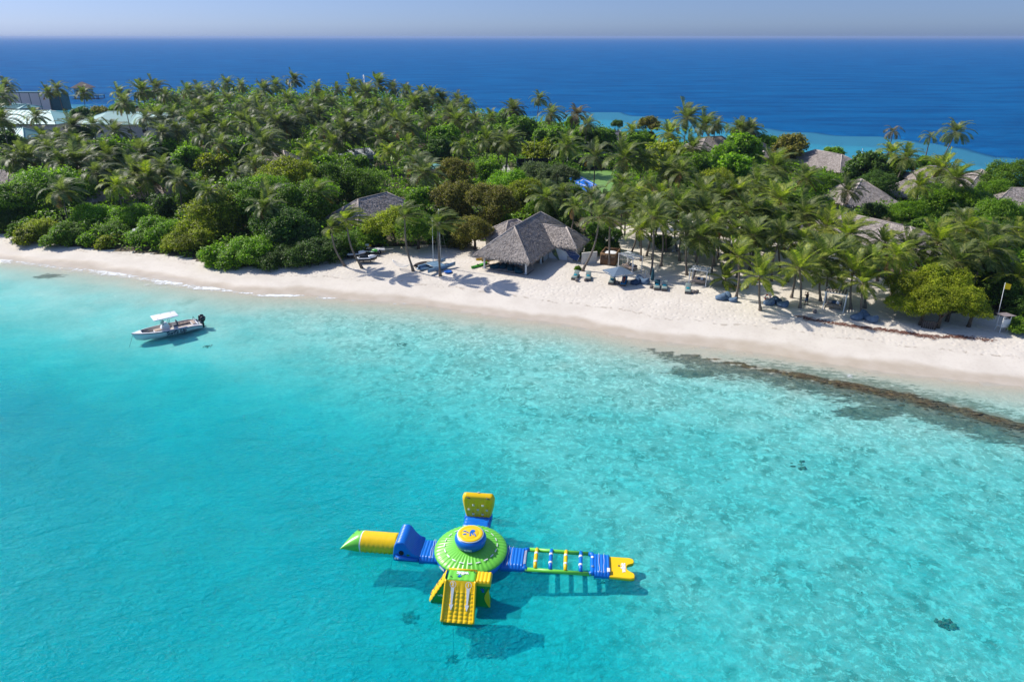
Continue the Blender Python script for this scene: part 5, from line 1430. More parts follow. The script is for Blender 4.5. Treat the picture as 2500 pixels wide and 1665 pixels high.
def parasol_open(px, py, W, H, label, mat, name='parasol', square=True):
    p = P3(px, py); o = empty(name, p, .35, label, 'parasol')
    MB().tube([(0, 0, -.1), (0, 0, H - .05)], .03, 8).build('pole', M_WHITE, o)
    n = 4 if square else 8; mb = MB(); k = []
    for i in range(n): a = 2 * math.pi * (i + .5) / n; k.append((math.cos(a) * W, math.sin(a) * W, H - .75))
    for i in range(n):
        a, b = Vector(k[i]), Vector(k[(i + 1) % n]); ap = Vector((0, 0, H)); m_ = (a + b) / 2 + Vector((0, 0, .08)); 
        mb.add([ap, a, m_, b], [(0, 1, 2), (0, 2, 3)]); mb.add([a, b, b - Vector((0, 0, .14)), a - Vector((0, 0, .14))], [(0, 1, 2, 3)])
    mb.build('canopy', mat, o)
    rb = MB()
    for q in k: rb.tube([(0, 0, H - .06), (q[0] * .97, q[1] * .97, q[2] - .02)], .015, 4)
    rb.build('ribs', M_WOOD, o)
    MB().lathe([(.32, 0), (.30, .08), (.05, .12)], 14).build('foot', M_CONC, o)
parasol_open(1508, 693, 2.25, 2.45, 'open grey-blue square parasol between two sun loungers', simple_mat('grey_blue_canvas', (0.13, 0.18, 0.24), .85, .2, .08, 2))
parasol_open(350, 590, 2.3, 2.5, 'pale grey parasol among the dome-shaped shrubs of the left beach', simple_mat('pale_grey_canvas', (0.42, 0.42, 0.45), .85, .2, .06, 2))
def parasol_closed(px, py, label):
    p = P3(px, py); o = empty('folded_parasol', p, 0, label, 'parasol'); MB().tube([(0, 0, -.1), (0, 0, 2.6)], .03, 8).build('pole', M_WOOD, o)
    pr = [(.06, 2.65), (.10, 2.3), (.15, 1.8), (.18, 1.3), (.20, .95), (.12, .9)]; mb = MB(); rings = []
    for r_, z in reversed(pr): rings.append([((r_ * (1 + .28 * (i % 2))) * math.cos(i * math.pi / 8), (r_ * (1 + .28 * (i % 2))) * math.sin(i * math.pi / 8), z) for i in range(16)])
    mb.rings(rings); mb.build('folded_canopy', M_TFAB, o); MB().lathe([(.3, 0), (.28, .08), (.05, .12)], 14).build('foot', M_CONC, o)
parasol_closed(1591, 700, 'folded dark parasol standing in front of the tall straight palm')

def pergola(fl, fr_, depth, H, label, cush, slatm, n=6):
    a, b = P3(*fl), P3(*fr_); d = b - a; W = max(2.3, min(3.2, Vector((d.x, d.y)).length)); rz = math.atan2(d.y, d.x)
    o = empty('pergola_swing', a, rz, label, 'pergola', 'pergola swings on the sand')
    for x, y in ((0, 0), (W, 0), (0, depth), (W, depth)): MB().box((x, y, H / 2 - .1), (.09, .09, H + .2)).build('post', M_WHITE, o)
    for y in (0, depth): MB().box((W / 2, y, H + .03), (W + .3, .08, .10)).build('beam', M_WHITE, o)
    for x in (0, W): MB().box((x, depth / 2, H - .06), (.07, depth - .1, .09)).build('beam', M_WHITE, o)
    for i in range(n): MB().box((W * (i + .5) / n, depth / 2, H + .11), (W / n * .62, depth + .3, .03)).build('roof_slat', slatm, o)
    for x in (0, W): MB().box((x, depth / 2, .18), (.07, depth - .1, .07)).build('rail', M_WHITE, o)
    sw = MB(); sw.box((W / 2, depth / 2, .42), (W * .82, .95, .09), bev=.03); sw.build('bench', M_WOOD, o)
    MB().box((W / 2, depth / 2 - .02, .54), (W * .78, .85, .15), bev=.06).build('seat_cushion', cush, o)
    for i, (x, m_) in enumerate(((.25, M_BEIGE), (.45, M_FAB2), (.66, M_WHITE), (.80, M_WICK))):
        M_ = Matrix.Translation((W * x, depth / 2 + .25, .78)) @ Matrix.Rotation(R(-25), 4, 'X') @ Matrix.Rotation(i * .5 - .6, 4, 'Z')
        MB().box((0, 0, 0), (.46, .14, .40), M=M_, bev=.06).build('cushion', m_, o)
    for x in (W * .12, W * .88):
        for y in (depth / 2 - .4, depth / 2 + .4): MB().tube([(x, y, .45), (x, y, H + .05)], .012, 4).build('hanging_rope', M_WHITE, o)
M_SLATB = simple_mat('grey_brown_slats', (0.26, 0.22, 0.21), .8, .2, .15, 4)
pergola((1509, 654), (1547, 671), 1.7, 2.15, 'white pergola swing nearest the bamboo enclosure', M_BEIGE, M_WHITE)
pergola((1681, 695), (1721, 701), 1.6, 2.2, 'white pergola swing behind the lone lounger', M_BEIGE, M_WHITE)
pergola((2008, 755), (2058, 764), 1.8, 2.25, 'grey-roofed pergola swing right of the person, with dark cushions', M_WOOD, M_SLATB, 7)

def bamboo_box():
    a = P3(1465, 646); b = P3(1500, 649); d = b - a; rz = math.atan2(d.y, d.x) - .05; W, D, H = 2.2, 3.2, 1.75
    o = empty('bamboo_enclosure', a, rz, 'square brown woven bamboo enclosure holding a white daybed', 'enclosure')
    M_BAM = simple_mat('brown_bamboo', (0.20, 0.115, 0.06), .7, .3, .35, 8); M_BAML = simple_mat('light_bamboo', (0.34, 0.20, 0.10), .7, .3, .2, 8)
    r = random.Random(2)
    def side(p0, p1):
        p0, p1 = Vector(p0), Vector(p1); n = int((p1 - p0).length / .11)
        for i in range(n):
            q = p0.lerp(p1, (i + .5) / n); MB().tube([(q.x, q.y, -.15), (q.x + r.uniform(-.02, .02), q.y, H - .25 + r.uniform(-.03, .03))], .05, 5).build('bamboo_pole', M_BAM, o)
        for z in (H - .2, H - .1, H): MB().tube([(p0.x, p0.y, z), (p1.x, p1.y, z)], .06, 6).build('top_rail', M_BAML, o)
    side((0, 0, 0), (W, 0, 0)); side((W, 0, 0), (W, D, 0)); side((0, D, 0), (0, 0, 0)); side((W, D, 0), (0, D, 0))
    MB().box((W / 2, D / 2, .6), (W - .3, D - .3, 1.2)).build('platform', M_WOOD, o)
    t = MB(); t.lathe([(.95, 0), (1.0, .1), (.98, .22), (.80, .28), (.1, .28)], 20)
    m_ = t.build('daybed_mattress', M_WHITE, None, a + Matrix.Rotation(rz, 3, 'Z') @ Vector((W / 2, D / 2 + .3, 1.21))); tag(m_, 'round white daybed mattress on top of the bamboo enclosure', 'daybed')
bamboo_box()
def vine_wall():
    a = P3(1424, 650); b = P3(1466, 646); o = empty('garden_wall', a, math.atan2((b - a).y, (b - a).x), 'low pale garden wall overgrown with vines between hut and bamboo enclosure', 'wall')
    MB().box((1.3, .9, .8), (2.4, .25, 1.9)).build('wall', M_WALL, o)
vine_wall()
# white sun chairs in the shade
def chair_proto():
    o = empty('sun_chair', (0, 0, 0)); MB().box((0, 0, .30), (.6, 1.5, .08), bev=.03).build('seat', M_WHITE, o)
    MB().box((0, .62, .52), (.6, .08, .6), M=Matrix.Rotation(R(-8), 4, 'X')).build('backrest', M_WHITE, o)
    for x in (-.24, .24):
        for y in (-.6, .55): MB().box((x, y, .13), (.05, .05, .30)).build('leg', M_WHITE, o)
    return o
CP_ = chair_proto()
for i, (px, py) in enumerate([(1646, 614), (1654, 611), (1662, 617), (1671, 612), (1680, 618), (1690, 612), (1697, 619), (1830, 596), (1840, 598)]):
    o = CP_ if i == 0 else copy_tree(CP_); o.location = P3(px, py); o.rotation_euler.z = [-.3, .2, -.1, .4, 0, -.5, .3, .1, .4][i]
    tag(o, (['white sun chair in the shaded row, ' + nth(i) + ' of seven'] + ['white sun chair in the shaded row, ' + nth(i) + ' of seven'] * 6 + ['lone white sun chair deep in shade above the yellow kayak, left one', 'lone white sun chair deep in shade above the yellow kayak, right one'])[max(0, i - 0) if i >= 7 else i], 'sun chair', 'white sun chairs in the shade')
def lifebuoy():
    p = P3(1871, 741); post = empty('lifebuoy_post', p, 0, 'thin pale post carrying the lifebuoy', 'post'); MB().tube([(0, 0, -.2), (0, 0, .9)], .035, 6).build('post', M_WOOD, post)
    o = empty('lifebuoy', p + Vector((0, -.08, .85)), .1, 'orange and white lifebuoy ring standing upright beside the low palm', 'lifebuoy')
    for k in range(8):
        pts = [(math.cos(a) * .33, 0, math.sin(a) * .33) for a in [2 * math.pi * (k + j / 5) / 8 for j in range(6)]]
        MB().tube(pts, .085 if k % 2 == 0 else .089, 8).build('ring_segment', M_ORANGE if k % 2 == 0 else simple_mat('faded_white_band', (.7, .55, .5)), o)
    MB().tube([(math.cos(a) * .46, -.02, math.sin(a) * .46) for a in [i * .52 for i in range(13)]], .012, 4).build('grab_rope', M_WHITE, o)
lifebuoy()
def kayak_mesh(L=3.2, W=.75, H=.34):
    mb = MB(); rings = []
    for i in range(17):
        t = i / 16; x = (t - .5) * L; w_ = W / 2 * (math.sin(math.pi * min(max(t, .004), .996)) ** .55); rise = .14 * abs(2 * t - 1) ** 3
        cock = .09 * math.exp(-((t - .45) / .16) ** 2)
        rings.append([(x, -w_ * .55, rise), (x, -w_ * .95, H * .45 + rise), (x, -w_, H * .7 + rise), (x, -w_ * .6, H * .95 + rise), (x, 0, H + rise - cock * 2.2), (x, w_ * .6, H * .95 + rise), (x, w_, H * .7 + rise), (x, w_ * .95, H * .45 + rise), (x, w_ * .55, rise), (x, 0, -.03 + rise)])
    mb.rings(rings); return mb
def kayak(p, rz, mat, label, s_=1.0, rx=0.0):
    o = empty('kayak', p, rz, label, 'kayak'); o.scale = (s_,) * 3; o.rotation_euler.x = rx
    kayak_mesh().build('hull', mat, o); MB().box((-.25, 0, .32), (.08, .5, .22), bev=.03).build('seat_back', M_BLACK, o)
    MB().tube([(.9, -.1, .36), (.9, .1, .36)], .02, 5).build('handle', M_BLACK, o)
M_KGRN = simple_mat('green_plastic', (0.06, 0.36, 0.03), .35, .5, .08, 2)
kayak(P3(1797, 703), R(-12), simple_mat('pale_yellow_plastic', (0.62, 0.42, 0.10), .5, .4, .1, 2), 'yellow kayak lying in the shade behind the leftmost beanbag heap')
for i, (x, y, z, rz, mt, lab) in enumerate([(-3.9, 2.7, .95, R(42), M_YEL, 'bright yellow kayak on the rack under the hut eave, upper one'), (-3.3, 3.5, .62, R(36), M_YEL, 'bright yellow kayak on the rack under the hut eave, lower one'),
                               (-4.4, 1.7, .05, R(52), M_KGRN, 'green kayak sticking out of the hut on the sand')]):
    kayak(hutp(x, y, z), HTH + rz + R(20), mt, lab, 1.05)
rk = empty('kayak_rack', hutp(-3.4, 4.0, 0), HTH + R(60), 'low wooden rack under the yellow kayaks at the hut', 'rack')
for x in (-1, 1):
    for y in (-.5, .5): MB().box((x, y, .28), (.08, .08, .66)).build('leg', M_WOOD, rk)
    MB().box((x, 0, .58), (.08, 1.4, .07)).build('bar', M_WOOD, rk)
# windsurf sails leaning on the wing
def sail(p, rz, pts, mat, mat2, label):
    o = empty('windsurf_sail', p, rz, label, 'sail'); o.rotation_euler.x = R(-12)
    MB().prismy([(x, z) for x, z in pts], -.015, .015).build('sailcloth', mat, o)
    MB().tube([(pts[0][0], 0, pts[0][1])] + [(x, -.02, z) for x, z in pts[1:4]], .03, 6).build('mast', mat2, o)
    for k in (.3, .55, .8):
        a = Vector((pts[1][0], 0, pts[1][1])).lerp(Vector((pts[2][0], 0, pts[2][1])), k); b = Vector((pts[-1][0], 0, pts[-1][1])).lerp(Vector((pts[-2][0], 0, pts[-2][1])), k)
        MB().tube([a + Vector((0, -.03, 0)), b + Vector((0, -.03, 0))], .012, 4).build('batten', mat2, o)
sail(hutp(6.0, 9.05, .05), HTH, [(2.1, .35), (2.45, 1.25), (1.3, 1.95), (-.9, 2.25), (-1.6, 2.1), (.2, 1.6), (.9, .8)], simple_mat('navy_sail', (0.008, 0.035, 0.14), .4, .5, .15, 3), M_WHITE, 'navy windsurf sail propped against the wing wall of the hut')
sail(hutp(4.0, 9.15, .05), HTH, [(1.35, .02), (.3, .8), (-.35, 1.7), (-.5, 2.1), (.3, 2.15), (.7, 1.3)], simple_mat('yellow_navy_sail', (0.30, 0.34, 0.06), .4, .5, .3, 1.2, dirt=(0.01, 0.05, 0.12)), M_FAB2, 'yellow and navy windsurf sail leaning on the white wall of the hut')
# hanging rope hammock chairs inside the hut
for i, (x, lab) in enumerate([(.5, 'white hanging rope chair inside the hut, left one'), (1.5, 'white hanging rope chair inside the hut, right one')]):
    o = empty('hanging_chair', hutp(x, 3.4, 0), 0, lab, 'hanging chair', 'hanging rope chairs in the hut')
    for k in range(7): a = k * .9; MB().tube([(0, 0, 2.15), (math.cos(a) * .22, math.sin(a) * .22, .9)], .012, 4).build('rope', M_WHITE, o)
    MB().lathe([(.05, .55), (.25, .62), (.34, .85), (.30, .87), (.2, .68), (0, .62)], 12, cap1=False).build('seat', M_WHITE, o)

# ---- left beach: jet skis, trailer, hammock, catamaran, picnic table
M_GEL = simple_mat('white_gelcoat', (0.78, 0.79, 0.80), .25, .5, .04, 2)
M_BGEL = simple_mat('black_gelcoat', (0.012, 0.014, 0.018), .22, .5, .2, 2)
M_BLUEG = simple_mat('blue_grey_gelcoat', (0.16, 0.27, 0.38), .35, .5, .08, 2)
M_RUB = simple_mat('black_rubber', (0.015, 0.015, 0.016), .8, .2, .2, 6)
def jetski(px, py, rz, acc, label, s_=1.0):
    o = empty('jet_ski', P3(px, py), rz, label, 'jet ski', 'jet skis parked on the sand'); o.scale = (s_,) * 3
    def hull(z0, z1, k, nm, mt):
        rings = []
        for i in range(13):
            t = i / 12; x = -1.45 + 2.9 * t; w_ = .55 * k * (1 - max(0, (t - .45) / .55) ** 2.2) + .02
            up = .28 * max(0, (t - .55) / .45) ** 2
            rings.append([(x, -w_ * .5, z0 + up), (x, -w_, z0 + (z1 - z0) * .5 + up), (x, -w_ * .96, z1 + up), (x, 0, z1 + .03 + up), (x, w_ * .96, z1 + up), (x, w_, z0 + (z1 - z0) * .5 + up), (x, w_ * .5, z0 + up), (x, 0, z0 - .08 + up)])
        MB().rings(rings).build(nm, mt, o)
    hull(.30, .62, 1.0, 'hull', M_BGEL); hull(.60, .74, .86, 'deck', M_GEL)
    rings = []
    for i in range(9):
        t = i / 8; x = -1.1 + 1.5 * t; w_ = .22 + .05 * math.sin(t * 3); z = .98 + .1 * math.sin(t * 3.1)
        rings.append([(x, -w_, .72), (x, -w_ * .8, z - .06), (x, 0, z), (x, w_ * .8, z - .06), (x, w_, .72)])
    MB().rings(rings).build('seat', M_BGEL, o)
    MB().blob((.75, 0, .86), (.62, .36, .26), 12, 7, .04).build('hood', acc, o)
    hb = MB(); hb.tube([(.35, 0, .95), (.25, 0, 1.18)], .05, 6); hb.tube([(.18, -.38, 1.2), (.3, -.1, 1.22), (.3, .1, 1.22), (.18, .38, 1.2)], .025, 6); hb.build('handlebar', M_BLACK, o)
    for y in (-.5, .5): MB().box((-.1, y, .70), (1.3, .06, .05)).build('side_stripe', acc, o)
    cr = MB(); cr.box((-.5, 0, .12), (.10, .9, .24)); cr.box((.5, 0, .12), (.10, .9, .24)); cr.box((0, .3, .22), (2.2, .08, .08)); cr.box((0, -.3, .22), (2.2, .08, .08)); cr.build('beach_cradle', M_WOOD, o)
jetski(896, 641, R(8), M_GEL, 'black and white jet ski nearest the water behind the taller leaning palm', 1.05)
jetski(872, 630, R(10), M_GEL, 'pale blue-white jet ski behind the nearest jet ski')
jetski(906, 624, R(-20), M_KGRN, 'jet ski with green trim behind the nearest jet ski')
jetski(868, 620, R(6), M_BLUEG, 'blue-black jet ski under the shrubs at the left of the group')
jetski(893, 617, R(60), M_YEL, 'yellow jet ski beside the trailer wheels')
def trailer():
    o = empty('boat_trailer', P3(920, 618), R(12), 'white boat trailer with two black wheels behind the jet skis', 'trailer')
    MB().box((0, 0, .62), (2.6, 1.3, .16), bev=.05).build('frame', M_GEL, o)
    for x in (-.65, .35):
        w_ = MB(); w_.lathe([(.14, -.1), (.33, -.11), (.36, -.05), (.36, .05), (.33, .11), (.14, .1)], 18, M=Matrix.Translation((x, -.75, .34)) @ Matrix.Rotation(R(90), 4, 'X')); t_ = w_.build('wheel', M_RUB, o)
        MB().lathe([(.15, -.12), (.15, .12)], 12, M=Matrix.Translation((x, -.75, .34)) @ Matrix.Rotation(R(90), 4, 'X')).build('rim', M_STEEL, t_)
    MB().box((-.15, -.78, .78), (1.9, .3, .08), bev=.03).build('mudguard', M_GEL, o); MB().box((1.9, 0, .55), (1.4, .12, .12)).build('drawbar', M_STEEL, o)
trailer()
o = empty('notice_board', P3(898, 617), 0, 'small white notice board on a post behind the jet skis', 'sign'); MB().box((0, 0, .6), (.07, .07, 1.4)).build('post', M_WOOD, o); MB().box((0, -.05, 1.25), (.55, .05, .3)).build('board', M_WHITE, o)
o = MB().box((0, 0, .17), (.5, .35, .34), bev=.04).build('cool_box', M_BLUEG, None, P3(810, 633)); tag(o, 'small pale blue cool box on the sand under the shrubs left of the jet skis', 'box')
def hammock():
    a = P3(958, 652, 1.15); b = P3(1004, 665, 1.2); o = empty('hammock', a, 0, 'white net hammock slung between the yellow tree and the bowed palm', 'hammock'); d = b - a; mb = MB()
    sd = Vector((-d.y, d.x, 0)).normalized()
    for k in range(9):
        s_ = (k - 4) / 4; mb.tube([(d * t) + sd * s_ * .5 * math.sin(math.pi * t) - Vector((0, 0, (.75 - .18 * s_ * s_) * math.sin(math.pi * t))) for t in [i / 10 for i in range(11)]], .014, 4)
    for i in range(1, 20):
        t = i / 20; mb.tube([(d * t) + sd * s_ * .5 * math.sin(math.pi * t) - Vector((0, 0, (.75 - .18 * s_ * s_) * math.sin(math.pi * t))) for s_ in (-1, -.5, 0, .5, 1)], .010, 3)
    mb.build('net', M_WHITE, o); MB().tube([(0, 0, 0), (-.3, .1, .15)], .02, 4).build('rope', M_WHITE, o)
hammock()
def catamaran():
    c = P3(1067, 655); o = empty('catamaran', c, R(40), 'pale blue-grey beach catamaran with bare masts pulled up on the sand', 'catamaran')
    for y in (-1.25, 1.25):
        rings = []
        for i in range(13):
            t = i / 12; x = -2.4 + 4.8 * t; w_ = .24 * (math.sin(math.pi * (.06 + .90 * t)) ** .5) * (1 if t < .9 else .5); z = .08 + .22 * t ** 3
            rings.append([(x, y - w_ * .3, z), (x, y - w_, z + .28), (x, y - w_ * .8, z + .52), (x, y + w_ * .8, z + .52), (x, y + w_, z + .28), (x, y + w_ * .3, z)])
        MB().rings(rings).build('hull', M_BLUEG, o)
    for x in (-1.2, .7): MB().tube([(x, -1.3, .66), (x, 1.3, .66)], .05, 8).build('crossbeam', M_STEEL, o)
    MB().box((-.25, 0, .67), (1.85, 2.2, .03)).build('trampoline', M_BLUEG, o)
    MB().tube([(.7, 0, .7), (.72, .02, 8.6)], [.06, .045], 8).build('mast', M_STEEL, o)
    for e in ((.3, 1.2), (.3, -1.2), (2.1, 0)): MB().tube([(e[0], e[1], .7), (.71, 0, 7.4)], .008, 4).build('stay', M_STEEL, o)
    MB().tube([(.7, 0, 1.1), (-1.6, .2, 1.15)], .04, 8).build('boom', M_STEEL, o)
    p = empty('spare_mast', P3(1058, 650), 0, 'thin white spare mast standing left of the catamaran mast', 'mast'); MB().tube([(0, 0, -.1), (.15, 0, 6.8)], [.05, .03], 8).build('pole', M_WHITE, p)
catamaran()
def board(px, py, rz, mat, label, s_=1.0, tilt=0.2):
    o = empty('sailboard', P3(px, py, .15), rz, label, 'board'); o.rotation_euler.x = tilt; o.scale = (s_,) * 3
    mb = MB(); rings = []
    for i in range(15):
        t = i / 14; x = -1.5 + 3.0 * t; w_ = .5 * math.sin(math.pi * min(.985, max(.015, t))) ** .45; z = .15 * max(0, t - .7) ** 1.2
        rings.append([(x, -w_, z + .06), (x, -w_ * .8, z), (x, w_ * .8, z), (x, w_, z + .06), (x, w_ * .8, z + .12), (x, -w_ * .8, z + .12)])
    mb.rings(rings).build('deck', mat, o); MB().box((-1.2, 0, .2), (.3, .02, .2)).build('fin', M_BLACK, o); MB().box((.1, 0, .125), (.5, .06, .02)).build('foot_strap', M_BLACK, o)
board(1043, 655, R(38), M_BLUEG, 'wide pale blue board leaning beside the left catamaran hull', 1.15, .35)
board(1031, 648, R(40), M_DARK, 'dark brown board leaning against the hammock palm foot', 1.0, .5)
o = MB().lathe([(.55, .05), (.62, .12), (.55, .18), (.45, .14), (.05, .08)], 22).build('blue_basin', simple_mat('blue_plastic', (0.01, 0.10, 0.42), .35), None, P3(1094, 665)); tag(o, 'flat round bright blue basin on the sand right of the catamaran', 'basin')
def picnic():
    o = empty('picnic_table', P3(1091, 603), R(-5), 'wooden picnic table with a bench left of the thatched hut', 'table')
    for i in range(4): MB().box((0, -.3 + i * .2, .75), (1.9, .18, .04)).build('top_board', M_BEIGE, o)
    for y in (-.75, .75): MB().box((0, y, .45), (1.8, .28, .05)).build('bench', M_BEIGE, o)
    for x in (-.7, .7): lg = MB(); lg.tube([(x, -.75, 0), (x, 0, .72)], .05, 5); lg.tube([(x, .75, 0), (x, 0, .72)], .05, 5); lg.box((x, 0, .40), (.06, 1.5, .08)); lg.build('leg', M_WOOD, o)
picnic()
def flag():
    b = P3(2431, 795); d = ray(2454.5, 690); k = (b.y + .1) / d.y; top = Vector((d.x * k, b.y + .1, CAM_H + d.z * k))
    o = empty('warning_flag', b, 0, 'yellow flag flying from a thin leaning pole on the right beach', 'flag'); t = top - b
    MB().tube([(0, 0, -.2), t], [.04, .025], 8).build('pole', M_WHITE, o)
    mb = MB(); mb.grid(lambda u, v: (t.x + .03 + u * .8, t.y + .10 * math.sin(u * 7) * u, t.z - .04 - v * .72 - u * .10 + .1 * u * (1 - v) * -1), 10, 6); mb.build('cloth', simple_mat('yellow_flag_cloth', (0.75, 0.52, 0.01), .8, .2, .05, 2), o)
flag()
def guard():
    o = empty('lifeguard_stand', P3(2440, 812), R(6), 'white lifeguard stand with a small flat roof at the right edge of the beach', 'lifeguard stand')
    for x, y in ((0, 0), (.95, .05), (.1, .8), (1.0, .85)): MB().box((x, y, .95), (.06, .06, 2.1)).build('leg', M_WHITE, o)
    MB().box((.5, .02, 1.1), (.85, .05, .95)).build('board', M_WHITE, o); MB().box((.5, .4, .62), (.9, .75, .05)).build('seat', M_WHITE, o)
    M_ = Matrix.Translation((.5, .4, 2.03)) @ Matrix.Rotation(R(-6), 4, 'X')
    for i in range(5): MB().box((0, -.6 + i * .3, 0), (1.35, .27, .04), M=M_).build('roof_board', M_SLATB, o)
guard()
def picket():
    o = empty('wooden_screen', P3(2250, 800), R(-25), 'dark wooden screen of upright boards under the big round-headed tree', 'screen')
    for i in range(7): MB().box((i * .22, 0, .42 + .03 * (i % 3)), (.17, .05, 1.0)).build('board', M_DARK, o)
picket()
for i, (px, py, lab) in enumerate([(1575, 676, 'short white marker post in the shade behind the first beanbag heap'), (1571, 634, 'low wooden post under the shaded palms, left one'), (1590, 634, 'low wooden post under the shaded palms, right one'), (2001, 728, 'thin white post beside the bowed palm and the person')]):
    tag(MB().box((0, 0, .4), (.07, .07, 1.0)).build('marker_post', M_WHITE if i in (0, 3) else M_DARK, None, P3(px, py)), lab, 'post')

# seaweed line, root mats and litter on the sand
def seaweed():
    pts = [(1955, 774), (1982, 780), (2018, 787), (2061, 793), (2103, 800), (2150, 804), (2190, 810), (2222, 814), (2246, 819), (2277, 823), (2325, 822), (2357, 824), (2421, 831)]
    W_ = [P3(x, y) for x, y in pts]; r = random.Random(4); mb = MB()
    for i in range(1900):
        k = r.random() * (len(W_) - 1); j = int(k); p = W_[j].lerp(W_[j + 1], k - j) + Vector((0, (.22 * math.sin(k * 9) + .14 * math.sin(k * 23)), 0))
        wd = (.12 + .16 * abs(math.sin(k * 2.3))); p = p + Vector((r.gauss(0, .3), r.gauss(0, wd), 0)); p.z = ground(p.x, p.y) if i % 8 == 0 else p.z
        p.z += .02 + r.uniform(0, .05); a = r.uniform(-.8, .8); l_ = r.uniform(.05, .16); w_ = r.uniform(.012, .03); d = Vector((math.cos(a), math.sin(a), r.uniform(-.1, .2))) * l_; s_ = Vector((-math.sin(a), math.cos(a), 0)) * w_
        mb.add([p - d - s_, p + d - s_, p + d + s_ + Vector((0, 0, .03)), p - d + s_], [(0, 1, 2, 3)])
    tag(mb.build('seaweed', simple_mat('dry_seaweed', (0.19, 0.085, 0.06), .9, .1, .4, 3)), 'thin reddish-brown line of dried seaweed along the right beach', 'seaweed', kind='stuff')
seaweed()
def litter():
    r = np.random.default_rng(8); n = 9000; P_ = np.column_stack([r.uniform(-75, 75, n * 4), r.uniform(55, 125, n * 4)])
    z, s, *_ , fo = terrain(P_); k = (s > 4) & (s < 40) & (fo < .5) & (r.random(len(P_)) < .25 + .6 * vnoise(P_, .15, 40)); P_ = P_[k][:n]; z = z[k][:n]
    a = r.uniform(0, 6.28, len(P_)); l_ = r.uniform(.02, .07, len(P_))[:, None]; c = np.column_stack([P_, z + .02]); d = np.column_stack([np.cos(a), np.sin(a), a * 0 + .2]) * l_; e = np.column_stack([-np.sin(a), np.cos(a), a * 0]) * l_ * .6
    V = np.stack([c - d, c + e, c + d, c - e], axis=1).reshape(-1, 3)
    tag(link_mesh('leaf_litter', np_mesh('leaf_litter', V, np.arange(len(V)).reshape(-1, 4), M_WOOD)), 'scattered dry leaves and coral bits on the sand', 'litter', kind='stuff')
litter()

# coral heads and flat slabs of beach rock under the water
M_CORAL = simple_mat('coral_rock', (0.14, 0.165, 0.11), .9, .2, .4, 3, bump=1, bscale=5)
def coral(px, py, rpx, label, hgt=.5, n=26):
    g = G(px, py, 0); z = ground(g.x, g.y); g = G(px, py, z); r_ = rpx * proj(g)[2] / FPX; rr = random.Random(int(px)); mb = MB()
    for i in range(n):
        a = rr.uniform(0, 6.28); q = r_ * rr.uniform(0, 1.0)
        mb.blob((math.cos(a) * q, math.sin(a) * q * .8, 0), (r_ * rr.uniform(.12, .30), r_ * rr.uniform(.12, .30), hgt * rr.uniform(.15, .45)), 8, 5, .7, i + px)
    o = mb.build('coral_head', M_CORAL, None, (g.x, g.y, z)); tag(o, label, 'coral rock', 'dark coral rocks in the lagoon')
coral(2306, 1524, 24, 'darkest coral rock in the bright rubble at lower right'); coral(1002, 1508, 24, 'coral rock in the water left of the yellow slide', .25)
coral(848, 1125, 26, 'faint coral patch in the blue water above the yellow pillow', .15); coral(1951, 1133, 26, 'coral patch in the middle of the right lagoon', .25, 9)
coral(1470, 1413, 20, 'coral rock under the notched yellow board', .3); coral(1105, 1612, 22, 'coral rock near the bottom edge below the slide', .25)
coral(508, 845, 14, 'small coral patch in front of the boat', .12); coral(982, 842, 14, 'small coral patch in the shallows right of the boat', .15)
coral(175, 880, 18, 'faint coral patch in the shallows left of the boat', .12); coral(2100, 1450, 8, 'tiny dark coral stone left of the darkest coral rock', .25, 3)
def slabs():
    r = random.Random(9); mb = MB()
    for i in range(260):
        k = r.random() ** .7 * (len(reef_px) - 1); k = len(reef_px) - 1 - k if False else k; j = int(k); a = G(*reef_px[j]); b = G(*reef_px[j + 1]); p = a.lerp(b, k - j)
        if p.x < 27: continue
        p += Vector((r.gauss(0, .4), r.gauss(-.5, .8), 0)); z = ground(p.x, p.y)
        if z > .1: continue
        L, W, H = r.uniform(.2, .7), r.uniform(.12, .3), r.uniform(.02, .05); M_ = Matrix.Translation((p.x, p.y, z - .02)) @ Matrix.Rotation(R(-18) + r.uniform(-.5, .5), 4, 'Z') @ Matrix.Rotation(r.uniform(-.15, .15), 4, 'X')
        mb.blob((0, 0, 0), (L, W, H), 7, 4, .5, i, M_)
    tag(mb.build('beach_rock', simple_mat('beach_rock', (0.10, 0.075, 0.04), .9, .2, .4, 2, bump=1, bscale=6)), 'broken slabs of brown beach rock along the ledge', 'rock', kind='stuff')
slabs()
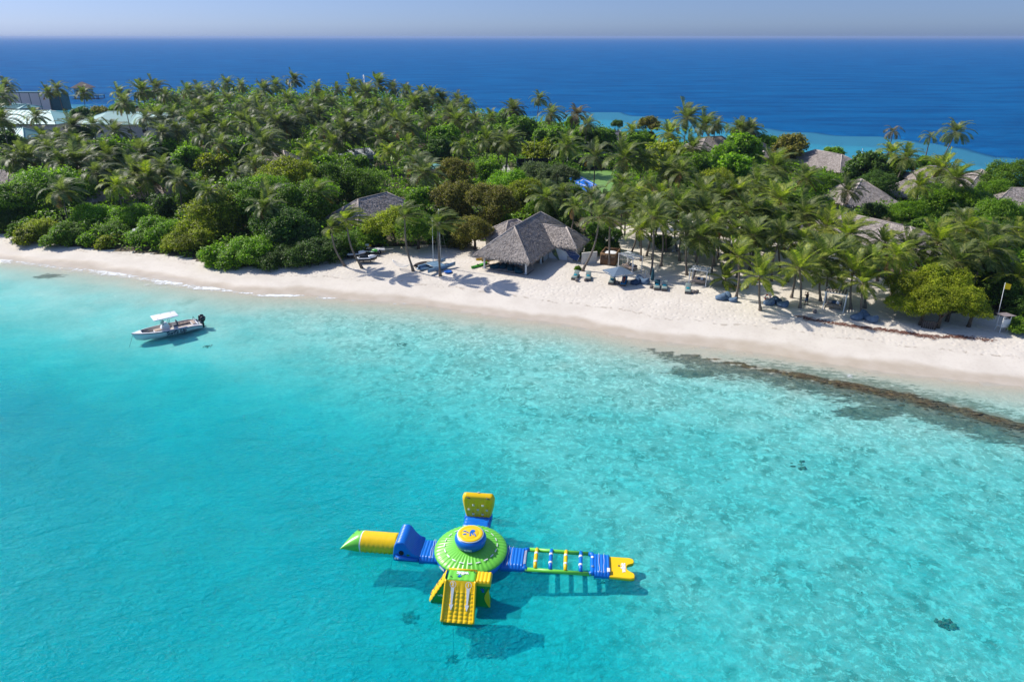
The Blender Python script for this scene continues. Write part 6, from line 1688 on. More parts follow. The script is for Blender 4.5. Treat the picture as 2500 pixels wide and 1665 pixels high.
# ================================================================ the boat
M_NAVY = simple_mat('navy_paint', (0.012, 0.03, 0.075), .3, .5, .1, 2)
M_HULL = simple_mat('white_hull', (0.66, 0.70, 0.72), .22, .5, .04, 1)
M_DECK = simple_mat('beige_deck', (0.56, 0.49, 0.43), .7, .3, .10, 2)
M_GCUSH = simple_mat('charcoal_cushion', (0.10, 0.11, 0.13), .7, .3, .15, 3)
M_GLASS = simple_mat('smoked_windshield', (0.10, 0.16, 0.19), .1, .6, .1, 2)
def boat():
    bow = G(322, 817, .75); st = G(487, 785, .5); d = bow - st; rz = math.atan2(d.y, d.x); L = d.length
    mid = (bow + st) / 2; o = empty('motorboat', (mid.x, mid.y, 0), rz, 'white centre-console motorboat moored in the shallows with a white T-top', 'boat')
    hl = L / 2
    def half(t):  # beam along the length, 0 stern .. 1 bow
        return 1.30 * max(0, 1 - max(0, (t - .42) / .58) ** 2.3) ** .9 * (.93 + .07 * min(1, t / .2)) + .03
    def sheer(t): return .62 + .28 * t ** 1.6 + (-.16 * max(0, (.14 - t) / .14))
    N_ = 22; rings = []
    for i in range(N_ + 1):
        t = i / N_; x = -hl + L * t; w_ = half(t); s_ = sheer(t); k = -.32 + .42 * max(0, (t - .8) / .2) ** 2
        xo = .25 * (1 - 0) * max(0, (t - .85) / .15)
        rings.append([(x + xo * .0, -w_, s_), (x - xo * .5, -w_ * .93, s_ * .45), (x - xo * 1.2, -w_ * .72, -.06 + .3 * max(0, t - .75)), (x - xo * 2, 0, k),
                      (x - xo * 1.2, w_ * .72, -.06 + .3 * max(0, t - .75)), (x - xo * .5, w_ * .93, s_ * .45), (x, w_, s_)])
    MB().rings(rings, True, False, True, closed=False).build('hull', M_HULL, o)
    for s_ in (-1, 1):
        mb = MB(); mb.tube([(-hl + L * i / N_, s_ * (half(i / N_) + .015), sheer(i / N_) - .07) for i in range(N_ + 1)], .045, 6); mb.build('rub_rail', M_NAVY, o)
    # gunwale cap and inner liner
    r2 = []
    for i in range(N_ + 1):
        t = i / N_; x = -hl + L * t; w_ = half(t); s_ = sheer(t); inn = min(.17, w_ * .8)
        if t > .93: inn = w_ * .98
        r2.append([(x, -w_, s_), (x, -w_ + inn, s_ + .03), (x, w_ - inn, s_ + .03), (x, w_, s_)])
    mb = MB()
    for i in range(N_):
        a, b = r2[i], r2[i + 1]; mb.add([a[0], a[1], b[1], b[0]], [(0, 1, 2, 3)], True); mb.add([a[2], a[3], b[3], b[2]], [(0, 1, 2, 3)], True)
        if i >= N_ * .86: mb.add([a[1], a[2], b[2], b[1]], [(0, 1, 2, 3)], True)
    mb.build('gunwale', M_GEL, o)
    mb = MB(); lr = []
    for i in range(1, int(N_ * .9)):
        t = i / N_; x = -hl + L * t; w_ = half(t) - .17; lr.append([(x, -w_, sheer(t) + .02), (x, -w_ + .05, .26), (x, w_ - .05, .26), (x, w_, sheer(t) + .02)])
    mb.rings(lr, False, False, False, closed=False); mb.build('deck', M_DECK, o)
    MB().box((-hl + .42, 0, .45), (.12, 1.9, .42)).build('transom_wall', M_GEL, o)
    # bow cushion, V shaped
    for s_ in (-1, 1):
        mb = MB(); mb.add([(hl - 1.9, s_ * .70, .56), (hl - 1.9, s_ * .28, .56), (hl - .75, s_ * .06, .66), (hl - .75, s_ * .30, .66), (hl - 1.9, s_ * .70, .30), (hl - 1.9, s_ * .28, .30), (hl - .75, s_ * .06, .40), (hl - .75, s_ * .30, .40)],
               [(0, 1, 2, 3), (4, 7, 6, 5), (0, 4, 5, 1), (1, 5, 6, 2), (2, 6, 7, 3), (3, 7, 4, 0)]); mb.build('bow_cushion', M_GCUSH, o)
    MB().box((.95, 0, .42), (.9, .9, .34), bev=.06).build('front_seat', M_GEL, o)
    MB().box((.95, 0, .62), (.8, .8, .10), bev=.04).build('front_seat_cushion', M_BEIGE, o)
    # console
    mb = MB(); mb.prismy([(-.25, .26), (.55, .26), (.62, .75), (.25, 1.25), (-.15, 1.28), (-.30, .95)], -.42, .42); c_ = mb.build('console', M_GEL, o)
    M_ = Matrix.Translation((.30, 0, 1.42)) @ Matrix.Rotation(R(-28), 4, 'Y'); MB().box((0, 0, 0), (.03, .86, .52), M=M_).build('windshield', M_GLASS, c_)
    wl = MB(); wl.tube([(-.38 + .05 * math.cos(a), .19 * math.sin(a), 1.08 + .17 * math.cos(a)) for a in [i * .524 for i in range(13)]], .02, 6); wl.build('steering_wheel', M_BLACK, c_)
    # T-top
    tp = MB(); 
    for x, y in ((-.35, -.40), (-.35, .40), (.42, -.40), (.42, .40)): tp.tube([(x, y, .5), (x * 1.15, y * 1.12, 2.0)], .025, 6)
    for y in (-.44, .44): tp.tube([(-.5, y, 1.98), (.6, y, 1.98)], .025, 6)
    tp.build('t_top_frame', M_STEEL, o)
    mb = MB(); mb.box((-.05, 0, 2.12), (2.7, 1.95, .10), bev=.05); tt = mb.build('t_top', M_GEL, o)
    for x, y in ((.8, .6), (-.85, -.6), (.2, -.7)): MB().lathe([(.05, 0), (.05, .06), (.02, .08)], 8, (x, y, 2.14)).build('roof_light', M_GCUSH, tt)
    # leaning post, side and stern seats
    MB().box((-.95, 0, .48), (.45, .85, .42), bev=.04).build('leaning_post', M_GEL, o); MB().box((-.95, 0, .76), (.5, .95, .14), bev=.05).build('helm_seat', M_GCUSH, o)
    MB().box((-1.20, 0, 1.02), (.12, .95, .46), bev=.05).build('helm_backrest', M_GCUSH, o)
    for s_ in (-1, 1):
        for k in range(4): MB().box((-1.4 - k * .45, s_ * .78, .46), (.41, .26, .16), bev=.04).build('side_cushion', M_BEIGE, o)
    MB().box((-hl + .72, 0, .42), (.42, 1.45, .32), bev=.05).build('stern_bench', M_GEL, o); MB().box((-hl + .72, 0, .61), (.38, 1.3, .09), bev=.04).build('stern_cushion', M_BEIGE, o)
    ra = MB(); ra.tube([(-hl + .5, -.9, .62), (-hl + .45, -.85, 1.0), (-hl + .45, -.35, 1.02), (-hl + .5, -.3, .62)], .025, 6); ra.build('stern_rail', M_BLACK, o)
    # outboards
    for y in (-.36, .36):
        e = MB(); rings = []
        for i, (z, a_, b_) in enumerate(((.55, .17, .13), (.66, .28, .18), (.88, .34, .21), (1.08, .32, .20), (1.19, .2, .13))):
            rings.append([(-hl - .30 - (z - .6) * .12 + a_ * math.cos(k * math.pi / 7), y + b_ * math.sin(k * math.pi / 7), z) for k in range(14)])
        e.rings(rings); en = e.build('outboard_engine', M_BGEL, o)
        MB().box((-hl - .28, y, .25), (.22, .13, .9), bev=.03).build('engine_leg', M_BGEL, en); MB().box((-hl - .10, y, .55), (.25, .22, .3)).build('engine_bracket', M_GCUSH, en)
        MB().box((-hl - .42, y, 1.03), (.30, .34, .05), bev=.02).build('engine_stripe', M_GEL, en)
        pr = MB(); pr.lathe([(.05, -.1), (.07, 0), (.03, .1)], 8, M=Matrix.Translation((-hl - .48, y, -.1)) @ Matrix.Rotation(R(90), 4, 'Y')); pr.build('propeller', M_STEEL, en)
    # name on the port side (faces the camera): text along the hull
    t0 = .42; x0 = -hl + L * t0; w_ = half(t0)
    side = 1
    M_ = Matrix.Translation((x0 - .1, side * (w_ + .035), .36)) @ Matrix.Rotation(R(180), 4, 'Z') @ Matrix.Rotation(R(90), 4, 'X') @ Matrix.Rotation(R(-8), 4, 'X')
    text_mesh('boat_name', "Surf's Up", .60, M_NAVY, o, M_, .006, .35, .02)
    an = MB(); an.tube([(hl - .1, 0, .75), (hl + .2, .05, .1), (hl + .8, .1, -1.1)], .02, 5); an.build('anchor_rope', M_GCUSH, o)
boat()

# ================================================================ the inflatable water park
M_PY = simple_mat('yellow_pvc', (0.93, 0.58, 0.002), .30, .5, .04, .8)
M_PG = simple_mat('green_pvc', (0.17, 0.62, 0.06), .34, .5, .05, .8)
M_PGD = simple_mat('deep_green_pvc', (0.02, 0.30, 0.03), .36, .5, .06, .8)
M_PB = simple_mat('blue_pvc', (0.003, 0.16, 0.62), .32, .5, .06, .8)
M_PW = simple_mat('white_pvc', (0.80, 0.80, 0.78), .4, .4, .04, .8)
WO = Vector((-2.76, 36.2, 0)); WR = R(-6)
WM = Matrix.Translation(WO) @ Matrix.Rotation(WR, 4, 'Z')
def wp(x, y, z=0.0): return WM @ Vector((x, y, z))
def wroot(name, x, y, label, cat): return empty(name, wp(x, y), WR, label, cat)
gW = None
def ribbed(mb, w_, l_, z0, z1, n, axis='x', amp=.045, wob=0.0, seed=0):
    """air mattress: n tubes side by side along `axis`, w_ along x, l_ along y, centred"""
    def fn(u, v):
        x, y = (u - .5) * w_, (v - .5) * l_; k = u if axis == 'x' else v
        e = min(u, 1 - u, v, 1 - v); rim = min(1, e / .05) ** .5
        z = z1 + amp * abs(math.sin(math.pi * n * k)) * rim - (1 - rim) * (z1 - z0) * .45
        if wob: z += wob * noise.noise(Vector((x * 2 + seed, y * 2, seed)))
        return (x, y, z)
    nu, nv = (n * 6, 14) if axis == 'x' else (14, n * 6)
    mb.grid(fn, nu, nv)
    mb.rings([[(-w_ / 2, -l_ / 2, z1 - (z1 - z0) * .44), (w_ / 2, -l_ / 2, z1 - (z1 - z0) * .44), (w_ / 2, l_ / 2, z1 - (z1 - z0) * .44), (-w_ / 2, l_ / 2, z1 - (z1 - z0) * .44)],
              [(-w_ / 2 * .99, -l_ / 2 * .99, z0), (w_ / 2 * .99, -l_ / 2 * .99, z0), (w_ / 2 * .99, l_ / 2 * .99, z0), (-w_ / 2 * .99, l_ / 2 * .99, z0)]], False, True, False)
    return mb
# saucer with drum
def saucer():
    o = wroot('saucer_float', 0, 0, 'round green ribbed saucer with a blue drum in the centre of the inflatable park', 'inflatable')
    NR = 44; rings = []
    seg = NR * 4
    for (r, z, a) in ((.95, 1.10, .0), (1.2, 1.06, .03), (1.6, .95, .05), (2.1, .79, .06), (2.38, .68, .04), (2.45, .60, .02), (2.38, .53, .0), (1.5, .45, .0)):
        rings.append([(r * math.cos(2 * math.pi * k / seg), r * math.sin(2 * math.pi * k / seg), z + a * abs(math.sin(math.pi * k * NR / seg)) - a * .5) for k in range(seg)])
    MB().rings(list(reversed(rings)), True, True).build('green_disc', M_PG, o)
    MB().lathe([(2.0, -.15), (2.25, -.05), (2.36, .15), (2.36, .38), (2.2, .52), (1.2, .56)], 48).build('base_ring', M_PB, o)
    dr = MB().lathe([(.80, 1.02), (.98, 1.20), (1.05, 1.45), (1.05, 1.62), (.98, 1.78), (.86, 1.86)], 40, cap0=False).build('drum', M_PB, o)
    MB().lathe([(.90, 1.86), (.88, 1.90), (.78, 1.92)], 40, cap1=True).build('white_rim', M_PW, dr)
    MB().lathe([(.85, 1.90), (.80, 1.945), (.60, 1.955), (.58, 1.94), (.56, 1.955), (.3, 1.96)], 40).build('yellow_top', M_PY, dr)
    # emblem: a splashing paw of five drops
    em = MB(); z = 1.966
    def drop(cx, cyy, ang, l_, w_, s0=.25):
        pts = []
        for i in range(14):
            a = 2 * math.pi * i / 14; q = 1 if math.cos(a) > 0 else 1
            x = math.cos(a) * l_; y = math.sin(a) * w_ * (1 - .55 * max(0, -math.cos(a))) * (1 if math.cos(a) > -.6 else .4)
            pts.append((cx + x * math.cos(ang) - y * math.sin(ang), cyy + x * math.sin(ang) + y * math.cos(ang)))
        em.prism(pts, z, z + .012)
    drop(.10, .17, .5, .20, .15); drop(.02, -.02, 1.2, .14, .06); drop(-.17, .02, 2.6, .15, .045); drop(-.42, .13, .2, .13, .06); drop(-.38, -.17, .3, .15, .07)
    drop(.03, -.24, 1.4, .12, .06); drop(.17, -.10, 1.9, .17, .05); drop(.28, -.06, -1.0, .16, .04); drop(.35, -.22, -.9, .09, .045)
    em.build('emblem', M_PB, dr)
    M_ = Matrix.Translation((.0, -1.062, 1.38)) @ Matrix.Rotation(R(90), 4, 'X'); text_mesh('lettering', 'wibit', .24, M_PW, dr, M_, .01, 0, .006)
    for k in range(20):
        a0 = 2 * math.pi * (k + .1) / 20; ds = MB(); pts = []
        for j in range(5):
            a = a0 + j / 4 * .17; 
            for r in (1.74, 1.80): pts.append((r * math.cos(a), r * math.sin(a), .955 - (r - 1.6) * .32 + .07))
        ds.add(pts, [(2 * j, 2 * j + 1, 2 * j + 3, 2 * j + 2) for j in range(4)]); ds.add([(x, y, z - .03) for x, y, z in pts], [(2 * j, 2 * j + 2, 2 * j + 3, 2 * j + 1) for j in range(4)])
        ds.build('white_dash', M_PW, o)
    for a, l_ in ((-2.35, .5), (-.95, .15), (-1.9, .12)):
        M_ = Matrix.Rotation(a, 4, 'Z') @ Matrix.Translation((2.372, 0, .28)); MB().box((0, 0, 0), (.02, l_, .16), M=M_).build('side_patch', M_PW, o)
saucer()
def mat(x, y, w_, l_, n, axis, label, z1=.34, name='connector_mat', extra=None):
    o = wroot(name, x, y, label, 'inflatable'); ribbed(MB(), w_, l_, -.12, z1, n, axis, .05, .03, x + y).build('air_mat', M_PB, o)
    r = random.Random(int(x * 10 + y)); 
    for k in range(2):
        px_ = r.uniform(-.25, .25) * w_; pts = [(px_ + r.uniform(-.05, .05), (i / 6 - .5) * l_ * .96, z1 + .07) if axis == 'x' else ((i / 6 - .5) * w_ * .96, px_ * .5 + r.uniform(-.04, .04), z1 + .07) for i in range(7)]
        MB().tube(pts, .012, 4).build('cord', M_PW, o)
    return o
# right arm
mat(2.85, -.1, 1.55, 1.95, 7, 'x', 'short blue air mat joining the green saucer to the ladder')
def ladder():
    o = wroot('ladder_bridge', 5.8, -.05, 'inflatable ladder bridge with green rails and striped yellow and blue rungs', 'inflatable')
    for y in (-.95, .95): MB().tube([(-2.05, y, .14), (2.25, y, .14)], .135, 12).build('rail', M_PG, o)
    for x, s_ in ((-2.15, 1), (2.32, -1)):
        MB().tube([(x + s_ * .22, -.95, .14), (x, -.88, .15), (x - s_ * .02, -.6, .16), (x - s_ * .02, .6, .16), (x, .88, .15), (x + s_ * .22, .95, .14)], [.15, .17, .165, .165, .17, .15], 12).build('end_tube', M_PB, o)
    for i, x in enumerate((-1.42, -.43, .56, 1.55)):
        m_ = M_PY if i % 2 == 0 else M_PB
        rg_ = MB().tube([(x + .02, -.93, .26), (x, -.5, .30), (x, .5, .30), (x + .02, .93, .26)], [.12, .13, .13, .12], 12).build('rung', m_, o)
        for y in (-.40, .40): MB().tube([(x, y - .09, .30), (x, y + .09, .30)], .137, 12).build('white_band', M_PW, rg_)
    gr = MB()
    for k in range(13): gr.box((-2.14, -.62 + k * .10, .325), (.17, .035, .02), .5)
    gr.build('grip_print', M_PW, o)
    for y, m_ in ((.45, M_PW), (-.42, M_BLUEG)): MB().lathe([(.10, .30), (.10, .345), (.02, .35)], 14, (2.33, y, 0)).build('valve', m_, o)
ladder()
o_ = mat(8.75, -.12, 1.05, 1.95, 5, 'x', 'small blue air mat between the ladder bridge and the notched yellow board', .30)
MB().box((.42, -.62, .37), (.2, .36, .03), bev=.01).build('white_patch', M_PW, o_)
def board_():
    o = wroot('entry_board', 10.05, -.18, 'flat yellow entry board with a notch at the far right end', 'inflatable')
    poly = [(-.82, -.95), (.55, -1.0), (.78, -.92), (.82, -.70), (.78, -.52), (.45, -.30), (.32, -.16), (.32, .16), (.45, .32), (.80, .48), (.84, .66), (.78, .88), (.55, .96), (-.82, .95)]
    k = 1.0; rings = []
    for s_, z in ((.97, -.08), (1.0, -.02), (1.0, .12), (.96, .17)): rings.append([(x * s_, y * s_, z) for x, y in poly])
    MB().rings(rings, True, True, False).build('deck_pad', M_PY, o)
    M_ = Matrix.Translation((.10, -.05, .185)) @ Matrix.Rotation(R(90), 4, 'Z'); text_mesh('lettering', 'wibit', .42, M_PW, o, M_, .006, 0, .02)
    MB().lathe([(.07, .17), (.06, .20)], 10, (-.18, .1, 0)).build('valve', M_GCUSH, o)
board_()
# back arm
mat(-.08, 2.75, 1.95, 1.75, 5, 'y', 'blue air mat joining the saucer to the yellow climbing pad', .36)
def climb_pad():
    o = wroot('climbing_pad', -.08, 3.75, 'upright yellow padded climbing wall with small white grips behind the saucer', 'inflatable')
    def pad(face):
        def fn(u, v):
            a = (u - .5) * 2; h = v
            w_ = .92 + .26 * math.sin(math.pi * min(1, h * 1.0 + .0) * .62) - .10 * max(0, h - .8) / .2
            e = min(u, 1 - u) * 2; rim = min(1, e / .16) ** .5; top = min(1, (1 - v) / .10) ** .5
            bulge = (.28 if face < 0 else .25) * rim * top
            rib = .045 * abs(math.sin(math.pi * 6 * u)) * (1 if h < .82 else 0) * rim if face < 0 else 0
            y = .25 * h + face * (bulge + rib) + .25
            return (a * w_ * (1 - .04 * (1 - top)), y, .28 + h * 1.75)
        return fn
    MB().grid(pad(-1), 36, 20).build('pad_front', M_PY, o); MB().grid(pad(1), 24, 16).build('pad_back', M_PY, o)
    MB().box((0, .2, .14), (2.0, .75, .42), bev=.1).build('foot_tube', M_PB, o)
    for x, h in ((-.33, .62), (.35, .62), (-.65, .42), (0, .42), (.65, .42), (-.33, .22), (.35, .22)):
        y = .25 * h + .25 - .34; gz = .28 + h * 1.75; g_ = MB()
        g_.tube([(x - .07, y - .03, gz), (x - .07, y - .10, gz + .02), (x + .07, y - .10, gz + .02), (x + .07, y - .03, gz)], .022, 5); g_.tube([(x - .07, y - .03, gz - .09), (x - .07, y - .08, gz - .08), (x + .07, y - .08, gz - .08), (x + .07, y - .03, gz - .09)], .022, 5); g_.build('grip', M_PW, o)
    MB().box((0, .52, 2.06), (.18, .05, .10), bev=.02).build('top_handle', M_PW, o)
    for x in (-.7, .7): MB().tube([(x - .12, .20, 1.86), (x, .12, 1.84), (x + .12, .16, 1.76)], .03, 5).build('strap_handle', M_GCUSH, o)
climb_pad()
# left arm
mat(-2.75, .02, 1.30, 1.95, 6, 'x', 'blue air mat joining the saucer to the blue wedge', .34)
def wedge():
    o = wroot('jump_wedge', -4.0, .12, 'blue inflatable wedge step between the saucer mat and the yellow pillow', 'inflatable')
    prof = [(-1.15, -.1), (-1.15, .35), (-1.02, 1.1), (-.85, 1.38), (-.45, 1.42), (-.25, 1.28), (.02, .82), (.32, .52), (.65, .40), (.65, -.1)]
    def ribp(y, a): return [(x, y, z + a * (1 if z > .36 else 0)) for x, z in prof]
    rings = []; n = 13
    for i in range(n * 4 + 1):
        t = i / (n * 4); y = -.98 + 1.96 * t; a = .035 * abs(math.sin(math.pi * n * t)); e = .06 if i in (0, n * 4) else 0
        rings.append([(x * (1 - e * .5), y, z * (1 - e) + (a if z > .36 else 0)) for x, z in prof])
    MB().rings(rings, True, True, True).build('wedge_body', M_PB, o)
    MB().tube([(-.95, -1.02, .30), (.55, -1.02, .12)], .14, 10).build('side_tube', M_PB, o)
    MB().lathe([(.17, 0), (.17, .04), (.13, .05)], 14, M=Matrix.Translation((-.55, -.985, .62)) @ Matrix.Rotation(R(90), 4, 'X')).build('side_port', M_BLACK, o)
    for x in (-.95, -.78): MB().box((x, -1.17, .28), (.10, .02, .14)).build('patch', M_PW, o)
    sp = MB()
    for a in range(5): sp.tube([(-.10, -.995, .42), (-.10 + .14 * math.cos(a * .7 + .2), -.995, .42 + .14 * math.sin(a * .7 + .2))], [.03, .012], 5)
    sp.build('splash_print', M_PGD, o)
wedge()
def pillow():
    o = wroot('jump_pillow', -6.65, .25, 'big wrinkled yellow launch pillow with a pointed green end', 'inflatable')
    Lp = 3.7; x0 = -Lp / 2
    def sect(t):
        # 0 = green pinched tip .. 1 = right pinched end
        sq = min(1, t / .22) ** .5 if t < .22 else (min(1, (1 - t) / .09) ** .5 if t > .91 else 1)
        rz_ = .66 * sq + .03; ry = .76 + (1 - sq) * .30
        return ry, rz_
    def ring(t):
        ry, rz_ = sect(t); R_ = []
        for k in range(32):
            a = 2 * math.pi * k / 32; wr = 1 + .045 * math.sin(t * 70 + 3 * math.sin(a * 2)) * max(0, -math.sin(a) * .5 + .3) + .012 * noise.noise(Vector((t * 14, a * 2, 0)))
            y = ry * math.cos(a) * wr; z = rz_ * math.sin(a) * wr + .40 + .10 * (1 - (rz_ / .65))
            R_.append((x0 + Lp * t + .30 * y * max(0, 1 - t / .30), y, z))
        return R_
    MB().rings([ring(t) for t in [0, .01, .02, .04, .07, .1, .14, .18, .22, .255]], True, False).build('green_end', M_PG, o)
    MB().rings([ring(t) for t in [.25, .262, .275]], False, False).build('seam', M_PW, o)
    MB().rings([ring(.27 + .73 * (1 - (1 - i / 60) ** 1.0)) for i in range(61)], False, True).build('yellow_body', M_PY, o)
    M_ = Matrix.Translation((x0 + .55, -.60, .52)) @ Matrix.Rotation(R(60), 4, 'X'); text_mesh('lettering', 'wibit', .20, M_PW, o, M_, .008, 0, .006)
    for x, y, z in ((x0 + .62, .42, .93), (x0 + .35, .20, .82)): MB().tube([(x - .1, y, z), (x, y - .03, z + .05), (x + .1, y - .04, z)], .025, 5).build('strap_handle', M_GCUSH, o)
pillow()
# front: slide tower
mat(.15, -2.35, 1.75, 1.3, 4, 'y', 'blue air mat joining the saucer to the slide tower', .30)
def slide():
    o = wroot('slide_tower', .12, -3.9, 'yellow and green inflatable slide tower with two white arrows nearest the camera', 'inflatable')
    # local: y from -.95 (front) to .45 (back); top z 1.95
    H = 1.95; W = .88
    ytop0, ytop1 = -.50, .42; yb = -2.05
    # body: climbing ramp side to the left, concave end to the right
    def prism_x(poly, xA, xB, mb): mb.rings([[(xB, y, z) for y, z in poly], [(xA, y, z) for y, z in poly]], True, True, False)
    bd = MB(); fr_ = [(-W - 1.10, -.1), (-W - 1.05, .1), (-W - .02, H - .12), (W + .85, H - .10), (W + .92, H - .45), (W + .70, 1.0), (W + .68, .55), (W + .88, -.1)]
    bd.rings([[(x, ytop1 - .06, z) for x, z in fr_], [(x, ytop0 + .10, z) for x, z in fr_]], True, True, False); bd.build('green_body', M_PGD, o)
    # green platform on top
    ribbed(MB(), 2 * W + .02, ytop1 - ytop0, -.2, .12, 5, 'x', .02).build('green_platform', M_PG, o, (0, (ytop0 + ytop1) / 2, H - .08))
    yb2 = ribbed(MB(), .92, ytop1 - ytop0, -.2, .12, 4, 'x', .04).build('yellow_shoulder', M_PY, o, (W + .48, (ytop0 + ytop1) / 2, H - .06))
    MB().tube([(-W, ytop1, H + .04), (W, ytop1, H + .04)], .075, 10).build('back_tube', M_PY, o)
    # left climbing ramp, yellow quilted strip
    def ramp(u, v):
        x = -W - .02 - 1.08 * v; z = H + .04 - (H - .02) * v; e = min(u, 1 - u) * 2
        n_ = .10 * min(1, e / .2) ** .5 + .035 * abs(math.sin(v * math.pi * 7)); return (x - n_ * .86, ytop0 + .02 + (ytop1 - ytop0 - .04) * u, z + n_ * .5)
    MB().grid(ramp, 12, 42).build('climbing_ramp', M_PY, o)
    for v in (.2, .42, .64, .86): MB().tube([(-W - .16 - 1.08 * v, -.2, H + .08 - (H - .02) * v), (-W - .22 - 1.08 * v, -.05, H + .13 - (H - .02) * v), (-W - .16 - 1.08 * v, .1, H + .08 - (H - .02) * v)], .02, 5).build('ramp_handle', M_GCUSH, o)
    # slide: quilted sheet with two lanes
    def sl(u, v, k=1.0):
        x = (u - .5) * 2 * (W + .02 + .06 * v); y = ytop0 + .02 + (yb - ytop0) * v; z = (H + .02) * (1 - v) ** 1.12 + .16 * v
        e = min(u, 1 - u) * 2; side = .16 * math.exp(-(e / .07) ** 2)
        dim = abs(math.sin(math.pi * 6 * u)) * (.55 + .45 * abs(math.sin(math.pi * 10 * v))) if v > .25 else abs(math.sin(math.pi * 6 * u)) * v * 2.2
        nz = (.065 * dim + side * .25) * k; return (x, y - nz * .66, z + nz * .75)
    MB().grid(sl, 60, 80).build('slide_sheet', M_PY, o)
    sd = MB()
    for s_ in (-1, 1):
        top = [sl(0 if s_ < 0 else 1, i / 20) for i in range(21)]; b = len(sd.v)
        vs = [(p[0] + s_ * .03, p[1] + .01, p[2] + .03) for p in top] + [(p[0] + s_ * .03, p[1] + .25 * (1 - i / 20), max(-.1, p[2] - .42)) for i, p in enumerate(top)]
        sd.add(vs, [((i, i + 1, i + 22, i + 21) if s_ < 0 else (i + 1, i, i + 21, i + 22)) for i in range(20)], True)
    sd.build('slide_side', M_PG, o)
    for s_ in (-1, 1): MB().tube([Vector(sl(0 if s_ < 0 else 1, i / 16)) + Vector((0, 0, .03)) for i in range(17)], .075, 8).build('slide_edge', M_PY, o)
    # underside volume so the slide is solid
    un = MB(); un.rings([[(x, ytop0 + .1, -.1), (x, ytop0 + .1, H - .15), (x, -1.0, 1.1), (x, -1.6, .55), (x, yb + .03, .06), (x, yb + .06, -.12)] for x in (-W, W)], True, True, False); un.build('slide_underside', M_PGD, o)
    # arrows and numbers
    def onsl(x, v, lift=.085):
        u = x / (2 * (W + .02 + .06 * v)) + .5; p = sl(u, v, 0); return Vector((p[0], p[1] - lift * .66, p[2] + lift * .75))
    for cx, num in ((-.45, '2'), (.50, '1')):
        ar = MB(); vs = []
        vv = [.17 + i * .035 for i in range(12)]
        for i, v in enumerate(vv):
            w_ = .10 - .055 * i / 11; vs += [onsl(cx - w_, v), onsl(cx + w_, v)]
        ar.add(vs, [(2 * i, 2 * i + 2, 2 * i + 3, 2 * i + 1) for i in range(11)])
        ar.add([onsl(cx - .13, .545), onsl(cx, .70), onsl(cx + .13, .545), onsl(cx, .56)], [(0, 1, 3), (3, 1, 2)]); ar.build('arrow', M_PW, o)
        rg = MB(); vs = []
        for k in range(24):
            a = 2 * math.pi * k / 24
            for q in (.16, .19): vs.append(onsl(cx + q * math.cos(a), .095 + q * .42 * math.sin(a), .075))
        rg.add(vs, [(2 * k, 2 * k + 1, (2 * k + 3) % 48, (2 * k + 2) % 48) for k in range(24)]); rg.build('number_ring', M_PW, o)
        c = onsl(cx, .095, .085); tg = (onsl(cx, .15) - onsl(cx, .05)).normalized(); X = Vector((1, 0, 0)); Y = -tg; Z = X.cross(Y)
        M_ = Matrix((( X.x, Y.x, Z.x, c.x), (X.y, Y.y, Z.y, c.y), (X.z, Y.z, Z.z, c.z), (0, 0, 0, 1)))
        text_mesh('number', num, .30, M_PW, o, M_, .004, 0, .008)
    M_ = Matrix.Translation((.02, .12, H + .075)) @ Matrix.Rotation(R(180), 4, 'Z'); text_mesh('lettering', 'wibit', .36, M_PW, o, M_, .006, 0, .02)
    pm = MB()
    pm.lathe([(.055, 0), (.05, .012)], 12, (-.12, -.07, H + .07))
    for a in range(5):
        an = R(200 + a * 35); pm.tube([(-.12, -.10, H + .075), (-.12 + .15 * math.cos(an), -.12 + .15 * math.sin(an), H + .075)], [.03, .018], 5)
    pm.build('emblem', M_PB, o)
    for x in (-W + .2, W - .2): MB().tube([(x, -.25 if x < 0 else .25, H + .06), (x + .04, -.22 if x < 0 else .25, H + .14), (x + .10, -.28 if x < 0 else .22, H + .06)], .022, 5).build('strap_handle', M_GCUSH, o)
    M_ = Matrix.Translation((-W - .38, ytop0 + .088, .62)) @ Matrix.Rotation(R(90), 4, 'X'); text_mesh('side_lettering', 'wibit', .24, M_PW, o, M_, .006, 0, .006)
    MB().box((-W - .30, ytop0 + .09, .30), (.16, .02, .10)).build('label_patch', M_PY, o)
    # lens-shaped yellow inset at the right edge and blue splash
    ln = MB(); pts = []
    for i in range(13):
        t = i / 12; z = 1.45 - 1.42 * t; pts.append((W + .76 + .10 * abs(t - .5) - .22 * math.sin(math.pi * t), z))
    for i in range(13):
        t = 1 - i / 12; z = 1.45 - 1.42 * t; pts.append((W + .80 + .02 * math.sin(math.pi * t) + .08 * t, z))
    ln.rings([[(x, ytop0 + .02, z) for x, z in pts], [(x, ytop0 + .12, z) for x, z in pts]], True, True, False); ln.build('yellow_inset', M_PY, o)
    sp = MB()
    for a in range(4): sp.tube([(W + .42, ytop0 + .085, 1.30), (W + .42 + .16 * math.cos(a * .8 + .4), ytop0 + .085, 1.30 + .17 * math.sin(a * .8 + .4))], [.035, .02], 5)
    sp.lathe([(.09, 0), (.08, .02)], 10, M=Matrix.Translation((W + .45, ytop0 + .09, 1.18)) @ Matrix.Rotation(R(90), 4, 'X')); sp.build('splash_print', M_PB, o)
slide()
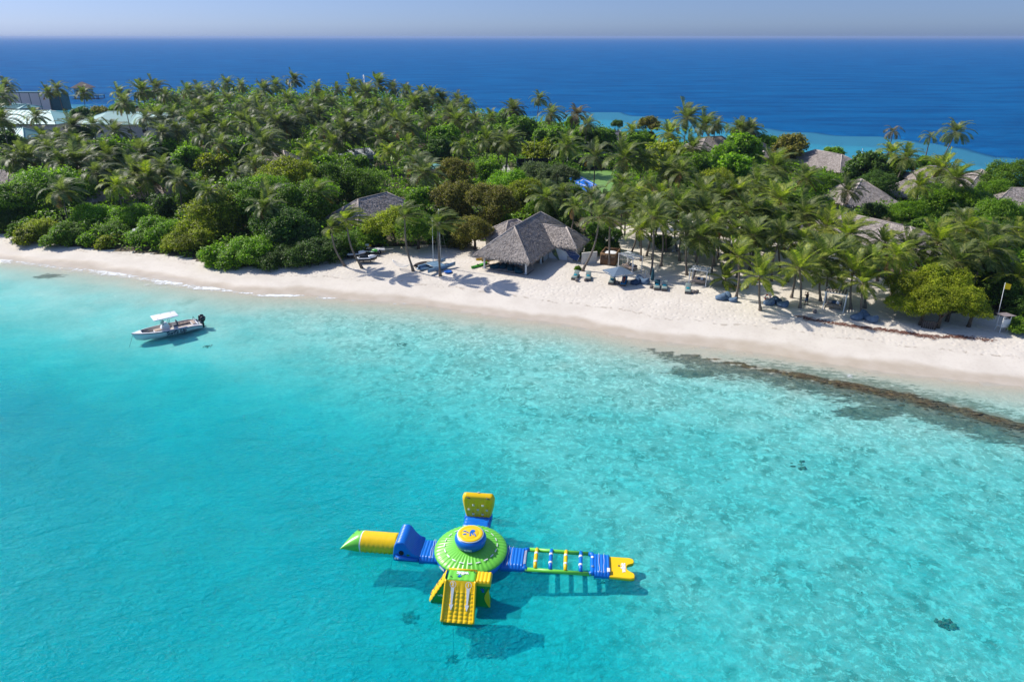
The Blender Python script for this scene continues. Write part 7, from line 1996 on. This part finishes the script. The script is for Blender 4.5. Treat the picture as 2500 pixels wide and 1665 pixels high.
# mooring lines down to the sea floor
for i, (x, y, ex, ey, lab) in enumerate([(-.1, -6.1, 0, -6.9, 'mooring line sinking from the foot of the yellow slide'), (.3, 4.3, 1.2, 6.0, 'mooring line sinking behind the yellow climbing pad'), (-5.2, -.9, -5.6, -2.2, 'mooring line sinking under the blue wedge')]):
    a = wp(x, y, 0); b = wp(ex, ey, 0); b.z = ground(b.x, b.y); tag(MB().tube([a, (a + b) / 2 - Vector((0, 0, .3)), b], .02, 5).build('mooring_line', M_GCUSH), lab, 'rope')
